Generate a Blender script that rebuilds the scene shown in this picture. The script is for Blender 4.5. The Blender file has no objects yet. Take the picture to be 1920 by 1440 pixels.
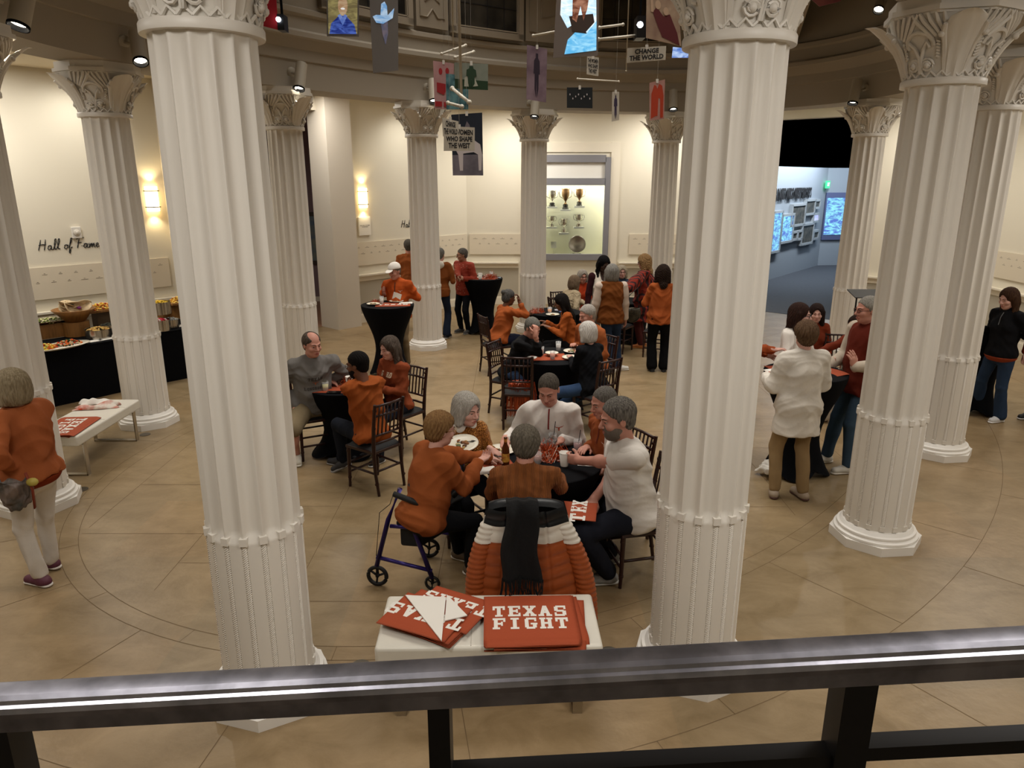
import bpy, math, random
import numpy as np
from mathutils import Vector, Matrix
from mathutils.bvhtree import BVHTree
PI = math.pi
RNG = random.Random(7)
sc = bpy.context.scene
COL = sc.collection

# ------------------------------------------------------------ camera
F_PX = 1365.35
PITCH, ROLL, CAM_H = math.radians(15.9308), math.radians(0.064), 2.945
cam_d = bpy.data.cameras.new('camera')
cam_d.sensor_fit = 'HORIZONTAL'; cam_d.sensor_width = 36.0
cam_d.lens = 36.0 * F_PX / 1920.0
cam_d.clip_start = 0.05; cam_d.clip_end = 200
cam = bpy.data.objects.new('camera', cam_d); COL.objects.link(cam)
cam.location = (0, 0, CAM_H)
cam.rotation_euler = (Matrix.Rotation(PI/2 - PITCH, 4, 'X') @ Matrix.Rotation(ROLL, 4, 'Z')).to_euler()
sc.camera = cam

# ------------------------------------------------------------ world, view
world = bpy.data.worlds.new('hall'); sc.world = world; world.use_nodes = True
world.node_tree.nodes['Background'].inputs[0].default_value = (1.0, 0.90, 0.76, 1)
world.node_tree.nodes['Background'].inputs[1].default_value = 0.06
sc.view_settings.view_transform = 'Standard'; sc.view_settings.look = 'None'
sc.view_settings.gamma = 1.0; sc.view_settings.use_curve_mapping = False
sc.view_settings.exposure = 0.15
try:
    sc.cycles.max_bounces = 8; sc.cycles.diffuse_bounces = 4; sc.cycles.glossy_bounces = 3
    sc.cycles.transmission_bounces = 4; sc.cycles.caustics_reflective = False; sc.cycles.caustics_refractive = False
    sc.cycles.sample_clamp_indirect = 4.0
except Exception: pass

def area_light(name, loc, rot, sx, sy, watts, col=(1, .86, .68), spread=180):
    d = bpy.data.lights.new(name, 'AREA'); d.shape = 'RECTANGLE'; d.size = sx; d.size_y = sy
    d.energy = watts; d.color = col; d.spread = math.radians(spread)
    o = bpy.data.objects.new(name, d); COL.objects.link(o); o.location = loc; o.rotation_euler = rot
    return o
def spot_light(name, loc, target, watts, ang=40, blend=.6, col=(1, .9, .76), r=.04):
    d = bpy.data.lights.new(name, 'SPOT'); d.energy = watts; d.spot_size = math.radians(ang); d.spot_blend = blend
    d.color = col; d.shadow_soft_size = r
    o = bpy.data.objects.new(name, d); COL.objects.link(o); o.location = loc
    o.rotation_euler = (Vector(target) - Vector(loc)).to_track_quat('-Z', 'Y').to_euler()
    return o
# evening hall: added unseen fills in drum and aisle, stronger near the balcony; soft wall washers
area_light('drum_fill', (.67, 9.1, 7.3), (0, 0, 0), 5, 7, 210, (1, .94, .86), 90)
for x, y, p in ((-5.4, 6.2, 40), (-5.2, 3.4, 40), (-1.6, 1.2, 62), (1.8, 1.3, 62), (4.4, 2.6, 60), (6.6, 6, 60), (7.2, 10, 55), (-3.6, 13.3, 48), (.2, 15.9, 62), (3.4, 16.1, 50), (6.4, 13.4, 40), (-6.4, 9.4, 52)):
    area_light('aisle_fill', (x, y, 4.36), (0, 0, 0), 1.1, 1.1, p, (1, .95, .88))
for x, y, tx, ty in ((-5.9, 11.0, -6.9, 11.0), (-7.0, 9.8, -8.0, 9.9), (-4.9, 12.2, -5.7, 12.4), (-1.8, 15.4, -2.4, 15.9), (-.2, 16.2, -.2, 17.3), (3.4, 16.2, 3.4, 17.3), (7.6, 12.4, 8.85, 12.4), (7.6, 10.4, 8.85, 10.4), (7.3, 13.9, 7.8, 14.4)):
    spot_light('wall_washer', (x, y, 4.34), (tx, ty, 2.0), 50, 125, 1.0, (1, .96, .88), .15)


# pixel of the 1920x1440 photograph -> ray; used only to read real positions off the floor, tables and walls
_cp, _sp = math.cos(PITCH), math.sin(PITCH)
_f = np.array([0, _cp, -_sp]); _u0 = np.array([0, _sp, _cp]); _r0 = np.array([1., 0, 0])
_rv = _r0*math.cos(ROLL) + _u0*math.sin(ROLL); _uv = -_r0*math.sin(ROLL) + _u0*math.cos(ROLL)
def ray(x, y): return _f + _rv*(x-960)/F_PX - _uv*(y-720)/F_PX
def fp(x, y, z=0.0):
    d = ray(x, y); t = (z-CAM_H)/d[2]; return Vector((d[0]*t, d[1]*t, z))
def at(x, y, Y):
    d = ray(x, y); t = Y/d[1]; return Vector((d[0]*t, Y, CAM_H+d[2]*t))

# ------------------------------------------------------------ materials
def srgb(h):
    if isinstance(h, str):
        h = h.lstrip('#'); h = ''.join(c+c for c in h) if len(h) == 3 else h; v = [int(h[i:i+2], 16)/255 for i in (0, 2, 4)]
        return tuple(c/12.92 if c <= .04045 else ((c+.055)/1.055)**2.4 for c in v)
    return tuple(h)
MATS = {}
def mat(name, col, rough=.6, metal=0., bump=0., bscale=40., var=0., vscale=6., stretch=None, emis=None, estr=0.,
        trans=0., ior=1.45, sheen=0., alpha=1., coat=0., kind='noise', col2=None, spec=.5):
    if name in MATS: return MATS[name]
    m = bpy.data.materials.new(name); m.use_nodes = True; nt = m.node_tree; N = nt.nodes; L = nt.links
    b = N['Principled BSDF']; c = srgb(col)
    b.inputs['Base Color'].default_value = (*c, 1); b.inputs['Roughness'].default_value = rough
    b.inputs['Metallic'].default_value = metal; b.inputs['IOR'].default_value = ior
    b.inputs['Transmission Weight'].default_value = trans; b.inputs['Alpha'].default_value = alpha
    b.inputs['Coat Weight'].default_value = coat; b.inputs['Specular IOR Level'].default_value = spec
    if sheen: b.inputs['Sheen Weight'].default_value = sheen
    if emis is not None:
        b.inputs['Emission Color'].default_value = (*srgb(emis), 1); b.inputs['Emission Strength'].default_value = estr
    if bump or var or col2:
        tc = N.new('ShaderNodeTexCoord'); mp = N.new('ShaderNodeMapping'); L.new(tc.outputs['Object'], mp.inputs[0])
        if stretch: mp.inputs['Scale'].default_value = stretch
    def tex(scale, k):
        if k == 'wave':
            t = N.new('ShaderNodeTexWave'); t.inputs['Scale'].default_value = scale; t.inputs['Distortion'].default_value = 2.0
            t.inputs['Detail'].default_value = 2
        elif k == 'voronoi':
            t = N.new('ShaderNodeTexVoronoi'); t.inputs['Scale'].default_value = scale
        else:
            t = N.new('ShaderNodeTexNoise'); t.inputs['Scale'].default_value = scale; t.inputs['Detail'].default_value = 4
        L.new(mp.outputs[0], t.inputs['Vector']); return t
    if var or col2:
        t = tex(vscale, kind); r = N.new('ShaderNodeValToRGB'); L.new(t.outputs[0], r.inputs[0])
        c2 = srgb(col2) if col2 else tuple(min(1, x*(1+var)) for x in c)
        c1 = c if col2 else tuple(x*(1-var) for x in c)
        r.color_ramp.elements[0].position = .35; r.color_ramp.elements[1].position = .65
        r.color_ramp.elements[0].color = (*c1, 1); r.color_ramp.elements[1].color = (*c2, 1)
        L.new(r.outputs[0], b.inputs['Base Color'])
    if bump:
        t = tex(bscale, kind); bn = N.new('ShaderNodeBump'); bn.inputs['Strength'].default_value = bump
        bn.inputs['Distance'].default_value = .01
        L.new(t.outputs[0], bn.inputs['Height']); L.new(bn.outputs[0], b.inputs['Normal'])
    MATS[name] = m; return m

# ------------------------------------------------------------ mesh kit
def link(name, me, parent=None):
    o = bpy.data.objects.new(name, me); COL.objects.link(o)
    if parent is not None: o.parent = parent
    return o
def meta(o, label=None, cat=None, group=None, kind=None):
    if label: o['label'] = label
    if cat: o['category'] = cat
    if group: o['group'] = group
    if kind: o['kind'] = kind
    return o
def empty(name, loc, rz, label, cat, group=None):
    o = bpy.data.objects.new(name, None); COL.objects.link(o); o.location = loc; o.rotation_euler = (0, 0, rz)
    o.empty_display_size = .05
    return meta(o, label, cat, group)
def copy_tree(o, parent=None):
    c = o.copy(); COL.objects.link(c)
    if parent is not None: c.parent = parent
    for ch in list(o.children): copy_tree(ch, c)
    return c
def basis(d, hint=(0, 0, 1)):
    d = np.asarray(d, float); d = d/np.linalg.norm(d); h = np.asarray(hint, float)
    if abs(d@h) > .95*np.linalg.norm(h): h = np.array([1., 0, 0])
    a = np.cross(h, d); a /= np.linalg.norm(a); return a, np.cross(d, a), d
class MB:
    def __init__(s): s.v = []; s.f = []; s.m = []; s.mats = []
    def mi(s, m):
        if m is None: return 0
        if m not in s.mats: s.mats.append(m)
        return s.mats.index(m)
    def add(s, v, f, m=None):
        k = len(s.v); s.v += [tuple(map(float, p)) for p in v]; s.f += [tuple(int(i)+k for i in q) for q in f]
        s.m += [s.mi(m)]*len(f); return s
    def box(s, c, size, rz=0, m=None, R=None):
        x, y, z = (q/2 for q in size)
        P = np.array([(i, j, k) for i in (-x, x) for j in (-y, y) for k in (-z, z)])
        if rz: P = P @ np.array([[math.cos(rz), math.sin(rz), 0], [-math.sin(rz), math.cos(rz), 0], [0, 0, 1]])
        if R is not None: P = P @ np.array(R).T
        return s.add(P+np.array(c), [(0, 1, 3, 2), (4, 6, 7, 5), (0, 4, 5, 1), (2, 3, 7, 6), (0, 2, 6, 4), (1, 5, 7, 3)], m)
    def bar(s, a, b, w, h, hint=(0, 0, 1), m=None):
        a, b = np.array(a, float), np.array(b, float); x, y, z = basis(b-a, hint)
        return s.box((a+b)/2, (w, h, np.linalg.norm(b-a)), m=m, R=np.array([x, y, z]).T)
    def tube(s, pts, r, seg=10, m=None, closed=False, flat=1.0, hint=(0, 0, 1)):
        pts = [np.array(p, float) for p in pts]; n = len(pts); V = []
        rs = r if hasattr(r, '__len__') else [r]*n
        ang = [2*PI*i/seg for i in range(seg)]
        for i, p in enumerate(pts):
            if closed: d = pts[(i+1) % n]-pts[i-1]
            else: d = pts[min(i+1, n-1)]-pts[max(i-1, 0)]
            x, y, _ = basis(d, hint)
            V += [p+rs[i]*(math.cos(t)*x+flat*math.sin(t)*y) for t in ang]
        Fc = []
        for i in range(n if closed else n-1):
            j = (i+1) % n
            for k in range(seg):
                l = (k+1) % seg; Fc.append((i*seg+k, i*seg+l, j*seg+l, j*seg+k))
        if not closed: Fc += [tuple(range(seg))[::-1], tuple((n-1)*seg+k for k in range(seg))]
        return s.add(V, Fc, m)
    def lathe(s, prof, c=(0, 0, 0), seg=32, m=None, R=None, sx=1., sy=1., a0=0., cap=True):
        V = []; Fc = []; n = len(prof)
        for r, z in prof:
            for i in range(seg):
                t = a0+2*PI*i/seg; V.append((r*math.cos(t)*sx, r*math.sin(t)*sy, z))
        for i in range(n-1):
            for k in range(seg):
                l = (k+1) % seg; Fc.append((i*seg+k, i*seg+l, (i+1)*seg+l, (i+1)*seg+k))
        if cap: Fc += [tuple(range(seg))[::-1], tuple((n-1)*seg+k for k in range(seg))]
        V = np.array(V)
        if R is not None: V = V @ np.array(R).T
        return s.add(V+np.array(c), Fc, m)
    def cyl(s, a, b, r, r2=None, seg=12, m=None):
        return s.tube([a, b], [r, r if r2 is None else r2], seg, m)
    def sph(s, c, r, seg=14, m=None, R=None):
        r = (r, r, r) if not hasattr(r, '__len__') else r
        n = max(5, seg//2); prof = [(max(1e-4, math.sin(PI*i/n)), -math.cos(PI*i/n)) for i in range(n+1)]
        V = []; Fc = []
        for q, z in prof:
            for i in range(seg):
                t = 2*PI*i/seg; V.append((q*math.cos(t)*r[0], q*math.sin(t)*r[1], z*r[2]))
        for i in range(n):
            for k in range(seg):
                l = (k+1) % seg; Fc.append((i*seg+k, i*seg+l, (i+1)*seg+l, (i+1)*seg+k))
        V = np.array(V)
        if R is not None: V = V @ np.array(R).T
        return s.add(V+np.array(c), Fc, m)
    def prism(s, poly, z0, z1, m=None, T=None):
        n = len(poly); V = [(p[0], p[1], z0) for p in poly]+[(p[0], p[1], z1) for p in poly]
        if T is not None: V = [T(*p) for p in V]
        return s.add(V, [tuple(range(n))[::-1], tuple(range(n, 2*n))]+[(i, (i+1) % n, n+(i+1) % n, n+i) for i in range(n)], m)
    def grid(s, fn, nu, nv, m=None, wrap=False):
        V = [fn(i/nu, j/nv) for i in range(nu+(0 if wrap else 1)) for j in range(nv+1)]; Fc = []; w = nv+1
        for i in range(nu):
            i2 = (i+1) % nu if wrap else i+1
            for j in range(nv): Fc.append((i*w+j, i2*w+j, i2*w+j+1, i*w+j+1))
        return s.add(V, Fc, m)
    def mesh(s, name, m=None, smooth=False, ang=None):
        me = bpy.data.meshes.new(name); me.from_pydata(s.v, [], s.f)
        for q in (s.mats or [m]): me.materials.append(q)
        if s.mats: me.polygons.foreach_set('material_index', s.m)
        if smooth or ang:
            me.polygons.foreach_set('use_smooth', [True]*len(me.polygons))
            if ang: me.set_sharp_from_angle(angle=math.radians(ang))
        me.update(); return me
    def build(s, name, m=None, parent=None, smooth=False, ang=None, **kw):
        o = link(name, s.mesh(name, m, smooth, ang), parent); return meta(o, **kw) if kw else o
def bevel(o, w, seg=2):
    md = o.modifiers.new('bevel', 'BEVEL'); md.width = w; md.segments = seg; md.limit_method = 'ANGLE'; return o

_tc = {}
def text2d(txt, bold=0., xs=1., shear=0., line=1.0):
    """outline of a piece of writing as flat triangles, height 1 for capitals, centred"""
    key = (txt, bold, xs, shear, line)
    if key in _tc: return _tc[key]
    cu = bpy.data.curves.new('t', 'FONT'); cu.body = txt; cu.size = 1.0; cu.offset = bold; cu.align_x = 'CENTER'; cu.align_y = 'CENTER'
    cu.shear = shear; cu.space_line = line; cu.resolution_u = 2
    o = bpy.data.objects.new('t', cu); COL.objects.link(o)
    bpy.context.view_layer.update()
    me = bpy.data.meshes.new_from_object(o.evaluated_get(bpy.context.evaluated_depsgraph_get()))
    v = [(p.co.x*xs, p.co.y) for p in me.vertices]; f = [tuple(q.vertices) for q in me.polygons]
    bpy.data.objects.remove(o); bpy.data.curves.remove(cu); bpy.data.meshes.remove(me)
    _tc[key] = (v, f); return v, f
# slab-serif block capitals for the towels, on a 6 x 8 cell
def _r(x0, y0, x1, y1): return [(x0, y0), (x1, y0), (x1, y1), (x0, y1)]
_tl = _r(0, 6.6, 6, 8); 
SLAB = {
 'T': [_r(0, 6.5, 6, 8), _r(0, 5, 1.1, 6.6), _r(4.9, 5, 6, 6.6), _r(2.1, 0, 3.9, 7), _r(1.2, 0, 4.8, 1.3)],
 'E': [_r(.6, 0, 2.4, 8), _r(0, 0, 6, 1.4), _r(0, 6.6, 6, 8), _r(2.3, 3.3, 4.6, 4.7), _r(3.9, 2.5, 4.8, 5.5), _r(5, 0, 6, 2.6), _r(5, 5.4, 6, 8)],
 'X': [[(.4, 1.2), (2.3, 1.2), (5.6, 6.8), (3.7, 6.8)], [(3.7, 1.2), (5.6, 1.2), (2.3, 6.8), (.4, 6.8)], _r(-.2, 0, 2.7, 1.3), _r(3.3, 0, 6.2, 1.3), _r(-.2, 6.7, 2.7, 8), _r(3.3, 6.7, 6.2, 8)],
 'A': [[(.5, 1), (2.2, 1), (3.9, 8), (2.1, 8)], [(3.8, 1), (5.5, 1), (3.9, 8), (2.2, 8)], _r(1.4, 2.3, 4.6, 3.6), _r(-.3, 0, 2.5, 1.3), _r(3.5, 0, 6.3, 1.3)],
 'S': [_r(.2, 0, 1.2, 2.8), _r(4.8, 5.2, 5.8, 8), _r(.9, 0, 5, 1.4), _r(1, 6.6, 5.1, 8), _r(.2, 3.9, 2, 7.2), _r(4, .8, 5.8, 4.1), _r(1.2, 3.3, 4.8, 4.7)],
 'F': [_r(.6, 0, 2.4, 8), _r(0, 0, 3.4, 1.3), _r(0, 6.6, 6, 8), _r(2.3, 3.2, 4.6, 4.6), _r(3.9, 2.4, 4.8, 5.4), _r(5, 5.2, 6, 8)],
 'I': [_r(2.1, 0, 3.9, 8), _r(1, 0, 5, 1.3), _r(1, 6.7, 5, 8)],
 'G': [_r(.3, 1, 2.1, 7), _r(1, 0, 5, 1.4), _r(1, 6.6, 5, 8), _r(4.8, 5.3, 5.8, 8), _r(4, .8, 5.8, 4), _r(3, 3, 6.2, 4.2)],
 'H': [_r(.5, 0, 2.2, 8), _r(3.8, 0, 5.5, 8), _r(2, 3.3, 4, 4.7), _r(-.1, 0, 2.8, 1.3), _r(3.2, 0, 6.1, 1.3), _r(-.1, 6.7, 2.8, 8), _r(3.2, 6.7, 6.1, 8)],
 'C': [_r(.3, 1, 2.1, 7), _r(1, 0, 5, 1.4), _r(1, 6.6, 5, 8), _r(4.8, 5.3, 5.8, 8), _r(4.2, .8, 5.8, 2.6)],
 'L': [_r(.8, 0, 2.6, 8), _r(0, 0, 5.8, 1.4), _r(0, 6.7, 3.4, 8), _r(4.8, 0, 5.8, 3)],
 'O': [_r(.3, 1, 2.1, 7), _r(3.9, 1, 5.7, 7), _r(1, 0, 5, 1.4), _r(1, 6.6, 5, 8)],
 'N': [_r(.5, 0, 1.8, 8), _r(4.2, 0, 5.5, 8), [(.6, 8), (2.2, 8), (5.4, 0), (3.8, 0)], _r(-.2, 0, 2.4, 1.1), _r(3.6, 6.9, 6.2, 8), _r(-.2, 6.9, 1, 8)],
 'R': [_r(.5, 0, 2.1, 8), _r(0, 0, 2.8, 1.2), _r(0, 6.7, 5, 8), _r(4, 4.2, 5.6, 7.4), _r(2, 3.5, 5, 4.7), [(2.6, 3.6), (4.2, 3.6), (6.2, 0), (4.5, 0)]],
}
def slab(txt, h=1.0, w=1.0):
    """polygons of a line of block capitals centred on 0, height h, letter width w*0.75h"""
    n = len(txt); cw = h/8*w; adv = 7.4*cw; x = -(n*adv-1.4*cw)/2; out = []
    for ch in txt:
        for pl in SLAB.get(ch, []): out.append([(x+p[0]*cw, (p[1]-4)*h/8) for p in pl])
        x += adv
    return out
# the long-horned steer's head printed on shirts
_hl = [(0, -.30), (.055, -.28), (.075, -.18), (.07, -.08), (.10, .02), (.15, .045), (.24, .03), (.34, .06), (.42, .13), (.50, .25),
       (.40, .165), (.30, .12), (.20, .115), (.10, .10), (.04, .085), (0, .08)]
HORN = [[p for p in _hl]+[(-x, y) for x, y in _hl[::-1][1:-1]]]
# ------------------------------------------------------------ people: blended round-cone surfaces
def rotx(a): c, s = math.cos(a), math.sin(a); return np.array([[1, 0, 0], [0, c, -s], [0, s, c]])
def roty(a): c, s = math.cos(a), math.sin(a); return np.array([[c, 0, s], [0, 1, 0], [-s, 0, c]])
def rotz(a): c, s = math.cos(a), math.sin(a); return np.array([[c, -s, 0], [s, c, 0], [0, 0, 1]])
V3 = lambda *a: np.array(a, float)
class Blob:
    def __init__(s, h=.01): s.p = []; s.h = h
    def cone(s, a, b, ra, rb=None, k=.02, n=None, q=1., op='u'):
        rb = ra if rb is None else rb; a, b = V3(*a), V3(*b); s.p.append(('c', a, b, ra, rb, n, q, k, op)); return s
    def ell(s, c, r, R=None, k=.02, op='u'):
        s.p.append(('e', V3(*c), V3(*r), np.eye(3) if R is None else R, k, op)); return s
    def cut(s, c, n, k=.004):  # keep the side n points to
        s.p.append(('p', V3(*c), V3(*n)/np.linalg.norm(n), k)); return s
    def bounds(s):
        lo, hi = V3(9, 9, 9)*9, -V3(9, 9, 9)*9
        for p in s.p:
            if p[0] == 'c' and p[8] == 'u':
                r = max(p[3], p[4]); lo = np.minimum(lo, np.minimum(p[1], p[2])-r); hi = np.maximum(hi, np.maximum(p[1], p[2])+r)
            elif p[0] == 'e' and p[5] == 'u':
                e = np.sqrt(((p[3]*p[2])**2).sum(1)); lo = np.minimum(lo, p[1]-e); hi = np.maximum(hi, p[1]+e)
        return lo-2.5*s.h, hi+2.5*s.h
    def field(s, lo, hi):
        h = s.h; n = np.maximum(3, np.ceil((hi-lo)/h).astype(int)+1)
        ax = [(lo[i]+h*np.arange(n[i])).astype(np.float32) for i in range(3)]
        D = np.full(n, 1., np.float32)
        for p in s.p:
            if p[0] == 'p':
                X, Y, Z = ax[0][:, None, None], ax[1][None, :, None], ax[2][None, None, :]
                d = -((X-p[1][0])*p[2][0]+(Y-p[1][1])*p[2][1]+(Z-p[1][2])*p[2][2]); k = p[3]
                hh = np.clip(.5+.5*(D-d)/k, 0, 1); D = d+(D-d)*hh+k*hh*(1-hh); continue
            if p[0] == 'c':
                _, a, b, ra, rb, nn, q, k, op = p; r = max(ra, rb)
                blo, bhi = np.minimum(a, b)-r, np.maximum(a, b)+r
            else:
                _, c, rr, R, k, op = p; e = np.sqrt(((R*rr)**2).sum(1)); blo, bhi = c-e, c+e
            m = max(k, .01)*1.2+2*h
            i0 = np.clip(np.floor((blo-m-lo)/h).astype(int), 0, n); i1 = np.clip(np.ceil((bhi+m-lo)/h).astype(int)+1, 0, n)
            if np.any(i1 <= i0): continue
            sl = tuple(slice(i0[i], i1[i]) for i in range(3))
            X, Y, Z = ax[0][sl[0]][:, None, None], ax[1][sl[1]][None, :, None], ax[2][sl[2]][None, None, :]
            if p[0] == 'c':
                px, py, pz = X-a[0], Y-a[1], Z-a[2]; ba = b-a
                if nn is not None:
                    g = (1/q-1)*(px*nn[0]+py*nn[1]+pz*nn[2]); px, py, pz = px+g*nn[0], py+g*nn[1], pz+g*nn[2]
                    ba = ba+(1/q-1)*(ba@nn)*nn
                L2 = ba@ba+1e-9; t = np.clip((px*ba[0]+py*ba[1]+pz*ba[2])/L2, 0, 1)
                d = np.sqrt((px-t*ba[0])**2+(py-t*ba[1])**2+(pz-t*ba[2])**2)-(ra+(rb-ra)*t)
                if nn is not None: d = d*(.5+.5*q)
            else:
                qx, qy, qz = X-c[0], Y-c[1], Z-c[2]
                lx = (qx*R[0, 0]+qy*R[1, 0]+qz*R[2, 0])/rr[0]; ly = (qx*R[0, 1]+qy*R[1, 1]+qz*R[2, 1])/rr[1]; lz = (qx*R[0, 2]+qy*R[1, 2]+qz*R[2, 2])/rr[2]
                k0 = np.sqrt(lx*lx+ly*ly+lz*lz)+1e-6; k1 = np.sqrt((lx/rr[0])**2+(ly/rr[1])**2+(lz/rr[2])**2)+1e-6
                d = k0*(k0-1)/k1
            d = d.astype(np.float32); A = D[sl]
            if op == 'u':
                hh = np.clip(.5+.5*(A-d)/k, 0, 1); D[sl] = A+(d-A)*hh-k*hh*(1-hh)
            else:
                d = -d; hh = np.clip(.5+.5*(d-A)/k, 0, 1); D[sl] = A+(d-A)*hh+k*hh*(1-hh)
        return D
    def mesh(s):
        lo, hi = s.bounds(); D = s.field(lo, hi); return snet(D, lo, s.h)
def snet(D, lo, h):
    D[0] = np.maximum(D[0], h); D[-1] = np.maximum(D[-1], h); D[:, 0] = np.maximum(D[:, 0], h); D[:, -1] = np.maximum(D[:, -1], h)
    D[:, :, 0] = np.maximum(D[:, :, 0], h); D[:, :, -1] = np.maximum(D[:, :, -1], h)
    S = D < 0; n = D.shape; c = np.zeros((n[0]-1, n[1]-1, n[2]-1), np.int8)
    offs = [(i, j, k) for i in (0, 1) for j in (0, 1) for k in (0, 1)]
    for i, j, k in offs: c += S[i:n[0]-1+i, j:n[1]-1+j, k:n[2]-1+k]
    I = np.argwhere((c > 0) & (c < 8)); idx = np.full(c.shape, -1, np.int32); idx[I[:, 0], I[:, 1], I[:, 2]] = np.arange(len(I))
    val = np.array([D[I[:, 0]+i, I[:, 1]+j, I[:, 2]+k] for i, j, k in offs]); P = np.zeros((len(I), 3)); W = np.zeros(len(I))
    for a in range(8):
        for b in range(a+1, 8):
            oa, ob = np.array(offs[a]), np.array(offs[b])
            if abs(oa-ob).sum() != 1: continue
            va, vb = val[a], val[b]; m = (va < 0) != (vb < 0); t = np.where(m, va/(va-vb+1e-12), 0)
            P += m[:, None]*(oa+(ob-oa)*t[:, None]); W += m
    V = lo+h*(I+P/np.maximum(W, 1)[:, None]); Fc = []
    for ax in range(3):
        o1, o2 = [(1, 2), (2, 0), (0, 1)][ax]
        sl0 = [slice(None)]*3; sl1 = [slice(None)]*3; sl0[ax] = slice(0, -1); sl1[ax] = slice(1, None)
        ch = S[tuple(sl0)] != S[tuple(sl1)]; E = np.argwhere(ch)
        E = E[(E[:, o1] > 0) & (E[:, o2] > 0) & (E[:, o1] < n[o1]-1) & (E[:, o2] < n[o2]-1)]
        ins = S[E[:, 0], E[:, 1], E[:, 2]]
        u = np.zeros(3, int); u[o1] = 1; w = np.zeros(3, int); w[o2] = 1
        g = lambda Q: idx[Q[:, 0], Q[:, 1], Q[:, 2]]
        q = np.stack([g(E-u-w), g(E-w), g(E), g(E-u)], 1); q[~ins] = q[~ins][:, ::-1]; Fc.append(q)
    Fc = np.concatenate(Fc) if Fc else np.zeros((0, 4), int)
    return V, Fc[(Fc >= 0).all(1)]
def np_mesh(name, parts, mats, smooth=True):
    """parts: list of (verts, quads, material index)"""
    V = np.concatenate([p[0] for p in parts]); off = 0; Q = []; M = []
    for v, f, m in parts: Q.append(f+off); off += len(v); M.append(np.full(len(f), m))
    Q = np.concatenate(Q); me = bpy.data.meshes.new(name)
    me.vertices.add(len(V)); me.vertices.foreach_set('co', V.astype(np.float32).ravel())
    me.loops.add(len(Q)*4); me.loops.foreach_set('vertex_index', Q.astype(np.int32).ravel())
    me.polygons.add(len(Q)); me.polygons.foreach_set('loop_start', np.arange(0, len(Q)*4, 4, dtype=np.int32))
    me.polygons.foreach_set('material_index', np.concatenate(M).astype(np.int32))
    me.polygons.foreach_set('use_smooth', np.ones(len(Q), bool))
    for m in mats: me.materials.append(m)
    me.update(calc_edges=True); me.validate(); return me
def vnormals(V, Q):
    N = np.zeros_like(V); fn = np.cross(V[Q[:, 2]]-V[Q[:, 0]], V[Q[:, 3]]-V[Q[:, 1]])
    for i in range(4): np.add.at(N, Q[:, i], fn)
    return N/np.maximum(np.linalg.norm(N, axis=1), 1e-9)[:, None]
def folds(V, Q, amp, seed, freq=9., zs=1.):
    r = np.random.RandomState(seed); W = V*V3(1, 1, zs)
    w = W+.05*np.sin(W[:, [1, 2, 0]]*13+r.rand(3)*6)
    d = 0
    for i in range(5):
        k = r.randn(3); k /= np.linalg.norm(k); f = freq*(1.4**i)
        d = d+(1-2*np.abs(np.sin(w@k*f+r.rand()*6)))*(.75**i)
    return V+vnormals(V, Q)*(d*amp/2)[:, None]
def ik(a, t, l1, l2, pole):
    a, t, pole = V3(*a), V3(*t), V3(*pole); d = t-a; L = np.linalg.norm(d); L2 = min(L, (l1+l2)*.998)
    d = d/L; t = a+d*L2; x = (l1*l1-l2*l2+L2*L2)/(2*L2); y = math.sqrt(max(l1*l1-x*x, 0))
    p = pole-(pole@d)*d; p /= max(np.linalg.norm(p), 1e-6)
    return a+d*x+p*y, t
SKIN = {'fair': '#c8998a', 'pink': '#bd8674', 'tan': '#a57860', 'brown': '#6e4530', 'dark': '#3a241b'}
def skin_mat(t): return mat('skin_'+t, SKIN[t], .55, bump=.05, bscale=60, var=.06, vscale=9)
def cloth(name, col, rough=.9, var=.07, bump=.25, bs=30, sheen=.0, **k):
    return mat(name, col, rough, spec=.15, bump=bump, bscale=bs, var=var, vscale=5, sheen=sheen, **k)
def hair_mat(name, col, col2=None): return mat('hair_'+name, col, .75, spec=.15, bump=.9, bscale=45, col2=col2 or col, var=.3, vscale=34, stretch=(3, 3, .4))

def hand_prims(b, W, d, nrm, side, curl, s, spread=.15):
    d = d/np.linalg.norm(d); nrm = nrm-(nrm@d)*d; nrm /= np.linalg.norm(nrm)+1e-9; ac = np.cross(d, nrm)*side
    # ac points to the thumb side
    R = np.array([ac, d, nrm]).T
    b.cone(W-d*.03*s, W+d*.02*s, .026*s, .027*s, .01)
    b.ell(W+d*.048*s, (.040*s, .052*s, .017*s), R, .012)
    for i, (o, L) in enumerate(((.028, .073), (.010, .082), (-.009, .076), (-.027, .060))):
        p = W+d*.082*s+ac*o*s; a = 0; dd = d+ac*o*spread*12; dd = dd/np.linalg.norm(dd)
        for j, fr in enumerate((.45, .31, .26)):
            a += curl*(.8 if j == 0 else 1.0)+.05*i
            q = p+L*fr*s*(dd*math.cos(a)+nrm*math.sin(a)); b.cone(p, q, (.0095-.001*j)*s, (.0088-.001*j)*s, .003); p = q
    p = W+d*.022*s+ac*.026*s+nrm*.006*s; t1 = d*.62+ac*.62+nrm*(.25+.3*curl); t1 /= np.linalg.norm(t1); q = p+t1*.042*s
    b.cone(p, q, .014*s, .011*s, .008); t2 = d*.9+ac*.15+nrm*(.25+.4*curl); t2 /= np.linalg.norm(t2); b.cone(q, q+t2*.032*s, .0105*s, .0085*s, .003)

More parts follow.
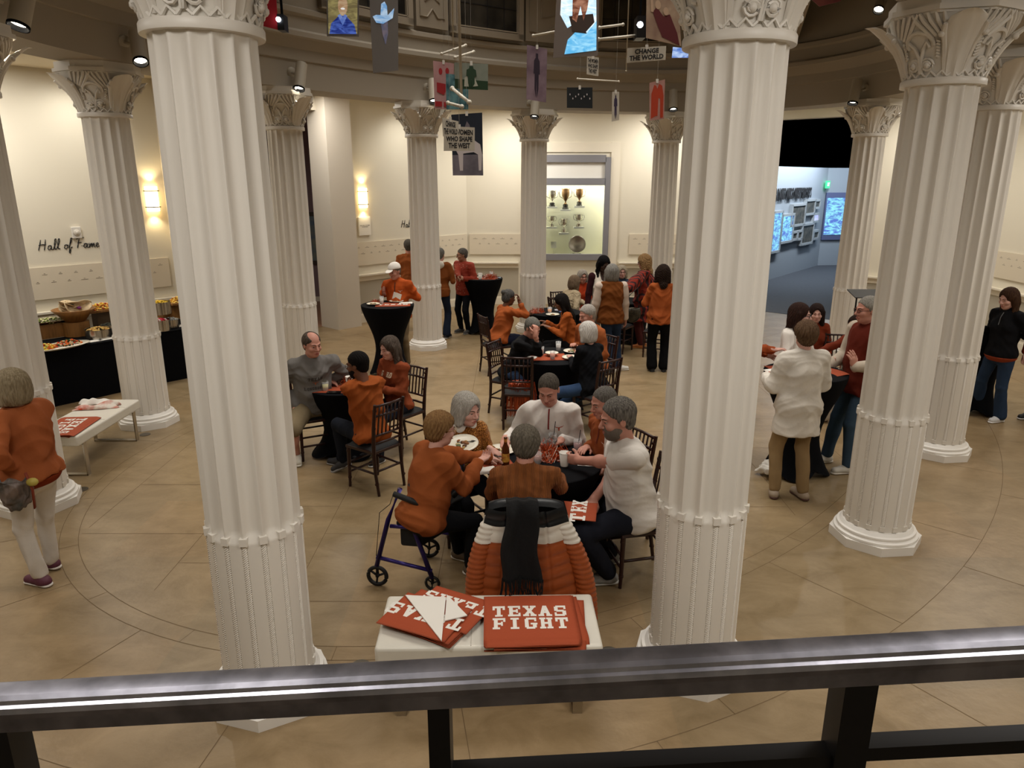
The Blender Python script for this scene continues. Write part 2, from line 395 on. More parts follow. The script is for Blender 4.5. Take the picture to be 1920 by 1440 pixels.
def person(label, pos, yaw, H=1.72, seat=None, lean=0, side=0, twist=0, look=(0, 0, 0), lw=None, rw=None, lf=None, rf=None,
           female=False, fat=1.0, skin='fair', hair=('short', 'grey', '#777'), top=None, bottom=None, shoes=('#222', '#ddd'),
           lh=None, rh=None, lod=1, seed=1, face=True, glasses=None, beard=None, hz=None, lp=None, rp=None, young=False, emblem=None, hk=1.0):
    fat = fat*1.06; hk = hk*1.03
    yr = math.radians(yaw); root = empty('person', pos, yr, label, 'person'); s = H/1.75
    Rw = rotz(yr); P0 = V3(*pos)
    def loc(t): return (Rw.T @ (V3(*t[1:])-P0)) if t[0] == 'w' else V3(*t)
    le, ti = math.radians(lean), math.radians(side); hipz = hz or (seat+.09 if seat else .93*s)
    R = rotz(math.radians(twist)) @ roty(ti) @ rotx(le)
    P = V3(0, .0, hipz); T = lambda x, y, z: P+R @ (V3(x, y, z)*s)
    sw = (.158 if female else .180)*(.72+.28*fat); cz = .455
    S = {1: T(sw, 0, cz), -1: T(-sw, 0, cz)}
    nb = T(0, .012, .50)
    HR = rotz(math.radians(look[0])) @ rotx(math.radians(look[1])) @ roty(math.radians(look[2]))
    hc = T(0, -.012, .575)+HR @ V3(0, -.012, .085)*s
    hs = s*(1.0 if female else 1.0)*hk; Hd = lambda x, y, z: hc+HR @ (V3(x, y, z)*hs)
    arms = {}
    for sd, t, pole in ((1, lw, lp), (-1, rw, rp)):
        t = V3(sd*.27*s, -.06, hipz-.10) if t is None else loc(t)
        if seat and (lw if sd == 1 else rw) is None: t = V3(sd*.13, -.30, hipz+.08)
        e, w = ik(S[sd], t, .285*s, .255*s, (sd*.32, .35, -.8) if pole is None else pole); arms[sd] = (S[sd], e, w)
    legs = {}
    for sd, t in ((1, lf), (-1, rf)):
        hj = P+rotz(math.radians(twist*.3)) @ V3(sd*.088*s, 0, -.02)
        if t is None: t = (sd*.10*s, .0, 0, sd*10) if not seat else (sd*.12, -.42, 0, sd*8)
        if t[0] == 'w': q = Rw.T @ (V3(*t[1:4])-P0); fy = t[4]-yaw if len(t) > 4 else 0
        else: q = V3(*t[:3]); fy = t[3] if len(t) > 3 else 0
        an = q+V3(0, .0, .085*s); kp = (sd*.12, -1, .25) if not seat else (sd*.15, -.6, 1)
        k, an = ik(hj, an, .43*s, .415*s, kp); legs[sd] = (hj, k, an, math.radians(fy))
    hm = .005*lod; bm = .011*lod
    # ---- skin: head, neck, hands, limbs in one mesh
    sk = skin_mat(skin); parts = []
    b = Blob(hm); E = lambda c, r, k=.02, op='u': b.ell(Hd(*c), V3(*r)*hs, HR, k, op)
    b.cone(nb-R @ V3(0, 0, .05), T(0, .0, .55), .062*s*(.88 if female else 1), .054*s*(.86 if female else 1), .02).cone(T(0, 0, .54), Hd(0, .018, -.04), .054*s*(.86 if female else 1), .055*s*(.85 if female else 1), .02)
    E((0, .012, .035), (.077, .094, .090)); E((0, -.022, -.032), (.061, .066, .078), .03); E((0, -.052, -.088), (.030 if female else .036, .030, .024), .025)
    E((0, -.02, -.07), (.052 if female else .060, .055, .036), .02)
    if face:
        b.cone(Hd(0, -.084, .018), Hd(0, -.108, -.022), .009*hs, .0125*hs, .012); E((.012, -.093, -.027), (.009, .011, .008), .006); E((-.012, -.093, -.027), (.009, .011, .008), .006)
        b.cone(Hd(.040, -.070, .030), Hd(.014, -.084, .027), .009*hs, .010*hs, .012).cone(Hd(-.040, -.070, .030), Hd(-.014, -.084, .027), .009*hs, .010*hs, .012)
        for q in (1, -1):
            E((q*.032, -.093, .010), (.017, .014, .012), .012, 's'); E((q*.040, -.062, -.022), (.024, .022, .022), .02)
        for q in (1, -1): b.cone(Hd(q*.020, -.0865, .0185), Hd(q*.043, -.078, .0175), .0062*hs, .0055*hs, .006)
        E((0, -.086, -.057), (.023, .010, .010), .008)
        E((0, -.098, -.0565), (.020, .006, .0022), .003, 's')
    for q in (1, -1): E((q*.077, .010, .0), (.008, .018, .029), .008); E((q*.086, .004, .004), (.006, .009, .016), .004, 's')
    parts.append((*b.mesh(), 0))
    tk = (top or {}).get('kind', 'sweater'); bk = (bottom or {}).get('kind', 'pants')
    for sd, hp in ((1, lh), (-1, rh)):
        a, e, w = arms[sd]; b = Blob(hm)
        fd = w-e; fd /= np.linalg.norm(fd)
        if hp is None: d, nr, cu = fd, V3(-sd*1., 0, -.35) if not seat else V3(0, 0, -1), .25
        else:
            d = Rw.T @ V3(*hp[0]); nr = Rw.T @ V3(*hp[1]); cu = hp[2]   # given in room directions
        hand_prims(b, w, d, nr, sd*-1, cu, s*(.92 if female else 1.0))
        if tk in ('tee', 'tank'): b.cone(e, w, .041*s, .028*s, .02).cone(a+(e-a)*.3, e, .052*s, .042*s, .02).ell(e+(w-e)*.25, (.044*s,)*3, None, .03)
        else: b.cone(e+(w-e)*.75, w, .032*s, .026*s, .01)
        parts.append((*b.mesh(), 0))
    b = Blob(.02)
    b.cone(T(0, .01, .46), T(0, 0, .57), .05*s, .05*s).ell(T(0, 0, .33), (.14*s, .09*s, .15*s), R).ell(T(0, 0, .1), (.12*s, .085*s, .16*s), R)
    for sd in (1, -1):
        a, e, w = arms[sd]; b.cone(a, e, .038*s, .034*s).cone(e, w, .034*s, .025*s)
        hj, k, an, fy = legs[sd]; b.cone(hj, k, .065*s, .045*s).cone(k, an, .045*s, .032*s)
    parts.append((*b.mesh(), 0))
    if bk == 'shorts':
        b = Blob(.009)
        for sd in (1, -1):
            hj, k, an, fy = legs[sd]; b.cone(hj+(k-hj)*.6, k, .066*s, .054*s).cone(k, an, .050*s, .036*s).ell(k+(an-k)*.3+V3(0, .01, 0), (.054*s, .056*s, .11*s), None, .03)
        parts.append((*b.mesh(), 0))
    link('body', np_mesh('body', parts, [sk]), root)
    # ---- face bits
    if face:
        for q in (1, -1):
            m = MB(); m.sph(Hd(q*.031, -.0735, .0095), .0115*hs, 10, mat('eye_white', '#a89c92', .4)); 
            m.sph(Hd(q*.031, -.0795, .009), (.0072*hs,)*3, 8, mat('iris', '#2b1d14', .3)); m.build('eye', None, root, True)
            m = MB(); m.tube([Hd(q*.014, -.093, .026), Hd(q*.030, -.090, .0325), Hd(q*.048, -.074, .027)], [.0035*hs, .0036*hs, .002*hs], 6); m.build('eyebrow', hair_mat(hair[1]+'_brow', '#4a3a30' if hair[1] not in ('white', 'black') else ('#8a8078' if hair[1] == 'white' else '#15100e')), root, True)
        m = MB(); L = []
        m.tube([Hd(x, y, z-.0035) for x, y, z in ((-.022, -.083, -.058), (-.010, -.0945, -.0585), (0, -.096, -.0595), (.010, -.0945, -.0585), (.022, -.083, -.058))], [.002*hs, .0045*hs, .005*hs, .0045*hs, .002*hs], 6)
        m.tube([Hd(x, y, z+.003) for x, y, z in ((-.022, -.083, -.058), (-.009, -.0955, -.0545), (0, -.0955, -.056), (.009, -.0955, -.0545), (.022, -.083, -.058))], [.0015*hs, .003*hs, .003*hs, .003*hs, .0015*hs], 6)
        m.build('lips', mat('lips_'+skin, {'fair': '#a35a4e', 'pink': '#a0584c', 'tan': '#8a4f40', 'brown': '#5e3328', 'dark': '#331a16'}[skin], .45), root, True)
    if glasses:
        m = MB()
        for q in (1, -1):
            m.tube([Hd(q*.033+.023*math.cos(t), -.100+.004*abs(math.cos(t)), .008+.018*math.sin(t)) for t in [2*PI*i/14 for i in range(14)]], .0022*hs, 5, closed=True)
            m.tube([Hd(q*.056, -.094, .012), Hd(q*.074, -.04, .013), Hd(q*.079, .012, .006)], .002*hs, 5)
        m.tube([Hd(.010, -.101, .010), Hd(0, -.104, .013), Hd(-.010, -.101, .010)], .002*hs, 5)
        m.build('glasses', mat('glasses_'+glasses[1:], glasses, .3), root, True)
    if beard:
        b = Blob(.005); b.ell(Hd(0, -.028, -.052), V3(.0655, .072, .070)*hs, HR).ell(Hd(0, -.054, -.092), V3(.037, .036, .028)*hs, HR)
        b.cut(Hd(0, -.0, -.030), HR @ V3(0, -.25, -1)); b.ell(Hd(0, -.104, -.050), V3(.024, .022, .0135)*hs, HR, .006, 's'); b.cut(Hd(0, .02, -.03), HR @ V3(0, -1, -.3))
        v, f = b.mesh(); link('beard', np_mesh('beard', [(v, f, 0)], [hair_mat('beard'+beard[1:], beard)]), root)
    # ---- hair
    st, hn, hcol = hair[:3]
    if st != 'none':
        b = Blob(.0055*lod); E = lambda c, r, k=.015, op='u', RR=None: b.ell(Hd(*c), V3(*r)*hs, HR if RR is None else RR, k, op)
        fluff = {'short': -.002, 'crop': -.007, 'bob': .013, 'long': .005, 'bun': .0, 'curly': .018, 'pixie': .013, 'balding': -.002, 'cap': -.004, 'mid': .01}[st]
        E((0, .018, .040), (.088+fluff, .105+fluff, .097+fluff))
        if st in ('short', 'crop', 'pixie', 'balding', 'bun', 'cap'):
            if st in ('pixie', 'bun'): E((0, .045, -.015), (.078, .075, .07), .02)
            else: E((0, .050, -.02), (.066+fluff, .055+fluff, .06), .02)
            b.cut(Hd(0, -.072, .072), HR @ V3(0, .155, .118), .012)   # hairline to nape
            for q in (1, -1): E((q*.090, -.045, .012), (.032, .030, .034), .012, 's'); E((q*.095, .0, -.03), (.03, .022, .042), .01, 's')
            b.ell(Hd(0, -.115, .03), V3(.072, .05, .052)*hs, HR, .015, 's')
            if st == 'balding': b.ell(Hd(0, -.05, .13), V3(.06, .10, .07)*hs, HR, .02, 's')
            if st == 'bun': E((0, .11, .075), (.042, .040, .040), .012)
        elif st in ('bob', 'mid'):
            ln = -.115 if st == 'bob' else -.17
            E((0, .035, -.03), (.105+fluff*.5, .088, .12), .03)
            for q in (1, -1): b.cone(Hd(q*.080, -.012, .03), Hd(q*.088, -.008, ln+.03), .030*hs, .030*hs, .02)
            b.cut(Hd(0, 0, ln), HR @ V3(0, 0, 1), .01)
            b.ell(Hd(0, -.112, -.020), V3(.062, .072, .108)*hs, HR, .012, 's'); E((0, -.02, -.14), (.055, .07, .07), .012, 's')
        elif st in ('long', 'curly'):
            dn = {'long': -.30, 'curly': -.15}[st]; w = .030 if st == 'long' else .045
            E((0, .045, -.03), (.095+fluff, .075+fluff, .11), .03)
            tl = T(0, .10, .50); 
            for q in (1, -1):
                b.cone(Hd(q*.078, .0, .03), Hd(q*.082, .010, -.12), w*hs, w*hs, .02)
                if st == 'long': b.cone(Hd(q*.082, .010, -.12), T(q*.085, -.085, .33), .030*s, .018*s, .02)
            b.cone(Hd(0, .06, -.05), T(0, .10, .42 if st == 'long' else .50), .075*hs, .06*hs, .03, R @ V3(0, 1, 0), .55)
            if st == 'long': b.cone(T(0, .10, .42), T(0, .105, .30), .07*s, .05*s, .03, R @ V3(0, 1, 0), .45)
            b.ell(Hd(0, -.112, -.020), V3(.062, .072, .108)*hs, HR, .012, 's'); E((0, -.02, -.15), (.055, .075, .06), .012, 's')
        v, f = b.mesh(); lv = (v-hc) @ HR; az = np.arctan2(lv[:, 0], lv[:, 1]+.02)
        am = {'curly': .006, 'pixie': .003, 'crop': .0006, 'balding': .0008, 'cap': .0005, 'short': .0014}.get(st, .0016)
        if st == 'curly': v = v+vnormals(v, f)*(am*(np.sin(lv[:, 0]*190)*np.sin(lv[:, 1]*170+1)*np.sin(lv[:, 2]*180)))[:, None]*1.6
        else: v = v+vnormals(v, f)*(am*(np.sin(az*31+6*np.sin(lv[:, 2]*22))+.6*np.sin(az*53+lv[:, 2]*35)))[:, None]
        link('hair', np_mesh('hair', [(v, f, 0)], [hair_mat(hn, hcol, hair[3] if len(hair) > 3 else None)]), root)
        if st == 'cap':
            b = Blob(.005); b.ell(Hd(0, .010, .058), V3(.092, .108, .088)*hs, HR).cut(Hd(0, 0, .052), HR @ V3(0, .18, 1), .004)
            b.ell(Hd(0, -.118, .048), V3(.062, .062, .008)*hs, HR @ rotx(.22), .008)
            v, f = b.mesh(); link('cap', np_mesh('cap', [(v, f, 0)], [cloth('cap_white', '#e2ddd6')]), root)
    # ---- top
    tp = dict(kind='sweater', col='#a8481c', hem=-.07, puff=0, neck='crew'); tp.update(top or {}); pf = tp['puff']+.006+(.008 if tp['kind'] in ('tee', 'hoodie', 'shirt') else 0); kd = tp['kind']
    tm = tp.get('mat') or cloth('cloth_'+str(tp['col'])[1:], tp['col'])
    def torso(b, o, hem, skirt=0):
        f = fat; b.ell(T(0, .0, .33), V3(.172*(.93 if female else 1)*(.72+.28*f)+o, .115*(.5+.5*f)+o, .19+o)*s, R, .05)
        b.ell(T(0, -.012*f, .15), V3(.150*f+o, .112*f+o, .19)*s, R, .06)
        b.ell(T(0, .0, .0), V3(.170*f+o, .124*f+o, .14)*s, R, .05)
        if hem > -.2 and not seat: b.ell(T(0, .0, hem+.03), V3(.166*f+o, .120*f+o, .11)*s, R, .05)
        if seat: b.ell(T(0, .015, -.03), V3(.175*f+o, .13*f+o, .09)*s, R, .04)
        b.cone(T(-sw*.8, .0, .43), T(sw*.8, .0, .43), (.060+o)*s, (.060+o)*s, .03, R @ V3(0, 1, 0), .9)
        for q in (1, -1): b.cone(T(0, .012, .50), T(q*.13, .008, .462), (.056+o*.5)*s, (.050+o)*s, .03)
        if female:
            for q in (1, -1): b.ell(T(q*.068, -.085, .315), V3(.062+o, .055+o, .062+o)*s, R, .04)
        if skirt: b.cone(T(0, 0, 0), T(0, .0, skirt+.02), (.160*f+o)*s, (.172*f+o)*s, .03, R @ V3(0, 1, 0), .70)
    hem = tp['hem']; b = Blob(.0085*lod); torso(b, .006+pf, hem, hem if hem < -.15 else 0); b.cut(T(0, 0, hem), R @ V3(0, 0, 1), .008)
    slv = {'tee': .58, 'vest': 0, 'tank': 0}.get(kd, 1)
    extra = []; b2 = b if not tp.get('sleeve') else Blob(.0085*lod)
    if slv or tp.get('sleeve'):
        for sd in (1, -1):
            a, e, w = arms[sd]; o = pf+(.006 if kd != 'shirt' else .010)
            if slv == 1 or tp.get('sleeve'):
                we = w-(w-e)/np.linalg.norm(w-e)*.012
                b2.cone(a, e, (.054+o)*s, (.045+o)*s, .03).cone(e, we, (.045+o)*s, (.034+o*.8)*s, .02)
            else:
                b3 = Blob(.0085*lod); b3.cone(a, a+(e-a)*.80, (.052+o)*s, (.057+o)*s, .03).cut(a+(e-a)*.72, a-e, .004); extra.append(b3.mesh()); b.cone(a, a+(e-a)*.35, (.052+o)*s, (.053+o)*s, .03)
            if kd == 'poncho': b2.cone(a, e, .09*s, .13*s, .05).cone(e, w*.6+e*.4, .10*s, .10*s, .04)
    if kd == 'hoodie': b.ell(T(0, .095, .50), V3(.115, .065, .075)*s, R, .02).cone(T(.07, .05, .54), T(.05, -.06, .49), .024*s, .02*s, .02).cone(T(-.07, .05, .54), T(-.05, -.06, .49), .024*s, .02*s, .02)
    rr = .066 if kd in ('hoodie', 'zip', 'vest') else .070
    if tp['neck'] in ('high', 'zip'): b.cone(T(0, .012, .48), T(0, .0, .565), .070*s, .066*s, .015); b.cut(T(0, 0, .562), -(R @ V3(0, .25, 1)), .004)
    else: b.cut(T(0, 0, .545), -(R @ V3(0, .45, 1)), .01)
    if tp['neck'] == 'v': b.ell(T(0, -.09, .47), V3(.045, .06, .10)*s, R, .01, 's')
    v, f = b.mesh(); v = folds(v, f, tp.get('wr', .008)*1.15, seed, 12.); gm = np_mesh('top', [(v, f, 0)]+[(*q, 0) for q in extra], [tm]); nm = {'tee': 't_shirt', 'vest': 'vest', 'hoodie': 'hoodie', 'shirt': 'shirt', 'jacket': 'jacket', 'zip': 'pullover', 'poncho': 'poncho', 'tank': 'sleeveless_top'}.get(kd, 'sweater')
    to = link(nm, gm, root)
    if b2 is not b:
        v2, f2 = b2.mesh(); v2 = folds(v2, f2, .007, seed+3); link('shirt_sleeves', np_mesh('sl', [(v2, f2, 0)], [cloth('cloth_'+tp['sleeve'][1:], tp['sleeve'])]), root)
    if tp.get('band'):
        b = Blob(.009); torso(b, .012, hem); b.cut(T(0, 0, hem+.01), -(R @ V3(0, 0, 1)), .006); b.cut(T(0, 0, hem-.055), R @ V3(0, 0, 1), .006)
        v2, f2 = b.mesh(); link('waistband', np_mesh('wb', [(v2, f2, 0)], [cloth('cloth_'+tp['band'][1:], tp['band'])]), root)
    bvh = BVHTree.FromPolygons([Vector(p) for p in v], [tuple(int(i) for i in q) for q in f])
    def decal(name, polys, cx, cz_, w, h, m, front=True, ux=1):
        """flat print laid on the cloth: polygons in units of w, h about (cx, cz_) in the torso frame"""
        mb = MB(); sg = -1 if front else 1; dn = R @ V3(0, -sg, 0)
        for vs, fs in polys:
            out = []
            for x, y in vs:
                o = T(cx+(-sg)*ux*x*w if False else cx+ux*x*w, sg*.6, cz_+y*h); hit = bvh.ray_cast(Vector(o), Vector(dn))
                out.append(np.array(hit[0])-dn*.0045 if hit[0] is not None else T(cx+x*w, sg*.12, cz_+y*h))
            mb.add(out, fs)
        return mb.build(name, m, root)
    def pp(polys): return [(p, [tuple(range(len(p)))]) for p in polys]
    if emblem: decal('emblem', pp(HORN), emblem[1] if len(emblem) > 1 else .085, .36, .075, .075, mat('emblem_'+emblem[0][1:], emblem[0], .7))
    if tp['neck'] == 'zip' and face:
        decal('zipper', pp([_r(-.5, -.5+.1*k, .5, -.4+.1*k) for k in range(10)]), 0, .42, .012, .15, mat('zip_'+tp.get('zc', '#8a2a1c')[1:], tp.get('zc', '#8a2a1c'), .6))
    if tp.get('text'):
        for tx, z, hh, c in tp['text']: decal('lettering', pp(slab(tx, 1, 1)), 0, z, hh, hh, mat('print_'+c[1:], c, .8))
    # ---- trousers
    bt = dict(kind='pants', col='#22262e'); bt.update(bottom or {}); pm = bt.get('mat') or cloth('cloth_'+bt['col'][1:], bt['col'])
    b = Blob(.009*lod); o = .008+bt.get('loose', 0); fl = {'flare': .03, 'wide': .028, 'slim': -.006}.get(bt['kind'], .006)
    b.ell(T(0, 0, -.05), V3(.146*fat+o, .100*fat+o, .115)*s, R, .03)
    for sd in (1, -1):
        hj, k, an, fy = legs[sd]
        if seat: b.ell(hj+V3(0, .01, .0), (.10*s*fat, .12*s, .085*s), None, .03)
        kk = k if bt['kind'] != 'shorts' else hj+(k-hj)*.92
        b.cone(hj, kk, (.084*(.6+.4*fat)+o)*s, (.060+o)*s if bt['kind'] != 'shorts' else .088*s, .02)
        if bt['kind'] != 'shorts':
            am = k+(an-k)*(.97 if bt['kind'] != 'crop' else .85)
            b.cone(k, am, (.060+o)*s, (.043+o+fl)*s, .02)
        if not seat: b.cut(T(0, 0, max(-.02, min(.03, hem+.09))), -(R @ V3(0, 0, 1)), .01)
    v, f = b.mesh(); v = folds(v, f, bt.get('wr', .007), seed+9, 11, .6); link('shorts' if bt['kind'] == 'shorts' else 'trousers', np_mesh('trousers', [(v, f, 0)], [pm]), root)
    # ---- shoes
    for sd in (1, -1):
        hj, k, an, fy = legs[sd]; r = rotz(fy); d = r @ V3(0, -1, 0); sh = an[2]-.085*s
        pt = 0.
        if t is not None and (lf if sd == 1 else rf) is not None and len(lf if sd == 1 else rf) > (5 if (lf if sd == 1 else rf)[0] == 'w' else 4): pt = (lf if sd == 1 else rf)[-1]
        d = V3(d[0]*math.cos(pt), d[1]*math.cos(pt), -math.sin(pt)); upv = V3(0, 0, 1); 
        base = an-V3(0, 0, .045*s)
        b = Blob(.007); b.cone(base-d*.035*s, base+d*.135*s-V3(0, 0, .004), .040*s, .036*s, .02, upv, .95).cone(an-V3(0, 0, .03), base, .044*s, .044*s, .03)
        b.ell(base+d*.06*s+V3(0, 0, .008), (.042*s, .042*s, .036*s), None, .02); 
        if abs(pt) < .2: b.cut((0, 0, sh+.016*s), (0, 0, 1), .004)
        v, f = b.mesh(); so = link('shoe', np_mesh('shoe', [(v, f, 0)], [mat('shoe_'+shoes[0][1:], shoes[0], .6, bump=.1)]), root)
        b = Blob(.006); lowz = base-V3(0, 0, .026*s)
        b.cone(lowz-d*.038*s, lowz+d*.140*s, .042*s, .037*s, .02, upv, .42)
        if abs(pt) < .2: b.cut((0, 0, sh+.002), (0, 0, 1), .003)
        v, f = b.mesh(); link('sole', np_mesh('sole', [(v, f, 0)], [mat('sole_'+shoes[1][1:], shoes[1], .6)]), so)
    root['_w'] = 0
    del root['_w']
    return dict(root=root, T=T, Hd=Hd, arms=arms, legs=legs, R=R, decal=decal, pp=pp, Rw=Rw, P0=P0, bvh=bvh, s=s, HR=HR, top=to)
# ------------------------------------------------------------ materials of the building
M_WALL = mat('wall_paint', '#ddd6c4', .75, bump=.04, bscale=120)
M_TRIM = mat('trim_paint', '#e4dcca', .5)
M_COL = mat('column_plaster', '#e0dbd2', .40, bump=.03, bscale=40)
M_DADO = mat('dado_darker', '#b3ab9a', .75)  # field below the chair rail, one even tone darker than the wall
M_CEIL = mat('ceiling_paint', '#d8ccb4', .8)
M_RING = mat('ring_paint', '#a89f90', .75)
M_GREY = mat('case_metal', '#8c8c92', .45, metal=.3)
M_BLACK = mat('black_cloth', '#07080c', .85, spec=.12, bump=.15, bscale=50)
M_CHROME = mat('brushed_steel', '#b9b3a8', .22, metal=1.)
M_WHITE = mat('white_plastic', '#dcd8d0', .4)
M_ORANGE = mat('burnt_orange_cloth', '#9c4322', .85, bump=.2, bscale=60)
M_CHINA = mat('white_china', '#dcd6c6', .25)
M_PAPER = mat('paper_white', '#e2ded6', .8)
M_GLASS = mat('clear_glass', '#dfe2e2', .05, alpha=.28)
M_DARK = mat('dark_print', '#1b1b1e', .7)
def floor_mat():
    m = mat('limestone', '#9a835f', .36, bump=.16, bscale=22, var=.1, vscale=1.3)
    nt = m.node_tree; N = nt.nodes; L = nt.links; b = N['Principled BSDF']
    tc = N.new('ShaderNodeTexCoord'); br = N.new('ShaderNodeTexBrick'); mp = N.new('ShaderNodeMapping')
    L.new(tc.outputs['Object'], mp.inputs[0]); mp.inputs['Rotation'].default_value[2] = PI/2; mp.inputs['Location'].default_value = (.05, .12, 0)
    L.new(mp.outputs[0], br.inputs['Vector']); br.inputs['Scale'].default_value = 1.0; br.inputs['Brick Width'].default_value = 1.04; br.inputs['Row Height'].default_value = 1.04
    br.inputs['Mortar Size'].default_value = .0; br.inputs['Color1'].default_value = (.92, .93, .94, 1); br.inputs['Color2'].default_value = (1.05, 1.0, .96, 1)
    no = N.new('ShaderNodeTexNoise'); no.inputs['Scale'].default_value = 2.6; no.inputs['Detail'].default_value = 11; no.inputs['Roughness'].default_value = .68; no.inputs['Distortion'].default_value = .5
    mp2 = N.new('ShaderNodeMapping'); mp2.inputs['Scale'].default_value = (1, 1.5, 1); L.new(tc.outputs['Object'], mp2.inputs[0]); L.new(mp2.outputs[0], no.inputs['Vector'])
    rp = N.new('ShaderNodeValToRGB'); L.new(no.outputs[0], rp.inputs[0]); c = srgb('#998566'); d = srgb('#7a6749')
    rp.color_ramp.elements[0].position = .3; rp.color_ramp.elements[1].position = .7
    rp.color_ramp.elements[0].color = (*d, 1); rp.color_ramp.elements[1].color = (*c, 1)
    mx = N.new('ShaderNodeMix'); mx.data_type = 'RGBA'; mx.blend_type = 'MULTIPLY'; mx.inputs[0].default_value = 1
    L.new(rp.outputs[0], mx.inputs[6]); L.new(br.outputs['Color'], mx.inputs[7]); L.new(mx.outputs[2], b.inputs['Base Color'])
    return m
M_FLOOR = floor_mat(); M_JOINT = mat('stone_joint', '#6a563c', .8)

# ------------------------------------------------------------ the oval of columns
COLS = [('C1', -1.427, 3.677, 6), ('C2', 1.118, 3.923, 4), ('C3', 3.072, 5.590, 28), ('C4', 4.712, 7.594, 29), ('C5', 5.731, 12.324, 28),
        ('C6', 2.958, 14.712, 28), ('C7', .407, 14.207, 30), ('C8', -1.503, 12.723, 30), ('C9', -3.189, 10.782, 12), ('C10', -4.503, 8.561, 12), ('C11', -4.408, 6.233, 0)]
CEN = np.array([.667, 9.089]); EV = np.array([[-.6377, -.7703], [-.7703, .6377]]); AX = (6.375, 4.212)
pts = [(x, y) for _, x, y, _ in COLS]+[(5.73, 9.95), (4.75, 14.05), (-3.35, 4.25)]
th, P = [], []
for x, y in pts:
    q = EV @ (np.array([x, y])-CEN); th.append(math.atan2(q[1]/AX[1], q[0]/AX[0])); P.append((x, y))
th = np.array(th); basisF = lambda t: np.stack([np.ones_like(t)]+[g(k*t) for k in (1, 2, 3) for g in (np.cos, np.sin)], -1)
CF = np.linalg.lstsq(basisF(th), np.array(P), rcond=None)[0]
NR = 144
TT = np.linspace(0, 2*PI, NR, endpoint=False); RC = basisF(TT) @ CF
_t = np.roll(RC, -1, 0)-np.roll(RC, 1, 0); _t /= np.linalg.norm(_t, axis=1)[:, None]
RN = np.stack([_t[:, 1], -_t[:, 0]], 1)
if ((RN*(RC-CEN)).sum(1)).mean() < 0: RN = -RN
def ringpt(i, off, z): i %= NR; p = RC[i]+RN[i]*off; return (p[0], p[1], z)
def ring(prof, name, m, closed=True, **kw):
    V = [ringpt(i, o, z) for i in range(NR) for o, z in prof]; n = len(prof); Fc = []
    for i in range(NR):
        j = (i+1) % NR
        for k in range(n if closed else n-1): l = (k+1) % n; Fc.append((i*n+k, i*n+l, j*n+l, j*n+k))
    return MB().add(V, Fc).build(name, m, smooth=False, ang=30, **kw)
ring([(-.30, 4.1), (-.30, 4.45), (-.32, 4.46), (-.32, 4.60), (-.36, 4.64), (-.40, 4.72), (-.44, 4.74), (-.44, 4.80), (-.37, 4.84), (-.37, 5.0), (-.41, 5.03), (-.41, 5.09),
      (-.34, 5.12), (-.34, 5.16), (.3, 5.16), (.3, 4.1)], 'trim_1', M_RING, kind='structure')
ring([(-.34, 5.16), (-.34, 7.4), (.3, 7.4), (.3, 5.16)], 'wall_drum', M_RING, kind='structure')
MB().add([ringpt(i, .2, 7.4) for i in range(NR)], [tuple(range(NR))]).build('ceiling_drum', M_RING, kind='structure')

# column, built once: base, shaft, ropes, necking, capital, abacus
def shaft_mesh():
    mb = MB(); NF = 16; per = 12; seg = NF*per; zs = [.165, .20, .4, .65, .9, 1.08, 1.10, 1.127, 1.16, 1.5, 2, 2.5, 3, 3.35, 3.50, 3.554]
    V = []
    for z in zs:
        t = (z-.165)/3.39; R = .252-.012*max(0, (t-.25)/.75)**1.3
        up = 1.0 if z >= 1.127 else .28
        if z > 3.5: up = .2
        if z < .19: up = .0
        for i in range(seg):
            a = 2*PI*i/seg; ph = (i % per)/per; u = abs(ph-.5)*2   # u=1 at the fillet
            d = 0 if u > .86 else .030*(1-(u/.86)**2)**.7
            if z < 1.127: d = .010*(1 if u > .72 else 0)
            V.append((math.cos(a)*(R-d*(up if z >= 1.127 else 1)), math.sin(a)*(R-d*(up if z >= 1.127 else 1)), z))
    Fc = [(i*seg+k, i*seg+(k+1) % seg, (i+1)*seg+(k+1) % seg, (i+1)*seg+k) for i in range(len(zs)-1) for k in range(seg)]
    mb.add(V, Fc); return mb.mesh('shaft', M_COL, True, 50), NF
SHAFT, NF = shaft_mesh()
def rope_mesh():
    mb = MB()
    for i in range(NF):
        a = 2*PI*i/NF; ca, sa = math.cos(a), math.sin(a); R = .243
        def P3(u, v, z): return (ca*(R+v)-sa*u, sa*(R+v)+ca*u, z)
        Rb = np.array([[ca, -sa, 0], [sa, ca, 0], [0, 0, 1.]]) @ rotx(.75)
        for k in range(70):
            z = .222+(1.076-.222)*k/69; mb.sph((ca*.2475, sa*.2475, z), (.0105, .0215, .0070), 6, R=Rb)
        Rm = np.array([[ca, -sa, 0], [sa, ca, 0], [0, 0, 1]])
        mb.box((ca*.247, sa*.247, 1.105), (.034, .040, .042), R=Rm); mb.box((ca*.247, sa*.247, .195), (.03, .040, .04), R=Rm)
    return mb.mesh('rope_moulding', M_COL, True, 60)
ROPE = rope_mesh()
def octo(r, a0=0): return [(r*math.cos(a0+i*PI/4), r*math.sin(a0+i*PI/4)) for i in range(8)]
BASE = MB().prism(octo(.357), 0, .075).lathe([(.322, .075), (.328, .084), (.326, .098), (.308, .104), (.302, .111), (.306, .122), (.304, .134), (.285, .140), (.278, .150), (.266, .166), (.25, .17)], seg=48).mesh('base', mat('base_paint', '#e9e6e0', .4), True, 28)
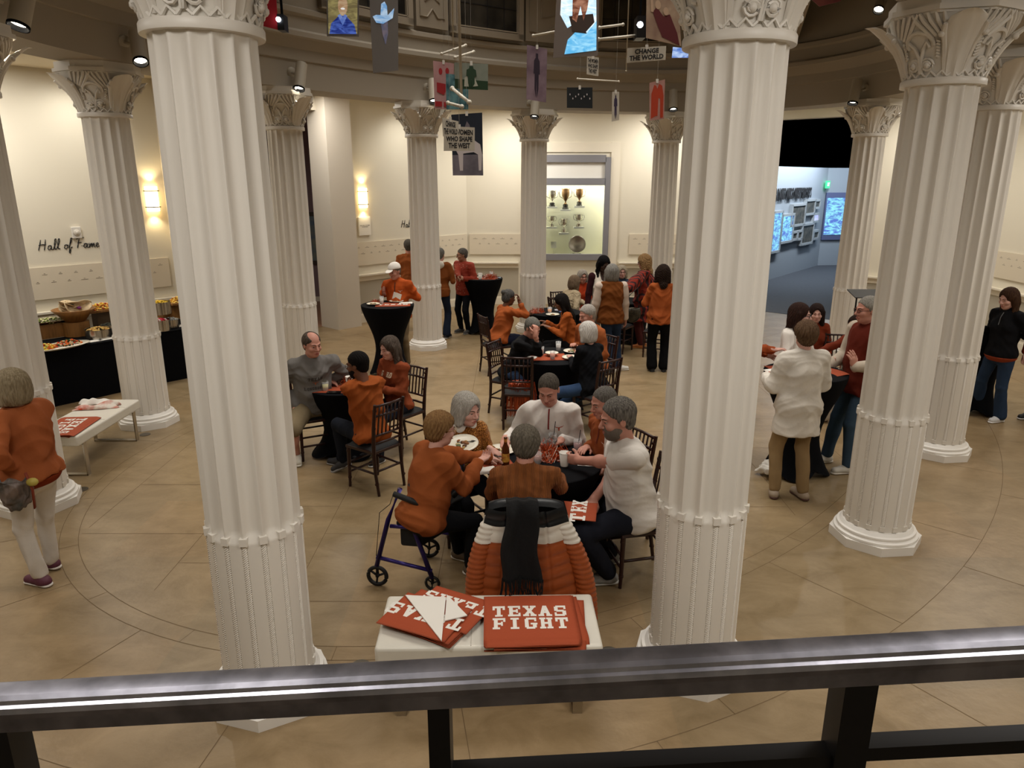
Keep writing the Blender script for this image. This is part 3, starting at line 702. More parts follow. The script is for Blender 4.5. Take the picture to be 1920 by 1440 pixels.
def capital_mesh():
    mb = MB(); z0 = 3.60; seg = 64; V = []; zs = [(0, .245), (.05, .252), (.12, .268), (.2, .298), (.28, .34), (.34, .375), (.40, .395)]
    for dz, r in zs:
        for i in range(seg):
            a = 2*PI*i/seg; c = abs(math.cos(2*(a-PI/4))); V.append((r*math.cos(a), r*math.sin(a), z0+dz))
    mb.add(V, [(i*seg+k, i*seg+(k+1) % seg, (i+1)*seg+(k+1) % seg, (i+1)*seg+k) for i in range(len(zs)-1) for k in range(seg)])
    def rad(z): return float(np.interp(z-z0, [q[0] for q in zs], [q[1] for q in zs]))
    def on(a, z, o=0): r = rad(z)+o; return (r*math.cos(a), r*math.sin(a), z)
    for q in range(4):                               # four broad leaves that curl out to a horn at the top
        a0 = q*PI/2+PI/4; prof = [(0, .012, .060), (.06, .024, .068), (.13, .036, .076), (.2, .050, .090), (.26, .068, .108), (.31, .090, .122), (.345, .112, .110), (.365, .135, .07), (.37, .165, .02)]
        V = []; nn = 9
        for dz, o, w in prof:
            r = rad(z0+dz)+o
            for j in range(nn):
                u = -1+2*j/(nn-1); da = u*w/r; rr = r-.020*u*u+.014*math.exp(-(abs(u)-.8)**2*60)+(.010*math.exp(-u*u*30))
                V.append((rr*math.cos(a0+da), rr*math.sin(a0+da), z0+dz))
        mb.add(V, [(i*nn+k, i*nn+k+1, (i+1)*nn+k+1, (i+1)*nn+k) for i in range(len(prof)-1) for k in range(nn-1)])
        for sgn in (1, -1):
            mb.tube([on(a0+sgn*.22, z0+.02, .0), on(a0+sgn*.25, z0+.12, .012), on(a0+sgn*.27, z0+.2, .03), on(a0+sgn*.30, z0+.27, .055), on(a0+sgn*.28, z0+.31, .085)], [.014, .019, .019, .021, .013], 6)
            mb.sph(on(a0+sgn*.33, z0+.255, .065), (.022, .022, .022), 8)
            for k in range(5):                          # ribs fanning from each leaf to the abacus
                mb.tube([on(a0+sgn*(.26+.06*k), z0+.29-.012*k, .016), on(a0+sgn*(.30+.115*k), z0+.345, .014), on(a0+sgn*(.33+.125*k), z0+.392, .016)], [.012, .016, .010], 5)
            for k in range(6): mb.tube([on(a0+sgn*(.365), z0+.13+.018*k, .012), on(a0+sgn*(.43), z0+.138+.018*k, .022)], .0095, 5)
            c0 = a0+PI/4-sgn*.17; sp = []               # scroll rosettes
            for k in range(22):
                t = k*.62; rr = .046*(1-k/26); sp.append(on(c0+sgn*math.cos(t)*rr/.27, z0+.082+math.sin(t)*rr, .014+.012*k/22))
            mb.tube(sp, .0092, 5)
            mb.sph(on(c0, z0+.082, .02), (.022, .022, .022), 8)
            mb.tube([on(a0+PI/4-sgn*.02, z0+.03, .012), on(a0+PI/4-sgn*.03, z0+.13, .014), on(a0+PI/4-sgn*.10, z0+.19, .02), on(a0+PI/4-sgn*.19, z0+.225, .026), on(a0+PI/4-sgn*.22, z0+.19, .026)], .013, 6)
        mb.tube([on(a0+PI/4+.30*math.cos(t), z0+.20+.085*math.sin(t), .014) for t in [PI*i/10 for i in range(11)]], .014, 6)
    for i in range(24):                               # zigzag at the foot of the bell
        a = 2*PI*i/24; mb.tube([on(a-PI/24, z0+.008, .010), on(a, z0+.042, .012), on(a+PI/24, z0+.008, .010)], .009, 5)
    return mb.mesh('capital', M_COL, True, 55)
CAPITAL = capital_mesh()
NECK = MB().lathe([(.24, 3.554), (.272, 3.556), (.274, 3.562), (.274, 3.594), (.270, 3.602), (.24, 3.604)], seg=64).mesh('necking_ring', M_COL, True, 40)
ABAC = MB().prism(octo(.42, PI/8), 3.985, 4.10).prism(octo(.445, PI/8), 4.00, 4.035).mesh('abacus', M_COL)
CNAME = {'C1': 'near white fluted column left of the white bench with towels', 'C2': 'near white fluted column right of the white bench with towels',
 'C3': 'white fluted column right of the woman in khaki trousers', 'C4': 'white fluted column beside the far right cocktail table',
 'C5': 'white fluted column in front of the dark gallery entrance', 'C6': 'narrow-looking far white column behind the person in tartan poncho', 'C7': 'white fluted column beside the lit trophy case',
 'C8': 'white fluted column beside the man in white cap', 'C9': 'white fluted column behind the man in grey hoodie',
 'C10': 'white fluted column at the end of the left bench', 'C11': 'white fluted column cut by the left edge, behind blonde woman'}
for n, x, y, a0 in COLS:
    c = empty('column', (x, y, 0), math.radians(a0), CNAME[n], 'column', 'fluted columns of the oval')
    for nm, me in (('base', BASE), ('shaft', SHAFT), ('rope_moulding', ROPE), ('necking_ring', NECK), ('capital', CAPITAL), ('abacus', ABAC)):
        link(nm, me, c)

# ------------------------------------------------------------ floor with its joints
fl = MB(); fl.add([(-12, -3, 0), (12, -3, 0), (12, 30, 0), (-12, 30, 0)], [(0, 1, 2, 3)], M_FLOOR)
def strip(p, q, w=.0045, z=.0012):
    p, q = np.array(p), np.array(q); d = (q-p)/max(np.linalg.norm(q-p), 1e-6); n = np.array([-d[1], d[0]])*w/2
    fl.add([(*(p-n), z), (*(q-n), z), (*(q+n), z), (*(p+n), z)], [(0, 1, 2, 3)], M_JOINT)
for off in (-.42, -.56, .62, 1.75, 2.9):
    for i in range(NR): strip(ringpt(i, off, 0)[:2], ringpt(i+1, off, 0)[:2])
for i in range(0, NR, 6):
    strip(ringpt(i, -.56, 0)[:2], ringpt(i, -.42, 0)[:2])
    strip(ringpt(i+2, -.42, 0)[:2], ringpt(i+2, .62, 0)[:2]); strip(ringpt(i+4, .62, 0)[:2], ringpt(i+4, 1.75, 0)[:2]); strip(ringpt(i+1, 1.75, 0)[:2], ringpt(i+1, 2.9, 0)[:2])
inner = np.array([ringpt(i, -.56, 0)[:2] for i in range(NR)])
def inside(p):
    x, y = p; c = False
    for i in range(NR):
        (x1, y1), (x2, y2) = inner[i], inner[(i+1) % NR]
        if (y1 > y) != (y2 > y) and x < (x2-x1)*(y-y1)/(y2-y1)+x1: c = not c
    return c
gx = [-7.84+1.04*k for k in range(16)]
for k, x in enumerate(gx):
    y = 2.
    while y < 17:
        if inside((x, y)) and inside((x, y+.25)): strip((x, y), (x, y+.25))
        y += .25
    y0 = 2.06 if k % 2 else 2.55
    for j in range(15):
        yy = y0+1.03*j
        if inside((x, yy)) and inside((x+1.04, yy)): strip((x, yy), (x+1.04, yy))
fl.build('floor', kind='structure')

# ------------------------------------------------------------ walls
WA, WB, WD = np.array([-1.05, 17.3]), np.array([4.6, 17.3]), np.array([8.85, 13.45])
DL = np.array([-.668, -.744]); DR = (WD-WB)/np.linalg.norm(WD-WB)
NL = np.array([.744, -.668]); NRT = np.array([DR[1], -DR[0]]); 
def wall_seg(mb, p, q, z0, z1, th=.25, m=None):
    """slab whose room face runs p->q, room on the right of p->q when th>0 goes to the left"""
    p, q = np.array(p, float), np.array(q, float); d = (q-p)/np.linalg.norm(q-p); n = np.array([-d[1], d[0]])*th
    mb.prism([tuple(p), tuple(q), tuple(q+n), tuple(p+n)], z0, z1, m)
def Lp(t, o=0): return WA+DL*t+NL*o
def Rp(s, o=0): return WB+DR*s+NRT*o
CH = 4.42
w = MB(); wall_seg(w, (.45-1.5, 17.3), (.45, 17.3), 0, CH); wall_seg(w, (2.2, 17.3), (4.6, 17.3), 0, CH); wall_seg(w, (.45, 17.3), (2.2, 17.3), 0, 1.06); wall_seg(w, (.45, 17.3), (2.2, 17.3), 3.36, CH)
w.build('wall_back', M_WALL, kind='structure')
w = MB(); wall_seg(w, Lp(3.34), Lp(0), 0, CH); wall_seg(w, Lp(12), Lp(6.3), 0, CH); wall_seg(w, Lp(6.3), Lp(3.9), 4.12, CH)
w.build('wall_left', M_WALL, kind='structure')
w = MB(); w.prism([tuple(Lp(3.90, .29)), tuple(Lp(3.34, .29)), tuple(Lp(3.34, -.30)), tuple(Lp(3.90, -.30))], 0, CH)
w.prism([tuple(Lp(6.3, .29)), tuple(Lp(6.86, .29)), tuple(Lp(6.86, -.3)), tuple(Lp(6.3, -.3))], 0, CH); w.build('wall_left_pier', mat('pier_paint', '#d3cabb', .7), kind='structure')
w = MB(); wall_seg(w, Rp(0), Rp(.25), 0, CH, .25); wall_seg(w, Rp(3.46), Rp(5.74), 0, CH, .25); wall_seg(w, Rp(.25), Rp(3.46), 4.10, CH, .25)
w.build('wall_right', M_WALL, kind='structure')
w = MB(); wall_seg(w, (8.85, 13.45), (8.85, -2.5), 0, CH); w.build('wall_right_side', M_WALL, kind='structure')
w = MB(); L0 = Lp(12); wall_seg(w, (L0[0], -2.5), tuple(L0), 0, CH); w.build('wall_left_side', M_WALL, kind='structure')
w = MB(); wall_seg(w, (9, -2.5), (-9.4, -2.5), 0, CH+3); w.build('wall_front', M_WALL, kind='structure')
# aisle ceiling round the drum
V = [ringpt(i, .28, 4.4) for i in range(NR)]; V += [(*(RC[i]+RN[i]*.28), 5.3) for i in range(NR)]
out = []
for i in range(NR):
    p, n = RC[i], RN[i]; t = 13.
    for (a, nn) in (((0, 17.45), (0, 1)), ((8.98, 0), (1, 0)), ((L0[0]-.2, 0), (-1, 0)), ((0, -2.7), (0, -1)), (tuple(Lp(0, -.2)), (-NL[0], -NL[1])), (tuple(Rp(0, -.2)), (-NRT[0], -NRT[1]))):
        dn = n @ np.array(nn)
        if dn > 1e-3: t = min(t, ((np.array(a)-p) @ np.array(nn))/dn)
    out.append((*(p+n*t), 4.4))
V += out
cl = MB().add(V, [(i, (i+1) % NR, 2*NR+(i+1) % NR, 2*NR+i) for i in range(NR)], M_CEIL)
for off, wd in ((.62, .02), (1.25, .014)):            # shadow gaps in the ceiling
    for i in range(NR):
        cl.add([ringpt(i, off, 4.397), ringpt(i+1, off, 4.397), ringpt(i+1, off+wd, 4.397), ringpt(i, off+wd, 4.397)], [(0, 1, 2, 3)], M_DARK)
for i in range(0, NR, 9):
    a, b = np.array(ringpt(i, .62, 0)[:2]), np.array(ringpt(i, 1.25, 0)[:2]); n = (b-a)[::-1]*np.array([-1, 1])/np.linalg.norm(b-a)*.006
    cl.add([(*(a-n), 4.3965), (*(b-n), 4.3965), (*(b+n), 4.3965), (*(a+n), 4.3965)], [(0, 1, 2, 3)], M_DARK)
cl.build('ceiling', kind='structure')

# chair rail, skirting and name panels run along each wall
def along(P, t0, t1, o0, o1, z0, z1, mb, m=None):
    mb.prism([tuple(P(t0, o0)), tuple(P(t1, o0)), tuple(P(t1, o1)), tuple(P(t0, o1))], z0, z1, m)
Bp = lambda t, o=0: np.array([-1.05+t, 17.3-o]); Sp = lambda t, o=0: np.array([8.85-o, 13.45-t])
n = 1
for P, runs in ((Lp, [(0, 3.34), (6.86, 12)]), (Bp, [(0, 1.2), (3.55, 5.65)]), (Rp, [(0, .25), (3.46, 5.74)]), (Sp, [(0, 12)])):
    mb = MB()
    for a, b in runs:
        along(P, a, b, -.01, .05, .93, .97, mb); along(P, a, b, -.01, .03, .86, .93, mb); along(P, a, b, -.01, .10, .97, 1.00, mb); along(P, a, b, -.01, .03, .0, .16, mb); along(P, a, b, -.01, .018, .16, .19, mb)
    n += 1; mb.build('trim_%d' % n, M_TRIM, kind='structure')
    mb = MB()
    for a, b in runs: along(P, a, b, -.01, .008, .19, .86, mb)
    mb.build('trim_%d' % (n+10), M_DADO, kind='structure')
M_PANEL = mat('panel_board', '#d8cdb8', .7)
def name_panel(P, t0, t1, label, z0=1.18, z1=1.65, step=.21):
    o = empty('name_panel', (*P(t0), z0), 0, label, 'wall panel', 'hall of fame name panels'); base = np.array([*P(t0), z0])
    mb = MB(); along(lambda t, q=0: P(t, q)-base[:2], t0, t1, .002, .028, 0, z1-z0, mb); mb.build('board', M_PANEL, o); tx = MB(); k = 0
    t = min(t0, t1)+.14
    while t < max(t0, t1)-.1:
        for row in (0, 1):
            tt = t+.5*step*row
            if tt > max(t0, t1)-.08: continue
            wd = RNG.choice((.05, .07, .10)); zz = (z1-z0)*(.80-.25*row)
            for dz, ww in ((0, .022), (-.018, wd)):
                along(lambda a, q=0: P(a, q)-base[:2], tt-ww/2, tt+ww/2, .0285, .0295, zz+dz-.0028, zz+dz+.0028, tx)
        t += step
    tx.build('small_print', mat('small_print', '#6e655a', .8), o)
name_panel(Lp, 10.2, 6.95, 'long cream name panel above the buffet table on the left')
name_panel(Lp, 3.28, .04, 'cream name panel below the wall sconce, behind the white-capped man')
name_panel(Bp, .05, 1.32, 'cream name panel on back wall between two far columns'); name_panel(Bp, 3.78, 5.5, 'cream name panel on back wall right of the trophy case')
name_panel(Sp, .05, 3.2, 'cream name panel at the right edge behind woman in black')

# wall sconces: a half-round glowing shade held by two metal bands
def sconce(t, z, label):
    p = Lp(t, .0); o = empty('wall_sconce', (*p, z), math.atan2(NL[1], NL[0]), label, 'wall lamp', 'paired wall sconces')
    m = MB()
    V = []
    for z_, rr in ((-.19, .085), (.19, .085)):
        for i in range(13): a = -PI/2+PI*i/12; V.append((.015+rr*math.cos(a), rr*1.15*math.sin(a), z_))
    m.add(V, [(i, i+1, 13+i+1, 13+i) for i in range(12)])
    m.build('shade', mat('sconce_glass', '#ffe9b8', .5, emis='#ffe2a4', estr=7.), o, True)
    for zz in (-.125, .125):
        m = MB(); m.tube([(.015+.095*math.cos(-PI/2+PI*i/12), .115*math.sin(-PI/2+PI*i/12), zz) for i in range(13)], .009, 6); m.build('band', mat('sconce_band', '#55452f', .4, metal=.6), o)
    m = MB(); m.box((.012, 0, 0), (.02, .17, .34)); m.build('back_plate', M_TRIM, o)
    for zz, s_ in ((.24, 1), (-.24, -1)):
        l = bpy.data.lights.new('sconce_light', 'SPOT'); l.energy = 7; l.color = (1, .78, .42); l.spot_size = math.radians(120); l.spot_blend = .8; l.shadow_soft_size = .03
        q = Lp(t, .07); lo = bpy.data.objects.new('sconce_light', l); COL.objects.link(lo); lo.location = (*q, z+zz); lo.rotation_euler = (PI, 0, 0) if s_ > 0 else (0, 0, 0)
def t_of(p): return float((np.array(p)[:2]-WA) @ DL)
def wall_hit(x, y, P=Lp, Nn=NL):
    d = ray(x, y); a = P(0); t = (a @ Nn)/(d[:2] @ Nn); return d*t+np.array([0, 0, CAM_H])
h = wall_hit(284, 373); sconce(t_of(h), h[2], 'glowing wall sconce between the two left columns')
h = wall_hit(679, 371); sconce(t_of(h), h[2], 'glowing wall sconce above the white placard')
# sign and strobe on the left wall
def wall_frame(p, Nn):
    ax = np.array([-Nn[1], Nn[0], 0]); ax = ax if ray(960, 720) @ np.array([0, 0, 1]) else ax
    if ax[0] < 0: ax = -ax
    return np.array(p), ax, np.array([Nn[0], Nn[1], 0])
def wall_text(txt, x, y, h, label, P=Lp, Nn=NL, parent=None, m=M_DARK, **k):
    c, ax, nn = wall_frame(wall_hit(x, y, P, Nn), Nn); v, f = text2d(txt, **k)
    o = MB().add([c+ax*a*h+np.array([0, 0, b*h])+nn*.006 for a, b in v], f).build('lettering' if parent else 'wall_lettering', m); 
    return meta(o, label, 'wall lettering')
# handwritten script drawn as brush strokes
STR = {'H': [[(0, 0), (.12, .5), (.2, 1)], [(.5, 0), (.58, .5), (.62, 1.02)], [(.02, .48), (.3, .55), (.66, .52)]],
 'a': [[(.32, .40), (.14, .42), (.04, .2), (.12, .03), (.28, .12), (.36, .4), (.34, .12), (.46, .02), (.56, .1)]],
 'l': [[(0, .1), (.22, .6), (.26, .98), (.16, 1.0), (.1, .5), (.16, .05), (.3, .1)]],
 'o': [[(.26, .4), (.1, .38), (.04, .16), (.16, .02), (.32, .14), (.30, .36), (.22, .4), (.44, .34)]],
 'f': [[(0, .1), (.2, .55), (.32, .98), (.2, .98), (.12, .4), (.06, -.35), (.16, -.38), (.2, .05), (.36, .16)]],
 'F': [[(.1, 0), (.2, .5), (.28, .95)], [(.02, .88), (.3, 1.0), (.72, 1.02)], [(.12, .5), (.3, .54), (.5, .56)]],
 'm': [[(.0, .38), (.06, .2), (.06, 0), (.16, .32), (.26, .38), (.28, .04), (.38, .34), (.48, .36), (.5, .06), (.62, .08)]],
 'e': [[(.02, .14), (.24, .24), (.24, .4), (.1, .38), (.06, .12), (.2, 0), (.38, .12)]]}
ADV = {'H': .78, 'a': .52, 'l': .3, 'o': .42, 'f': .36, 'F': .66, 'm': .62, 'e': .36, ' ': .34}
def script(txt, x, y, h, label, P=Lp, Nn=NL, slope=.0):
    c, ax, nn = wall_frame(wall_hit(x, y, P, Nn), Nn); mb = MB(); u = 0
    for ch in txt:
        for st in STR.get(ch, []):
            pp_ = [np.array(q) for q in st]; fine = []
            for i in range(len(pp_)-1):
                p0, p1, p2, p3 = pp_[max(i-1, 0)], pp_[i], pp_[i+1], pp_[min(i+2, len(pp_)-1)]
                for k in range(4):
                    t = k/4; fine.append(.5*((2*p1)+(-p0+p2)*t+(2*p0-5*p1+4*p2-p3)*t*t+(-p0+3*p1-3*p2+p3)*t**3))
            fine.append(pp_[-1]); W = []
            mb.tube([c+ax*(u+q[0]+q[1]*.12)*h+np.array([0, 0, (q[1]+slope*(u+q[0]))*h])+nn*.006 for q in fine], [h*.022+h*.03*abs(math.sin(i*.9)) for i in range(len(fine))], 5)
        u += ADV.get(ch, .4)
    mb.build('wall_lettering', M_DARK, label=label, cat='wall lettering')
script('Hall of Fame', 72, 470, .150, 'dark handwritten Hall of Fame wall title on the left')
script('Hall of Fame', 752, 427, .15, 'dark handwritten wall title half hidden behind a far column')
wall_text('Cowgirls of the\nNational Hall of Fame', 168, 458, .028, 'two tiny lines of print beside the left wall title')
h = wall_hit(142, 436); c, ax, nn = wall_frame(h, NL); o = empty('alarm_strobe', tuple(c), math.atan2(NL[1], NL[0]), 'small white fire alarm strobe above the handwritten wall title', 'alarm')
m = MB(); m.box((.02, 0, 0), (.04, .13, .17)); b_ = m.build('housing', M_WHITE, o); bevel(b_, .008)
m = MB(); m.tube([(.045, .0, .0), (.055, .0, .0)], [.05, .04], 16); m.sph((.058, 0, 0), (.012, .022, .03), 10); m.build('speaker_cone', mat('strobe_face', '#cfc9be', .4), o, True)
h = wall_hit(682, 424); c, ax, nn = wall_frame(h, NL); o = empty('placard', tuple(c), math.atan2(NL[1], NL[0]), 'white wall placard with small print under the sconce', 'placard')
m = MB(); m.box((.02, 0, 0), (.035, .29, .36)); m.build('board', M_PAPER, o)
v, f = text2d('THE HALL OF FAME\nHONOREES', bold=.01)
MB().add([(.0395, a*.028, b*.028) for a, b in v], f).build('lettering', M_DARK, o)

# hall beyond the left opening: mauve wall, skirting, framed painting
hm_ = mat('mauve_paint', '#8a7478', .8); hp = lambda a, b: (a, b)
HA, HB = np.array([-3.2, 17.95]), np.array([-8.6, 16.9])
w = MB(); wall_seg(w, HB, HA, 0, 4.4, .15, hm_); wall_seg(w, Lp(3.34, -.3), HA, 0, 4.4, .1, hm_); w.build('wall_hall', kind='structure')
dH = (HB-HA)/np.linalg.norm(HB-HA); nH = np.array([-dH[1], dH[0]]); nH = -nH if nH[1] > 0 else nH
mb = MB(); mb.prism([tuple(HA), tuple(HB), tuple(HB+nH*.02), tuple(HA+nH*.02)], 0, .12); mb.build('baseboard_hall', M_TRIM, kind='structure')
def plane_hit(x, y, a, nn): d = ray(x, y); t = (np.array(a) @ nn)/(d[:2] @ nn); return d*t+np.array([0, 0, CAM_H])
p1, p2, p3 = plane_hit(583, 398, HA, nH), plane_hit(598, 400, HA, nH), plane_hit(590, 495, HA, nH)
zc = (p1[2]+p3[2])/2; hh = p1[2]-p3[2]; c = (plane_hit(588, 447, HA, nH)[:2])+nH*.03
o = empty('framed_painting', (*c, zc), math.atan2(dH[1], dH[0]), 'dark framed painting in the hall behind the left column', 'painting')
m = MB()
for s_ in (1, -1): m.box((s_*.48, 0, 0), (.09, .06, hh)); m.box((0, 0, s_*(hh/2-.04)), (1.0, .06, .09))
m.build('frame', mat('frame_dark', '#3a2c22', .5), o)
m = MB(); m.box((0, .0, 0), (.9, .03, hh-.1)); m.build('canvas', mat('painting', '#5a6f86', .7, col2='#8a8f80', vscale=4), o)
w = MB(); w.add([(*Lp(3.3, -.26), .004), (*Lp(6.3, -.26), .004), (*HB, .004), (*HA, .004)], [(0, 1, 2, 3)]); w.build('floor_hall', mat('hall_wood', '#9c7358', .4, var=.1, vscale=3, stretch=(1, 8, 1)), kind='structure')
w = MB(); w.add([(*Lp(3.3, -.26), 4.4), (*Lp(6.3, -.26), 4.4), (*HB, 4.4), (*HA, 4.4)], [(0, 1, 2, 3)]); w.build('ceiling_hall', M_CEIL, kind='structure')

# trophy case in the back wall
o = empty('trophy_case', (1.325, 17.3, 1.06), 0, 'grey framed glass trophy case lit inside the back wall', 'display case')
X0, X1, DEP = -.875, .875, .5; Z1 = 2.3; zt = 1.76
m = MB(); m.box((0, DEP+.02, Z1/2), (1.8, .04, Z1)); m.box((0, DEP/2+.03, -.0), (1.75, DEP, .03)); m.box((0, DEP/2+.03, zt), (1.75, DEP, .03))
for s_ in (1, -1): m.box((s_*.875, DEP/2+.03, zt/2), (.03, DEP, zt))
m.build('cabinet_interior', mat('case_lining', '#e6e4cc', .8), o)
m = MB(); y = -.03
for s_ in (1, -1): m.box((s_*.85, y, Z1/2), (.12, .10, Z1))
for z_, t_ in ((.06, .14), (zt, .15), (Z1-.03, .16)): m.box((0, y, z_), (1.6, .10, t_))
m.build('case_frame', M_GREY, o)
m = MB()
for s_ in (1, -1): m.box((s_*1.02, -.015, Z1/2+.1), (.20, .04, Z1+.45))
m.box((0, -.015, Z1+.21), (1.84, .04, .20)); m.build('architrave', M_TRIM, o)
MB().box((0, .0, zt+.27), (1.6, .02, .38)).build('transom_panel', mat('transom_white', '#ebe9e2', .5), o)
MB().box((0, -.02, zt/2+.04), (1.58, .008, zt-.2)).build('glass_pane', mat('case_glass', '#ffffff', .02, trans=1., ior=1.02), o)
case = o
def case_pt(x, y, Y=17.62): return at(x, y, Y)
M_SILV = mat('silver_metal', '#b5b2a6', .25, metal=1.); M_BRONZE = mat('bronze_metal', '#6a5238', .3, metal=.9)
def cup(x, ytop, ybot, label, kind='silver', handles=True, base='black', wide=1.):
    pb = case_pt(x, ybot); ptp = case_pt(x, ytop); H_ = ptp[2]-pb[2]; r = H_*.26*wide
    e = empty('trophy', tuple(pb), 0, label, 'trophy', 'trophies in the case'); bh = H_*.22; met = M_SILV if kind == 'silver' else M_BRONZE
    MB().lathe([(r*.75, 0), (r*.75, bh*.3), (r*.62, bh*.35), (r*.62, bh)], seg=20).build('plinth', mat('trophy_base', '#15130f', .4) if base == 'black' else met, e, ang=40)
    MB().lathe([(r*.5, bh), (r*.22, bh+H_*.06), (r*.16, bh+H_*.14), (r*.5, bh+H_*.24), (r*.85, bh+H_*.42), (r*.92, bh+H_*.6), (r*.8, bh+H_*.7), (r, bh+H_*.78), (r*.9, bh+H_*.78), (r*.1, bh+H_*.7)], seg=20).build('bowl', met, e, True)
    if handles:
        for s_ in (1, -1):
            m = MB(); m.tube([(s_*r*.6, 0, bh+H_*.28), (s_*r*1.3, 0, bh+H_*.36), (s_*r*1.5, 0, bh+H_*.56), (s_*r*1.25, 0, bh+H_*.76), (s_*r*.85, 0, bh+H_*.70)], r*.075, 6); m.build('handle', met, e, True)
def shelf(x, y): p = case_pt(x, y); meta(MB().box((p[0], p[1], p[2]-.02), (.24, .2, .04)).build('shelf_block', mat('shelf_white', '#efeee0', .4)), 'small white shelf block under a trophy in the lit case', 'shelf', 'shelf blocks in the case')
for x, yt, yb, lab, kd, wd in ((1035, 356, 387, 'silver pitcher on black plinth, top left of the case', 'silver', 1), (1060, 352, 392, 'tall bronze trophy cup on black base, top middle of the case', 'bronze', .8), (1086, 353, 386, 'bronze cup with looping handles, top right of the case', 'bronze', .9),
        (1034, 405, 425, 'small silver two-handled cup, middle row left of the case', 'silver', 1.2), (1057, 410, 436, 'silver lidded cup on the lowest shelf of the case', 'silver', 1), (1085, 402, 425, 'wide silver jug, middle row right of the case', 'silver', 1.2)):
    cup(x, yt, yb, lab, kd, True, 'black' if yb < 400 else 'metal', wd); shelf(x, yb)
p = case_pt(1082, 458); e = empty('silver_platter', (p[0], p[1], p[2]), 0, 'large round silver platter standing in the trophy case', 'platter')
R90 = rotx(-PI/2+.15)
MB().lathe([(.005, .012), (.10, .012), (.12, .02), (.185, .03), (.205, .034), (.205, .028), (.12, .012), (.10, .0)], seg=40, R=rotx(PI/2-.12)).build('dish', M_SILV, e, True)
MB().box((0, .02, -.225), (.2, .1, .02)).build('stand', M_CHROME, e)
p = case_pt(1038, 459); e = empty('info_card', (p[0], p[1], p[2]), 0, 'small white printed card on a stand inside the case', 'card')
MB().box((0, 0, 0), (.13, .01, .15), R=rotx(-.2)).build('card', M_PAPER, e); MB().cyl((0, .02, -.25), (0, .02, -.07), .004).build('stem', M_CHROME, e)
area_light('case_light', (1.325, 17.55, 2.78), (0, 0, 0), 1.4, .3, 75, (1, .98, .88))
MB().box((1.325, 17.94, 2.2), (2.4, .05, 4.4)).build('wall_case_back', M_WALL, kind='structure')

# ------------------------------------------------------------ gallery behind the right opening
G0 = np.array([5.0, 18.35]); G1 = np.array([10.5, 25.2]); G2 = np.array([15.5, 25.9])
M_GW = mat('gallery_wall', '#9aa3ac', .7)
w = MB(); wall_seg(w, G0, G1, 0, 3.22, .15, M_GW); wall_seg(w, G1, G2, 0, 3.22, .15, M_GW); w.build('wall_gallery', kind='structure')
MBLK = mat('gallery_black', '#000000', 1.); MBLK.node_tree.nodes['Principled BSDF'].inputs['Specular IOR Level'].default_value = 0
w = MB(); wall_seg(w, G0, G1, 3.22, 6.5, .15, MBLK); wall_seg(w, G1, G2, 3.22, 6.5, .15, MBLK); wall_seg(w, (15.5, 26), (15.5, 8), 0, 6.5, .15, MBLK); wall_seg(w, (3.5, 18.2), G0, 0, 6.5, .15, MBLK); wall_seg(w, (15.5, 9), (9.2, 12.6), 0, 6.5, .15, MBLK)
w.prism([(3.4, 17.6), (9.0, 12.8), (15.6, 8), (15.6, 26), (10.4, 25.5), (4.5, 18.5)], 6.4, 6.5, MBLK)
wall_seg(w, Rp(-.2, -.27), Rp(5.8, -.27), 4.42, 6.5, .05, MBLK); w.build('ceiling_gallery', kind='structure')
w = MB(); w.prism([tuple(Rp(.25, -.02)), tuple(Rp(3.46, -.02)), (15.4, 9), (15.4, 25.9), tuple(G1), tuple(G0)], .001, .006); w.build('floor_gallery', mat('gallery_carpet', '#474b52', .9, var=.08, vscale=12), kind='structure')
dG = (G1-G0)/np.linalg.norm(G1-G0); nG = np.array([dG[1], -dG[0]])
def gal(x, y, o=.0): return plane_hit(x, y, G0, nG)+np.array([*nG, 0])*o
aG = math.atan2(dG[1], dG[0])
p = gal(1486, 363, .03); v, f = text2d('PERFORMERS AND WILD WEST SHOWS', bold=.06, xs=.62); hgt = .40; mx_ = max(a for a, b in v)
pe = gal(1517, 362, .03); V = []; Fc = []
c2 = MB(); nv = len(v)
for off in (0, .05): V += [pe+np.array([*dG, 0])*(a-mx_)*hgt+np.array([0, 0, b*hgt])+np.array([*nG, 0])*off for a, b in v]
c2.add(V, [tuple(q) for q in f]+[tuple(i+nv for i in q) for q in f]); c2.build('gallery_lettering', M_DARK, label='black raised capital lettering along the blue-grey gallery wall', cat='wall lettering')
def gal_frame(x0, y0, x1, y1, label, cat, fr, inner, glow=0., o=.05):
    a, b = gal(x0, y0, o), gal(x1, y1, o); t = (b-a)[:2] @ dG; h_ = a[2]-b[2]; c = (a+b)/2
    e = empty('screen' if glow else 'framed_picture', (*((a+b)/2)[:2], c[2]), aG, label, cat, None if glow else 'framed pictures on the gallery wall')
    m = MB()
    for s_ in (1, -1): m.box((s_*(t/2-.03), 0, 0), (.07, .10, h_)); m.box((0, 0, s_*(h_/2-.03)), (t, .10, .07))
    m.build('frame', mat('gal_frame', fr, .5), e)
    MB().box((0, .0, 0), (t-.1, .04, h_-.1)).build('display' if glow else 'picture', inner, e)
pg = mat('old_photo', '#6a675f', .6, col2='#3c3f3e', vscale=7); sg_ = mat('screen_blue', '#203040', .4, emis='#5cc0f0', estr=1.6)
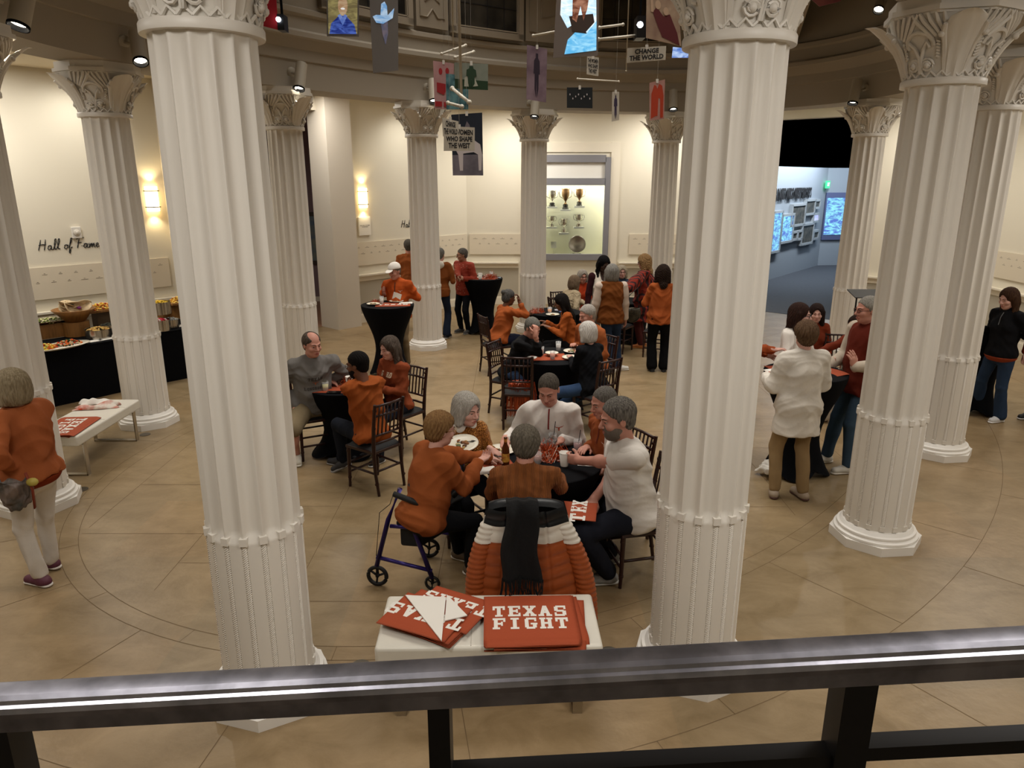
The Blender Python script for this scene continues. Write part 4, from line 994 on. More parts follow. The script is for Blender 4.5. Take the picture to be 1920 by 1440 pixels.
def scr(name, c1, c2, st, sc_=5.):
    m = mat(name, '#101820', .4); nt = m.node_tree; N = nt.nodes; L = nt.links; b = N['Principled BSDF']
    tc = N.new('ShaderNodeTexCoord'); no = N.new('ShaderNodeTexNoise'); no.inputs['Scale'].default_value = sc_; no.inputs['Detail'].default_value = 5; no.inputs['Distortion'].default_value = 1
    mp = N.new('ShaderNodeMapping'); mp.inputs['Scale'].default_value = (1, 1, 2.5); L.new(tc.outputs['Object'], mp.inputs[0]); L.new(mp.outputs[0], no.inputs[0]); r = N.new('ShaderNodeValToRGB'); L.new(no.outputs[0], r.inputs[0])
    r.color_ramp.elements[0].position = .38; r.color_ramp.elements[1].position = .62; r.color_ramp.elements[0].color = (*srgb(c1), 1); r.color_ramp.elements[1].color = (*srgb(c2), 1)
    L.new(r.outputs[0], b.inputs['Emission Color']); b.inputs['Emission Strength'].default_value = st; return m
sA = scr('screen_image', '#5a78d0', '#9af0ff', 1.0); 
gal_frame(1446, 396, 1456, 472, 'narrow bright blue screen at the edge of the gallery wall', 'screen', '#aab0b4', sA, 1)
gal_frame(1462, 402, 1480, 453, 'tall pale framed light panel with blue picture on gallery wall', 'screen', '#dfe0da', sA, 1)
gal_frame(1481, 383, 1503, 422, 'large brown old photograph in pale frame on gallery wall', 'picture', '#c9c8c0', pg)
gal_frame(1507, 374, 1522, 402, 'blue-dark framed picture at top of the gallery group', 'picture', '#d5d5cd', pg)
gal_frame(1524, 374, 1532, 391, 'small framed picture at the upper right of gallery group', 'picture', '#9a9c9a', pg)
gal_frame(1481, 434, 1489, 450, 'small dark picture at lower left of gallery group', 'picture', '#c9c8c0', pg); gal_frame(1491, 432, 1499, 449, 'small dark picture between two frames low on the gallery wall', 'picture', '#b9b8b0', pg)
gal_frame(1500, 420, 1518, 456, 'framed photograph in wide pale mount, lowest of gallery group', 'picture', '#cfd0ca', pg); gal_frame(1521, 432, 1529, 448, 'small dark framed picture at lower right of gallery group', 'picture', '#c9c8c0', pg)
gal_frame(1521, 400, 1530, 416, 'small glowing lilac screen at right of gallery group', 'screen', '#9aa6d0', scr('screen_lilac', '#a8b4ff', '#d6dcff', .9), 1)
nG2 = np.array([(G2-G1)[1], -(G2-G1)[0]])/np.linalg.norm(G2-G1); dG2 = (G2-G1)/np.linalg.norm(G2-G1)
a, b = plane_hit(1558, 361, G1, nG2), plane_hit(1590, 449, G1, nG2); c = (a+b)/2; hh = a[2]-b[2]
e = empty('projection_screen', (*(c[:2]+nG2*.04), c[2]), math.atan2(dG2[1], dG2[0]), 'hanging screen with bright blue river film beside the far column', 'screen')
m = MB(); m.box((.6, 0, 0), (2.4, .05, hh)); m.build('screen_border', mat('screen_border', '#5c6488', .6), e); m = MB(); m.box((.6, -.03, 0), (2.3, .02, hh*.78)); m.build('display', sA, e)
p = gal(1546, 346, .1); e = empty('exit_sign', tuple(p), aG, 'glowing green exit sign on the gallery wall', 'exit sign')
MB().box((0, 0, 0), (.35, .05, .24)).build('sign_plate', mat('exit_green', '#2fae6a', .4, emis='#4ff0a0', estr=.9), e)
v, f = text2d('EXIT', bold=.03, xs=.9); MB().add([(a*.13, -.028, b*.15) for a, b in v], f).build('lettering', mat('exit_letters', '#eafff2', .5, emis='#ffffff', estr=1.), e)
p = at(1513, 205, 15.3); e = empty('exit_sign', (p[0], p[1], 4.38), -.7, 'edge-lit green exit sign under ceiling at the gallery entrance', 'exit sign')
MB().box((0, 0, 0), (.55, .06, .03)).build('housing', M_WHITE, e); MB().box((0, 0, -.035), (.45, .012, .05)).build('sign_plate', mat('exit_edge', '#9ae0b0', .3, emis='#7dffb0', estr=.6), e)
area_light('gallery_wash', (8.9, 21.4, 3.9), (math.radians(25), 0, aG), 5, .3, 190, (.86, .93, 1)); area_light('gallery_wash_2', (12., 23.6, 3.9), (math.radians(20), 0, 0), 4, .3, 70, (.75, .86, 1))
# ------------------------------------------------------------ spotlight heads on the oval ring
def track_head(p, tgt, label, r=.078, L=.36, on=True, watts=60):
    p = np.array(p, float); e = empty('spotlight', tuple(p), 0, label, 'spotlight', 'cylindrical spotlights on the ring'); d = np.array(tgt, float)-p; d /= np.linalg.norm(d)
    a = -d*L*.5; b = d*L*.5
    m = MB(); x, y, z = basis(d); R = np.array([x, y, z]).T
    m.lathe([(r*.3, -L*.5), (r, -L*.5), (r, L*.5), (r*.94, L*.5), (r*.9, L*.40), (.001, L*.40)], seg=24, R=R, cap=False); m.build('housing', mat('fixture_grey', '#b8b0a0', .5), e, ang=40)
    m = MB(); m.lathe([(r*1.0, L*.5-.012), (r*1.03, L*.5-.010), (r*1.03, L*.5+.012), (r*.9, L*.5+.012), (r*.86, L*.40)], seg=24, R=R, cap=False); m.build('rim', M_BLACK, e, ang=40)
    m = MB(); m.lathe([(.001, L*.41), (r*.86, L*.41)], seg=24, R=R, cap=False); m.build('lens', mat('lens_on', '#fff6e0', .3, emis='#fff2d8', estr=14) if on else mat('lens_off', '#3a362e', .2), e)
    m = MB(); q = -d*L*.2; i = int(np.argmin(np.hypot(*(RC-p[:2]).T))); w_ = np.array([*(RC[i]-RN[i]*.30), p[2]+.06])-p
    m.tube([q, w_*.6+np.array([0, 0, .0]), w_], .016, 8); m.lathe([(.07, -.015), (.07, .015), (.05, .02)], c=tuple(w_), seg=18, R=np.array(basis(w_)).T); m.build('mount_arm', mat('fixture_grey', '#b8b0a0', .5), e, True)
    if on:
        l = spot_light('spot_beam', tuple(p+d*(L*.5+.02)), tuple(p+d*4), watts, 52, .7, (1, .9, .76), .05)
for (x, y, side, t, lab, on, wt) in (
    (35, 10, -.48, (-4.6, 5.0, 0), 'cylindrical spotlight at the top left corner', True, 60), (246, 88, -.46, (-2.6, 5.8, 0), 'lit spotlight right of the left column capital', True, 70),
    (562, 143, -.5, (-3.1, 8.6, 0), 'spotlight above the column behind the man in grey hoodie', True, 50), (800, 170, -.48, (-.9, 10.4, 0), 'spotlight hidden behind the pink hanging photo', True, 50),
    (1012, 200, -.48, (.1, 12.2, 0), 'spotlight half hidden by purple hanging photo', True, 50), (1262, 188, -.48, (2.8, 12.4, 0), 'lit spotlight right of the orange hanging photo', True, 50),
    (1606, 172, -.5, (4.4, 11.0, 0), 'spotlight left of capital in front of dark gallery', True, 60), (1652, 2, -.5, (2.6, 8.0, 0), 'spotlight at the top edge beside the right capital', True, 70)):
    d = ray(x, y)[:2]; best = None                       # where the line of sight meets the inner face of the ring
    for i in range(NR):
        p = RC[i]-RN[i]*.48
        if p @ d < 0 or i*0 or np.linalg.norm(p) < 5.5: continue
        c = abs(p[0]*d[1]-p[1]*d[0])/np.linalg.norm(d)
        if best is None or c < best[0]: best = (c, p)
    p = best[1]; tt = (p @ d)/(d @ d); z = CAM_H+ray(x, y)[2]*tt
    track_head((*p, z), t, lab, .075 if x > 60 else .085, on=on, watts=wt)

# ------------------------------------------------------------ hanging mobile of photographs in the drum
def pan(pts, Y, label, m, cat='hanging photo', name='hanging_photo', figs=(), txt=None, tw=1., sway=.0, border=None, shift=0):
    q = [np.array(at(x, y, Y)) for x, y in pts]; c = sum(q)/4
    q = [p+np.array([0, (p[0]-c[0])*sway, 0]) for p in q]
    u = ((q[1]-q[0])+(q[2]-q[3]))/2; v = ((q[3]-q[0])+(q[2]-q[1]))/2; n = np.cross(u, v); n /= np.linalg.norm(n)
    if n[1] > 0: n = -n
    e = empty(name, tuple(c), 0, label, cat, None)
    P = lambda a, b, o: q[0]*(1-a)*(1-b)+q[1]*a*(1-b)+q[2]*a*b+q[3]*(1-a)*b-c+n*o
    m_ = MB(); V = [P(a, b, o) for o in (0, -.012) for a, b in ((0, 0), (1, 0), (1, 1), (0, 1))]
    m_.add(V, [(0, 1, 2, 3), (7, 6, 5, 4), (0, 4, 5, 1), (1, 5, 6, 2), (2, 6, 7, 3), (3, 7, 4, 0)]); m_.build('board', m, e)
    k = 0
    for fm, poly in figs:
        k += 1; MB().add([P(a, b, .0015*k+.001) for a, b in poly], [tuple(range(len(poly)))]).build('printed_or_glowing_shape', fm, e)
    if txt:
        vv, ff = text2d(txt, bold=.035, xs=tw, line=.95); W_ = np.linalg.norm(u); H_ = np.linalg.norm(v); xs = [a for a, b in vv]; ys = [b for a, b in vv]
        sx, sy = .88*1/(max(xs)-min(xs)), .78/(max(ys)-min(ys)); ox, oy = (max(xs)+min(xs))/2, (max(ys)+min(ys))/2
        MB().add([P(.5+(a-ox)*sx, .5-(b-oy)*sy, .003) for a, b in vv], ff).build('lettering', M_DARK, e)
    m_ = MB(); m_.tube([P(.5, 0, -.006), P(.5, 0, -.006)*np.array([1, 1, 0])+np.array([0, 0, 7.39-c[2]])], .0015, 5); m_.build('wire', mat('wire', '#a09a90', .4), e)
    MB().box(tuple(P(.5, .0, -.006)), (.03, .02, .05)).build('clip', M_WHITE, e)
def PT(name, a, b, s=6, rough=.6): return mat('print_'+name, a, rough, col2=b, vscale=s)
ell = lambda cx, cy, rx, ry, n=18: [(cx+rx*math.cos(2*PI*i/n), cy+ry*math.sin(2*PI*i/n)) for i in range(n)]
man = [(.44, .12), (.56, .12), (.56, .2), (.64, .26), (.66, .5), (.60, .5), (.60, .78), (.52, .95), (.5, .6), (.48, .95), (.40, .78), (.40, .5), (.34, .5), (.36, .26), (.44, .2)]
glow = lambda n, a, b, s=1.2: scr('proj_'+n, a, b, s, 9)  # projector light put into the picture shapes as emission
g9 = mat('photo_grey', '#6f6a66', .6)
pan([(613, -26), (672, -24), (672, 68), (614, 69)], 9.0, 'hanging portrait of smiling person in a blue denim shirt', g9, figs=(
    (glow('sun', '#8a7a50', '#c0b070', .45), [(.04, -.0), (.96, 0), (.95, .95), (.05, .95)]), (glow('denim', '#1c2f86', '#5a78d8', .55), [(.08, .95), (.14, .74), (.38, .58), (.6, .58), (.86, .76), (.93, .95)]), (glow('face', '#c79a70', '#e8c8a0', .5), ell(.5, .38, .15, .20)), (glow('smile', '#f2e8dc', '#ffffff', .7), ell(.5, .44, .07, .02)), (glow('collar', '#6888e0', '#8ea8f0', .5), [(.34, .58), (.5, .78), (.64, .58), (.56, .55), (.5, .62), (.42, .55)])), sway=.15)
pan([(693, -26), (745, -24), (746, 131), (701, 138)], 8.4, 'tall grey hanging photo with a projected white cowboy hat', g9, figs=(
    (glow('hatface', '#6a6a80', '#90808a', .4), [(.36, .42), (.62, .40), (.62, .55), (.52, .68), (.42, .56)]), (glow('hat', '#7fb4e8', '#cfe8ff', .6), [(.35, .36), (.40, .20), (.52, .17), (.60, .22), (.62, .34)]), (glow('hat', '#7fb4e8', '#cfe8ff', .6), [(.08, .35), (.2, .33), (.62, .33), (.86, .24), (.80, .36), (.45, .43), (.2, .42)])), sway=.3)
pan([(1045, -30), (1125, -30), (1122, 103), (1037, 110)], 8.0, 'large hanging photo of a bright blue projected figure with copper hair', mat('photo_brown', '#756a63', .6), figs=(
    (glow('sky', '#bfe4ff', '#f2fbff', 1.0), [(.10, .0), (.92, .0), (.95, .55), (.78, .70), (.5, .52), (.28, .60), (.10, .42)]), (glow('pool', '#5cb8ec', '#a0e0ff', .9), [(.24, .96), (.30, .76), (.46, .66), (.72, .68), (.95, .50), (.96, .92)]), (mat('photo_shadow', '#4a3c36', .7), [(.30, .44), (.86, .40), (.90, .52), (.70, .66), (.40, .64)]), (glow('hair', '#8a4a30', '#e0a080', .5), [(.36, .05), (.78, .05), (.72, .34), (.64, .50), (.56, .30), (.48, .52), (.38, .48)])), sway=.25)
pan([(988, 84), (1026, 92), (1024, 192), (987, 186)], 10., 'purple-brown hanging photo of a standing figure in desert scrub', PT('desert', '#6a5560', '#8a7580', 5), figs=((mat('ink_purple', '#2c2030', .7), man),))
RED = mat('ink_red', '#a8242a', .7)
pan([(812, 114), (851, 119), (850, 205), (815, 204)], 10.2, 'pink and red hanging photo of two figures', PT('pink', '#b88888', '#c49a9a'), figs=((RED, ell(.35, .20, .09, .07)), (RED, ell(.68, .18, .09, .07)), (RED, [(.15, .44), (.60, .46), (.60, .62), (.50, .70), (.15, .64)]), (RED, [(.04, .84), (.40, .84), (.40, .95), (.04, .95)]), (RED, [(.5, .85), (.95, .85), (.95, .95), (.5, .95)])))
pan([(836, 138), (878, 142), (878, 205), (837, 205)], 9.9, 'teal hanging photo partly behind a white rod', PT('teal', '#1e4a55', '#6a98a0', 9))
pan([(852, 117), (915, 120), (915, 169), (853, 166)], 9.6, 'green hanging photo of a man standing between dogs', PT('greenwall', '#8a9084', '#7d8478'), figs=((mat('ink_grass', '#1f3a20', .7), [(0, .62), (1, .66), (1, 1), (0, 1)]), (mat('ink_dog', '#b8b8a8', .7), [(.28, .90), (.30, .55), (.38, .50), (.42, .9)]), (mat('ink_dog', '#b8b8a8', .7), [(.52, .9), (.54, .55), (.60, .55), (.70, .86)]), (mat('ink_green', '#26402a', .7), man[:])))
WH = mat('ink_white', '#c8bfc0', .7)
pan([(846, 215), (904, 211), (906, 329), (849, 329)], 9.0, 'tall dark blue hanging photo of rider on a white horse', mat('ink_navy', '#1a2230', .7), figs=((PT('dirt', '#54505a', '#77707a', 4), [(0, .66), (1, .66), (1, 1), (0, 1)]), (WH, [(.12, .58), (.3, .46), (.7, .42), (.92, .50), (.98, .66), (.94, .92), (.86, .92), (.84, .66), (.7, .62), (.36, .64), (.34, .92), (.24, .92), (.2, .66)]), (mat('ink_rider', '#746c74', .7), [(.44, .2), (.5, .12), (.58, .18), (.66, .34), (.6, .46), (.42, .46), (.40, .32)])))
SG = mat('sign_board', '#bdb6a8', .7)
pan([(832, 236), (890, 239), (890, 283), (832, 283)], 8.6, 'white hanging sign in front of the white horse photo', SG, 'hanging sign', 'hanging_sign', txt='THE WOMEN\nWHO SHAPE\nTHE WEST', tw=.8)
pan([(830, 221), (859, 227), (859, 255), (832, 256)], 8.2, 'small hanging sign reading change the world, overlapping the larger sign', SG, 'hanging sign', 'hanging_sign', txt='CHANGE\nTHE WORLD', tw=.6, sway=.5)
pan([(1063, 164), (1111, 164), (1111, 203), (1063, 202)], 10.6, 'near-black hanging photo of a group of small figures', mat('ink_group', '#14191c', .7), figs=tuple((WH, ell(.12+.11*k, .42+.10*((k*2) % 3)-.08, .022, .05, 8)) for k in range(8)))
pan([(1148, 172), (1161, 172), (1161, 225), (1147, 228)], 11., 'narrow hanging photo of a purple standing figure', SG, figs=((mat('ink_violet', '#3a2f48', .7), [(a*1.5-.25, b) for a, b in man]),))
pan([(1218, 155), (1247, 149), (1245, 223), (1218, 226)], 10.0, 'orange-red hanging photo of two standing figures', PT('rose', '#a87a70', '#b98d84'), figs=((mat('ink_orange', '#b23c1e', .7), [(.08, .96), (.12, .30), (.3, .08), (.44, .12), (.5, .2), (.62, .08), (.82, .14), (.92, .4), (.92, .96), (.72, .96), (.70, .46), (.58, .44), (.54, .9), (.40, .9)]),))
pan([(1101, 105), (1123, 108), (1122, 143), (1100, 139)], 9.5, 'small hanging sign below the large blue projected photo', SG, 'hanging sign', 'hanging_sign', txt='THE WOMEN\nWHO SHAPE\nTHE WEST', tw=.7)
pan([(1177, 90), (1249, 86), (1248, 112), (1175, 118)], 9.0, 'wide hanging sign reading change the world, near top centre', SG, 'hanging sign', 'hanging_sign', txt='CHANGE\nTHE WORLD', tw=.9)
pan([(1212, -28), (1272, -30), (1279, 85), (1211, 72)], 8.0, 'brown-red hanging photo of two laughing people beside right column', PT('sepia', '#b49c84', '#8f7262', 5), figs=((mat('ink_maroon', '#5e2226', .7), [(.18, .50), (.3, .40), (.5, .55), (.7, .5), (.9, .8), (.95, 1), (.45, .92), (.3, .7)]), (mat('ink_skin', '#c2a48a', .7), ell(.34, .36, .09, .08)), (mat('ink_skin', '#c2a48a', .7), [(.08, .02), (.16, .02), (.2, .5), (.12, .5)]), (mat('ink_skin', '#c2a48a', .7), ell(.58, .46, .08, .07))), sway=.2)
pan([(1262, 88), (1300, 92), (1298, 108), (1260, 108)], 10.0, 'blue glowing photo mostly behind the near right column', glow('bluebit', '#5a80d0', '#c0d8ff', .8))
pan([(478, -30), (515, -30), (522, 56), (494, 49)], 7.2, 'plain red hanging panel beside the near left capital', mat('panel_red', '#a01420', .7))
pan([(1500, -20), (1580, -30), (1577, 2), (1537, 12)], 8.2, 'corner of a dark red hanging photo right of the near column', PT('wine', '#6a2a2a', '#7a4038'))
def rod(a, b, Y, r, label, Y2=None):
    p, q = at(*a, Y), at(*b, Y2 or Y); p = Vector((p[0]+(p[0]-q[0])*0, p[1], 7.39)) if a[1] < 0 else p; e = meta(MB().tube([p, q], r, 8).sph(p, r*1.5, 8).sph(q, r*1.5, 8).build('mobile_rod', mat('rod_white', '#c4bdae', .5), smooth=True), label, 'rod', 'white rods of the hanging mobile')
rod((856, -30), (865, 180), 9.3, .017, 'long thick white rod hanging down to the sign cluster'); rod((848, -30), (850, 92), 10., .010, 'thin white rod left of the thick rod')
rod((828, 101), (873, 85), 9.9, .014, 'upper slanted white arm above the pink photo', 10.3); rod((853, 108), (888, 97), 9.5, .014, 'second slanted white arm above the green photo', 9.9)
rod((848, 166), (880, 192), 9.3, .020, 'thick slanted white arm end at the foot of the rod', 9.0); rod((840, 193), (866, 200), 9.2, .018, 'short white arm above the small sign', 9.0)
rod((1178, -20), (1174, 133), 9.6, .007, 'thin vertical white rod right of the large projected photo'); rod((1000, 67), (1048, 58), 8.6, .012, 'short white arm left of the large projected photo', 8.4)
rod((1124, 52), (1168, 46), 8.6, .013, 'upper white arm right of the large projected photo', 8.9); rod((1122, 74), (1200, 66), 8.6, .015, 'lower white arm reaching to the projector', 8.9); rod((1083, 148), (1160, 153), 10., .010, 'thin white arm above the near-black photo', 10.2)
def projector(x, y, Y, label, s=1.):
    p = at(x, y, Y); e = empty('projector', tuple(p), 0, label, 'projector')
    MB().box((0, .05, 0), (.10*s, .22*s, .22*s)).build('housing', mat('projector_black', '#0c0c0e', .4), e)
    m = MB(); m.lathe([(.001, 0), (.032*s, 0), (.036*s, .02)], c=(-.015, -.065*s, .02), seg=16, R=rotx(-PI/2)); m.build('lens', mat('projector_lens', '#fff', .2, emis='#e8f0ff', estr=8), e)
    MB().tube([(0, .05, .1*s), (0, .05, .8)], .012, 8).build('drop_rod', M_BLACK, e)
projector(1201, 52, 8.8, 'black projector with bright lens near the top centre'); projector(527, 42, 7.2, 'small black projector beside the red panel', .6)

# drum wall: dark pictures between pilasters
MW = mat('drum_picture', '#1d1c1a', .35, col2='#454038', vscale=2.2, bump=.02); MT = mat('ring_paint_trim', '#9a8f7e', .7)
def ring_i(x):
    d = ray(x, 60)[:2]; d /= np.linalg.norm(d); b = None
    for k in range(NR*8):
        i = k/8; i0 = int(i); f = i-i0; p = (RC[i0]*(1-f)+RC[(i0+1) % NR]*f); n = RN[i0]*(1-f)+RN[(i0+1) % NR]*f; q = p-n*.34
        if q @ d < 5.5: continue
        c = abs(q[0]*d[1]-q[1]*d[0])
        if b is None or c < b[0]: b = (c, q, -n/np.linalg.norm(n))
    return b[1], b[2]
def drum_pic(x0, x1, label):
    (a, na), (b, nb_) = ring_i(x0), ring_i(x1); t = (b-a); L = np.linalg.norm(t); c = (a+b)/2; n = (na+nb_)/2; n /= np.linalg.norm(n); ang = math.atan2(t[1], t[0])
    c = c+n*.05; e = empty('drum_picture', (*c, 5.92), ang, label, 'picture', 'dark pictures round the drum'); sg_ = -1 if (rotz(ang) @ V3(0, 1, 0))[:2] @ n < 0 else 1
    MB().box((0, 0, 0), (L-.1, .04, 1.35)).build('picture', MW, e)
    m = MB()
    for s_ in (1, -1): m.box((s_*L/2, sg_*.02, 0), (.10, .08, 1.5)); m.box((0, sg_*.02, s_*.72), (L+.1, .08, .10))
    for s_ in (1, -1): m.box((s_*(L/2-.07), sg_*.03, 0), (.02, .06, 1.4)); m.box((0, sg_*.03, s_*.65), (L-.1, .06, .02))
    m.build('frame', MT, e); m = MB(); m.box((0, sg_*.022, 0), (.012, .008, 1.35)); m.box((L/4, sg_*.022, 0), (.012, .008, 1.35)); m.box((-L/4, sg_*.022, 0), (.012, .008, 1.35)); m.box((0, sg_*.022, -.3), (L-.1, .008, .012)); m.build('glazing_bar', M_DARK, e)
for x0, x1, lab in ((604, 764, 'dark gridded picture high behind the blue denim portrait'), (845, 970, 'dark gridded picture high above the thick white rod'), (1118, 1245, 'dark picture high behind the projector'), (1500, 1600, 'dark picture high between the two right columns'), (380, 520, 'dark picture high behind the near left capital')):
    drum_pic(x0, x1, lab)
def pilaster(x0, x1, label):
    (a, na), (b, nb_) = ring_i(x0), ring_i(x1); t = (b-a); L = np.linalg.norm(t); n = (na+nb_)/2; n /= np.linalg.norm(n); c = (a+b)/2+n*.04; ang = math.atan2(t[1], t[0]); sg_ = -1 if (rotz(ang) @ V3(0, 1, 0))[:2] @ n < 0 else 1
    e = empty('pilaster', (*c, 5.92), ang, label, 'pilaster', 'moulded pilasters round the drum'); MB().box((0, 0, 0), (L, .07, 1.5)).build('panel', MT, e)
    m = MB(); w_ = L/2-.08; zz = -.60
    for sx in (1, -1): m.tube([(sx*w_, sg_*.04, .7), (sx*w_, sg_*.04, zz), (sx*w_*.45, sg_*.04, zz), (0, sg_*.04, zz+.12)], .014, 6); m.tube([(sx*w_*.6, sg_*.04, .7), (sx*w_*.6, sg_*.04, zz+.22), (0, sg_*.04, zz+.30)], .010, 6)
    m.build('moulding', MT, e)
for x0, x1, lab in ((776, 834, 'moulded drum pilaster left of the thick rod'), (983, 1100, 'moulded drum pilaster behind the large projected photo'), (1612, 1690, 'moulded drum pilaster right of the right dark picture')): pilaster(x0, x1, lab)

# ------------------------------------------------------------ black steel railing in front
M_RAIL = mat('blackened_steel', '#8a8a94', .36, metal=1., var=.3, vscale=14, bump=.03); M_POST = mat('black_steel', '#1a1a1c', .45, metal=.4)
rl, rr_ = np.array(at(-2400, 1450, .86)), np.array(at(4400, 1077, .86)); rd = (rr_-rl)/np.linalg.norm(rr_-rl)
e = empty('railing', (0, .86, 2.0), 0, 'blackened steel guard railing across the foreground', 'railing'); O = np.array([0, .86, 2.0])
m = MB(); prof = [(-.0235, -.020), (-.0235, .004), (-.019, .016), (-.009, .0235), (.009, .0235), (.019, .016), (.0235, .004), (.0235, -.020)]
prof = [(-.020, -.024), (-.020, -.006), (-.0245, -.004), (-.0255, .003), (-.0235, .009), (-.019, .0105), (-.0175, .015), (-.012, .0185), (0, .0200), (.012, .0185), (.0175, .015), (.019, .0105), (.0235, .009), (.0255, .003), (.0245, -.004), (.020, -.006), (.020, -.024)]
up_ = np.cross(rd, (0, 1, 0)); up_ = up_ if up_[2] > 0 else -up_
prof = [(a*1.2, b*1.25) for a, b in prof]
V = [end+np.array([0, a, 0])+up_*b-O for end in (rl, rr_) for a, b in prof]; k = len(prof)
m.add(V, [(i, (i+1) % k, k+(i+1) % k, k+i) for i in range(k)]+[tuple(range(k))[::-1], tuple(range(k, 2*k))]); m.build('handrail', M_RAIL, e, ang=25)
def rail_x(px): return rl+rd*((at(px, 1290, .86)[0]-rl[0])/rd[0])
for px, w_ in ((-1500, .034), (-6, .034), (822, .030), (1597, .045), (2500, .04), (3500, .04)):
    c = rail_x(px)-up_*.024-O; MB().box((c[0], 0, c[2]-.5), (w_, .045, 1.0)).build('post', M_POST, e)
low = rl-up_*.150; hi = rr_-up_*.150
m = MB(); m.bar(rail_x(-2300)-up_*.163-O, rail_x(-10)-up_*.163-O, .022, .03, (0, 1, 0)); m.build('lower_rail', M_POST, e); m = MB(); m.bar(rail_x(824)-up_*.163-O, rail_x(1597)-up_*.163-O, .022, .03, (0, 1, 0)); m.build('lower_rail', M_POST, e); m = MB(); m.bar(rail_x(1597)-up_*.153-O, rail_x(4300)-up_*.153-O, .022, .03, (0, 1, 0)); m.build('lower_rail', M_POST, e)
w = MB(); w.box((0, -.6, 1.1), (14, 2.8, .12)); w.build('floor_balcony', mat('balcony_floor', '#54483a', .6), kind='structure')

# ------------------------------------------------------------ furniture
M_WOODC = mat('mahogany_chair', '#2a120e', .35, var=.2, vscale=8); M_SEAT = mat('black_cushion', '#0b0b0d', .7)
def make_chair():
    e = empty('chiavari_chair', (0, 0, 0), 0, 'x', 'chair')
    for sx in (1, -1):
        m = MB(); m.tube([(sx*.18, -.19, 0), (sx*.18, -.185, .12), (sx*.178, -.18, .43)], [.013, .016, .020], 8)
        for z in (.1, .25, .38): m.tube([(sx*.18, -.185, z-.008), (sx*.18, -.185, z+.008)], .019, 8)
        m.build('leg', M_WOODC, e, ang=40)
        m = MB(); m.tube([(sx*.165, .215, 0), (sx*.17, .185, .22), (sx*.17, .175, .43), (sx*.175, .195, .68), (sx*.178, .235, .92)], [.014, .017, .020, .018, .015], 8)
        for z, y in ((.12, .2), (.5, .178), (.68, .195), (.86, .222)): m.tube([(sx*.172, y, z-.008), (sx*.172, y, z+.008)], .020, 8)
        m.build('leg', M_WOODC, e, ang=40)
    m = MB(); m.prism([(-.2, -.2), (.2, -.2), (.185, .19), (-.185, .19)], .415, .445); b_ = m.build('seat_frame', M_WOODC, e); bevel(b_, .006)
    m = MB(); m.grid(lambda u, v: ((-.19+.38*u)*(1-.06*v), -.19+.37*v, .447+.035*min(1, 6*min(u, 1-u, v, 1-v))**.5), 10, 10); m.build('cushion', M_SEAT, e, True)
    for k, (z, y) in enumerate(((.90, .230), (.80, .213), (.60, .187), (.52, .180))):
        m = MB(); m.tube([(-.178, y, z), (0, y+.012, z), (.178, y, z)], .0125, 8); m.build('back_rail', M_WOODC, e, True)
    for k in range(6):
        x = -.125+.05*k; m = MB(); m.tube([(x, .192, .60), (x, .222, .80), (x, .240, .90)], .0085, 6); m.build('spindle', M_WOODC, e, True)
    for a, b in (((-.18, -.185, .26), (.18, -.185, .26)), ((-.18, -.185, .16), (.18, -.185, .16)), ((-.18, -.185, .22), (-.17, .185, .22)), ((.18, -.185, .22), (.17, .185, .22)), ((-.17, .187, .24), (.17, .187, .24))):
        m = MB(); m.tube([a, b], .011, 6); m.build('stretcher', M_WOODC, e, True)
    return e
CHAIR = make_chair(); _cu = [0]
def chair(x, y, yaw, label, group='mahogany ballroom chairs'):
    o = CHAIR if _cu[0] == 0 else copy_tree(CHAIR); _cu[0] = 1
    o.location = (x, y, 0); o.rotation_euler = (0, 0, math.radians(yaw)); o['label'] = label; o['category'] = 'chair'; o['group'] = group; return o
def spandex(x, y, h, rt, label, group, waist=.62, foot=1.0, ph=.4):
    e = empty('draped_table', (x, y, 0), 0, label, 'table', group); N_ = 48; V = []; zs = [h+.003, h, h-.03]+[h*(1-k/14) for k in range(1, 15)]
    V = []
    for k, z in enumerate(zs):
        u = 1-z/h; lob = max(0, (u-.55)/.45)
        for i in range(N_):
            a = 2*PI*i/N_; r = rt*(1-(1-waist)*math.sin(min(1, u/.62)*PI/2)**1.5)
            if u > .62: r = rt*(waist+(foot-waist)*((u-.62)/.38)**1.6)
            r *= 1-.24*lob*(1-abs(math.cos(2*(a-ph)))**1.2)
            if k == 0: r = rt*.97
            V.append((r*math.cos(a), r*math.sin(a), max(z, .012+.09*lob*(1-abs(math.cos(2*(a-ph)))) if u > .95 else z)))
    m = MB(); m.add(V, [(k*N_+i, k*N_+(i+1) % N_, (k+1)*N_+(i+1) % N_, (k+1)*N_+i) for k in range(len(zs)-1) for i in range(N_)]); m.build('stretch_cover', M_BLACK, e, ang=50)
    MB().lathe([(.001, h-.02), (rt*.97, h-.02), (rt*.98, h+.003), (.001, h+.004)], seg=48, cap=False).build('tabletop', mat('black_top', '#0a0b0f', .8, spec=.12), e)
    for q in range(4):
        a = ph+q*PI/2; m = MB(); m.tube([(0, 0, .05), (rt*foot*.9*math.cos(a), rt*foot*.9*math.sin(a), .03)], .02, 6); m.build('foot', M_POST, e)
    MB().cyl((0, 0, .03), (0, 0, h-.02), .03).build('pole', M_POST, e); return e
TA = (.25, 5.42); TB = (-1.83, 7.60); TC = (-1.89, 10.95); TD = (-.56, 13.95); TE_ = (.72, 12.05); TF = (.50, 8.95); TR = (2.93, 7.02); TX = (6.0, 9.05); TG = (2.15, 13.2)
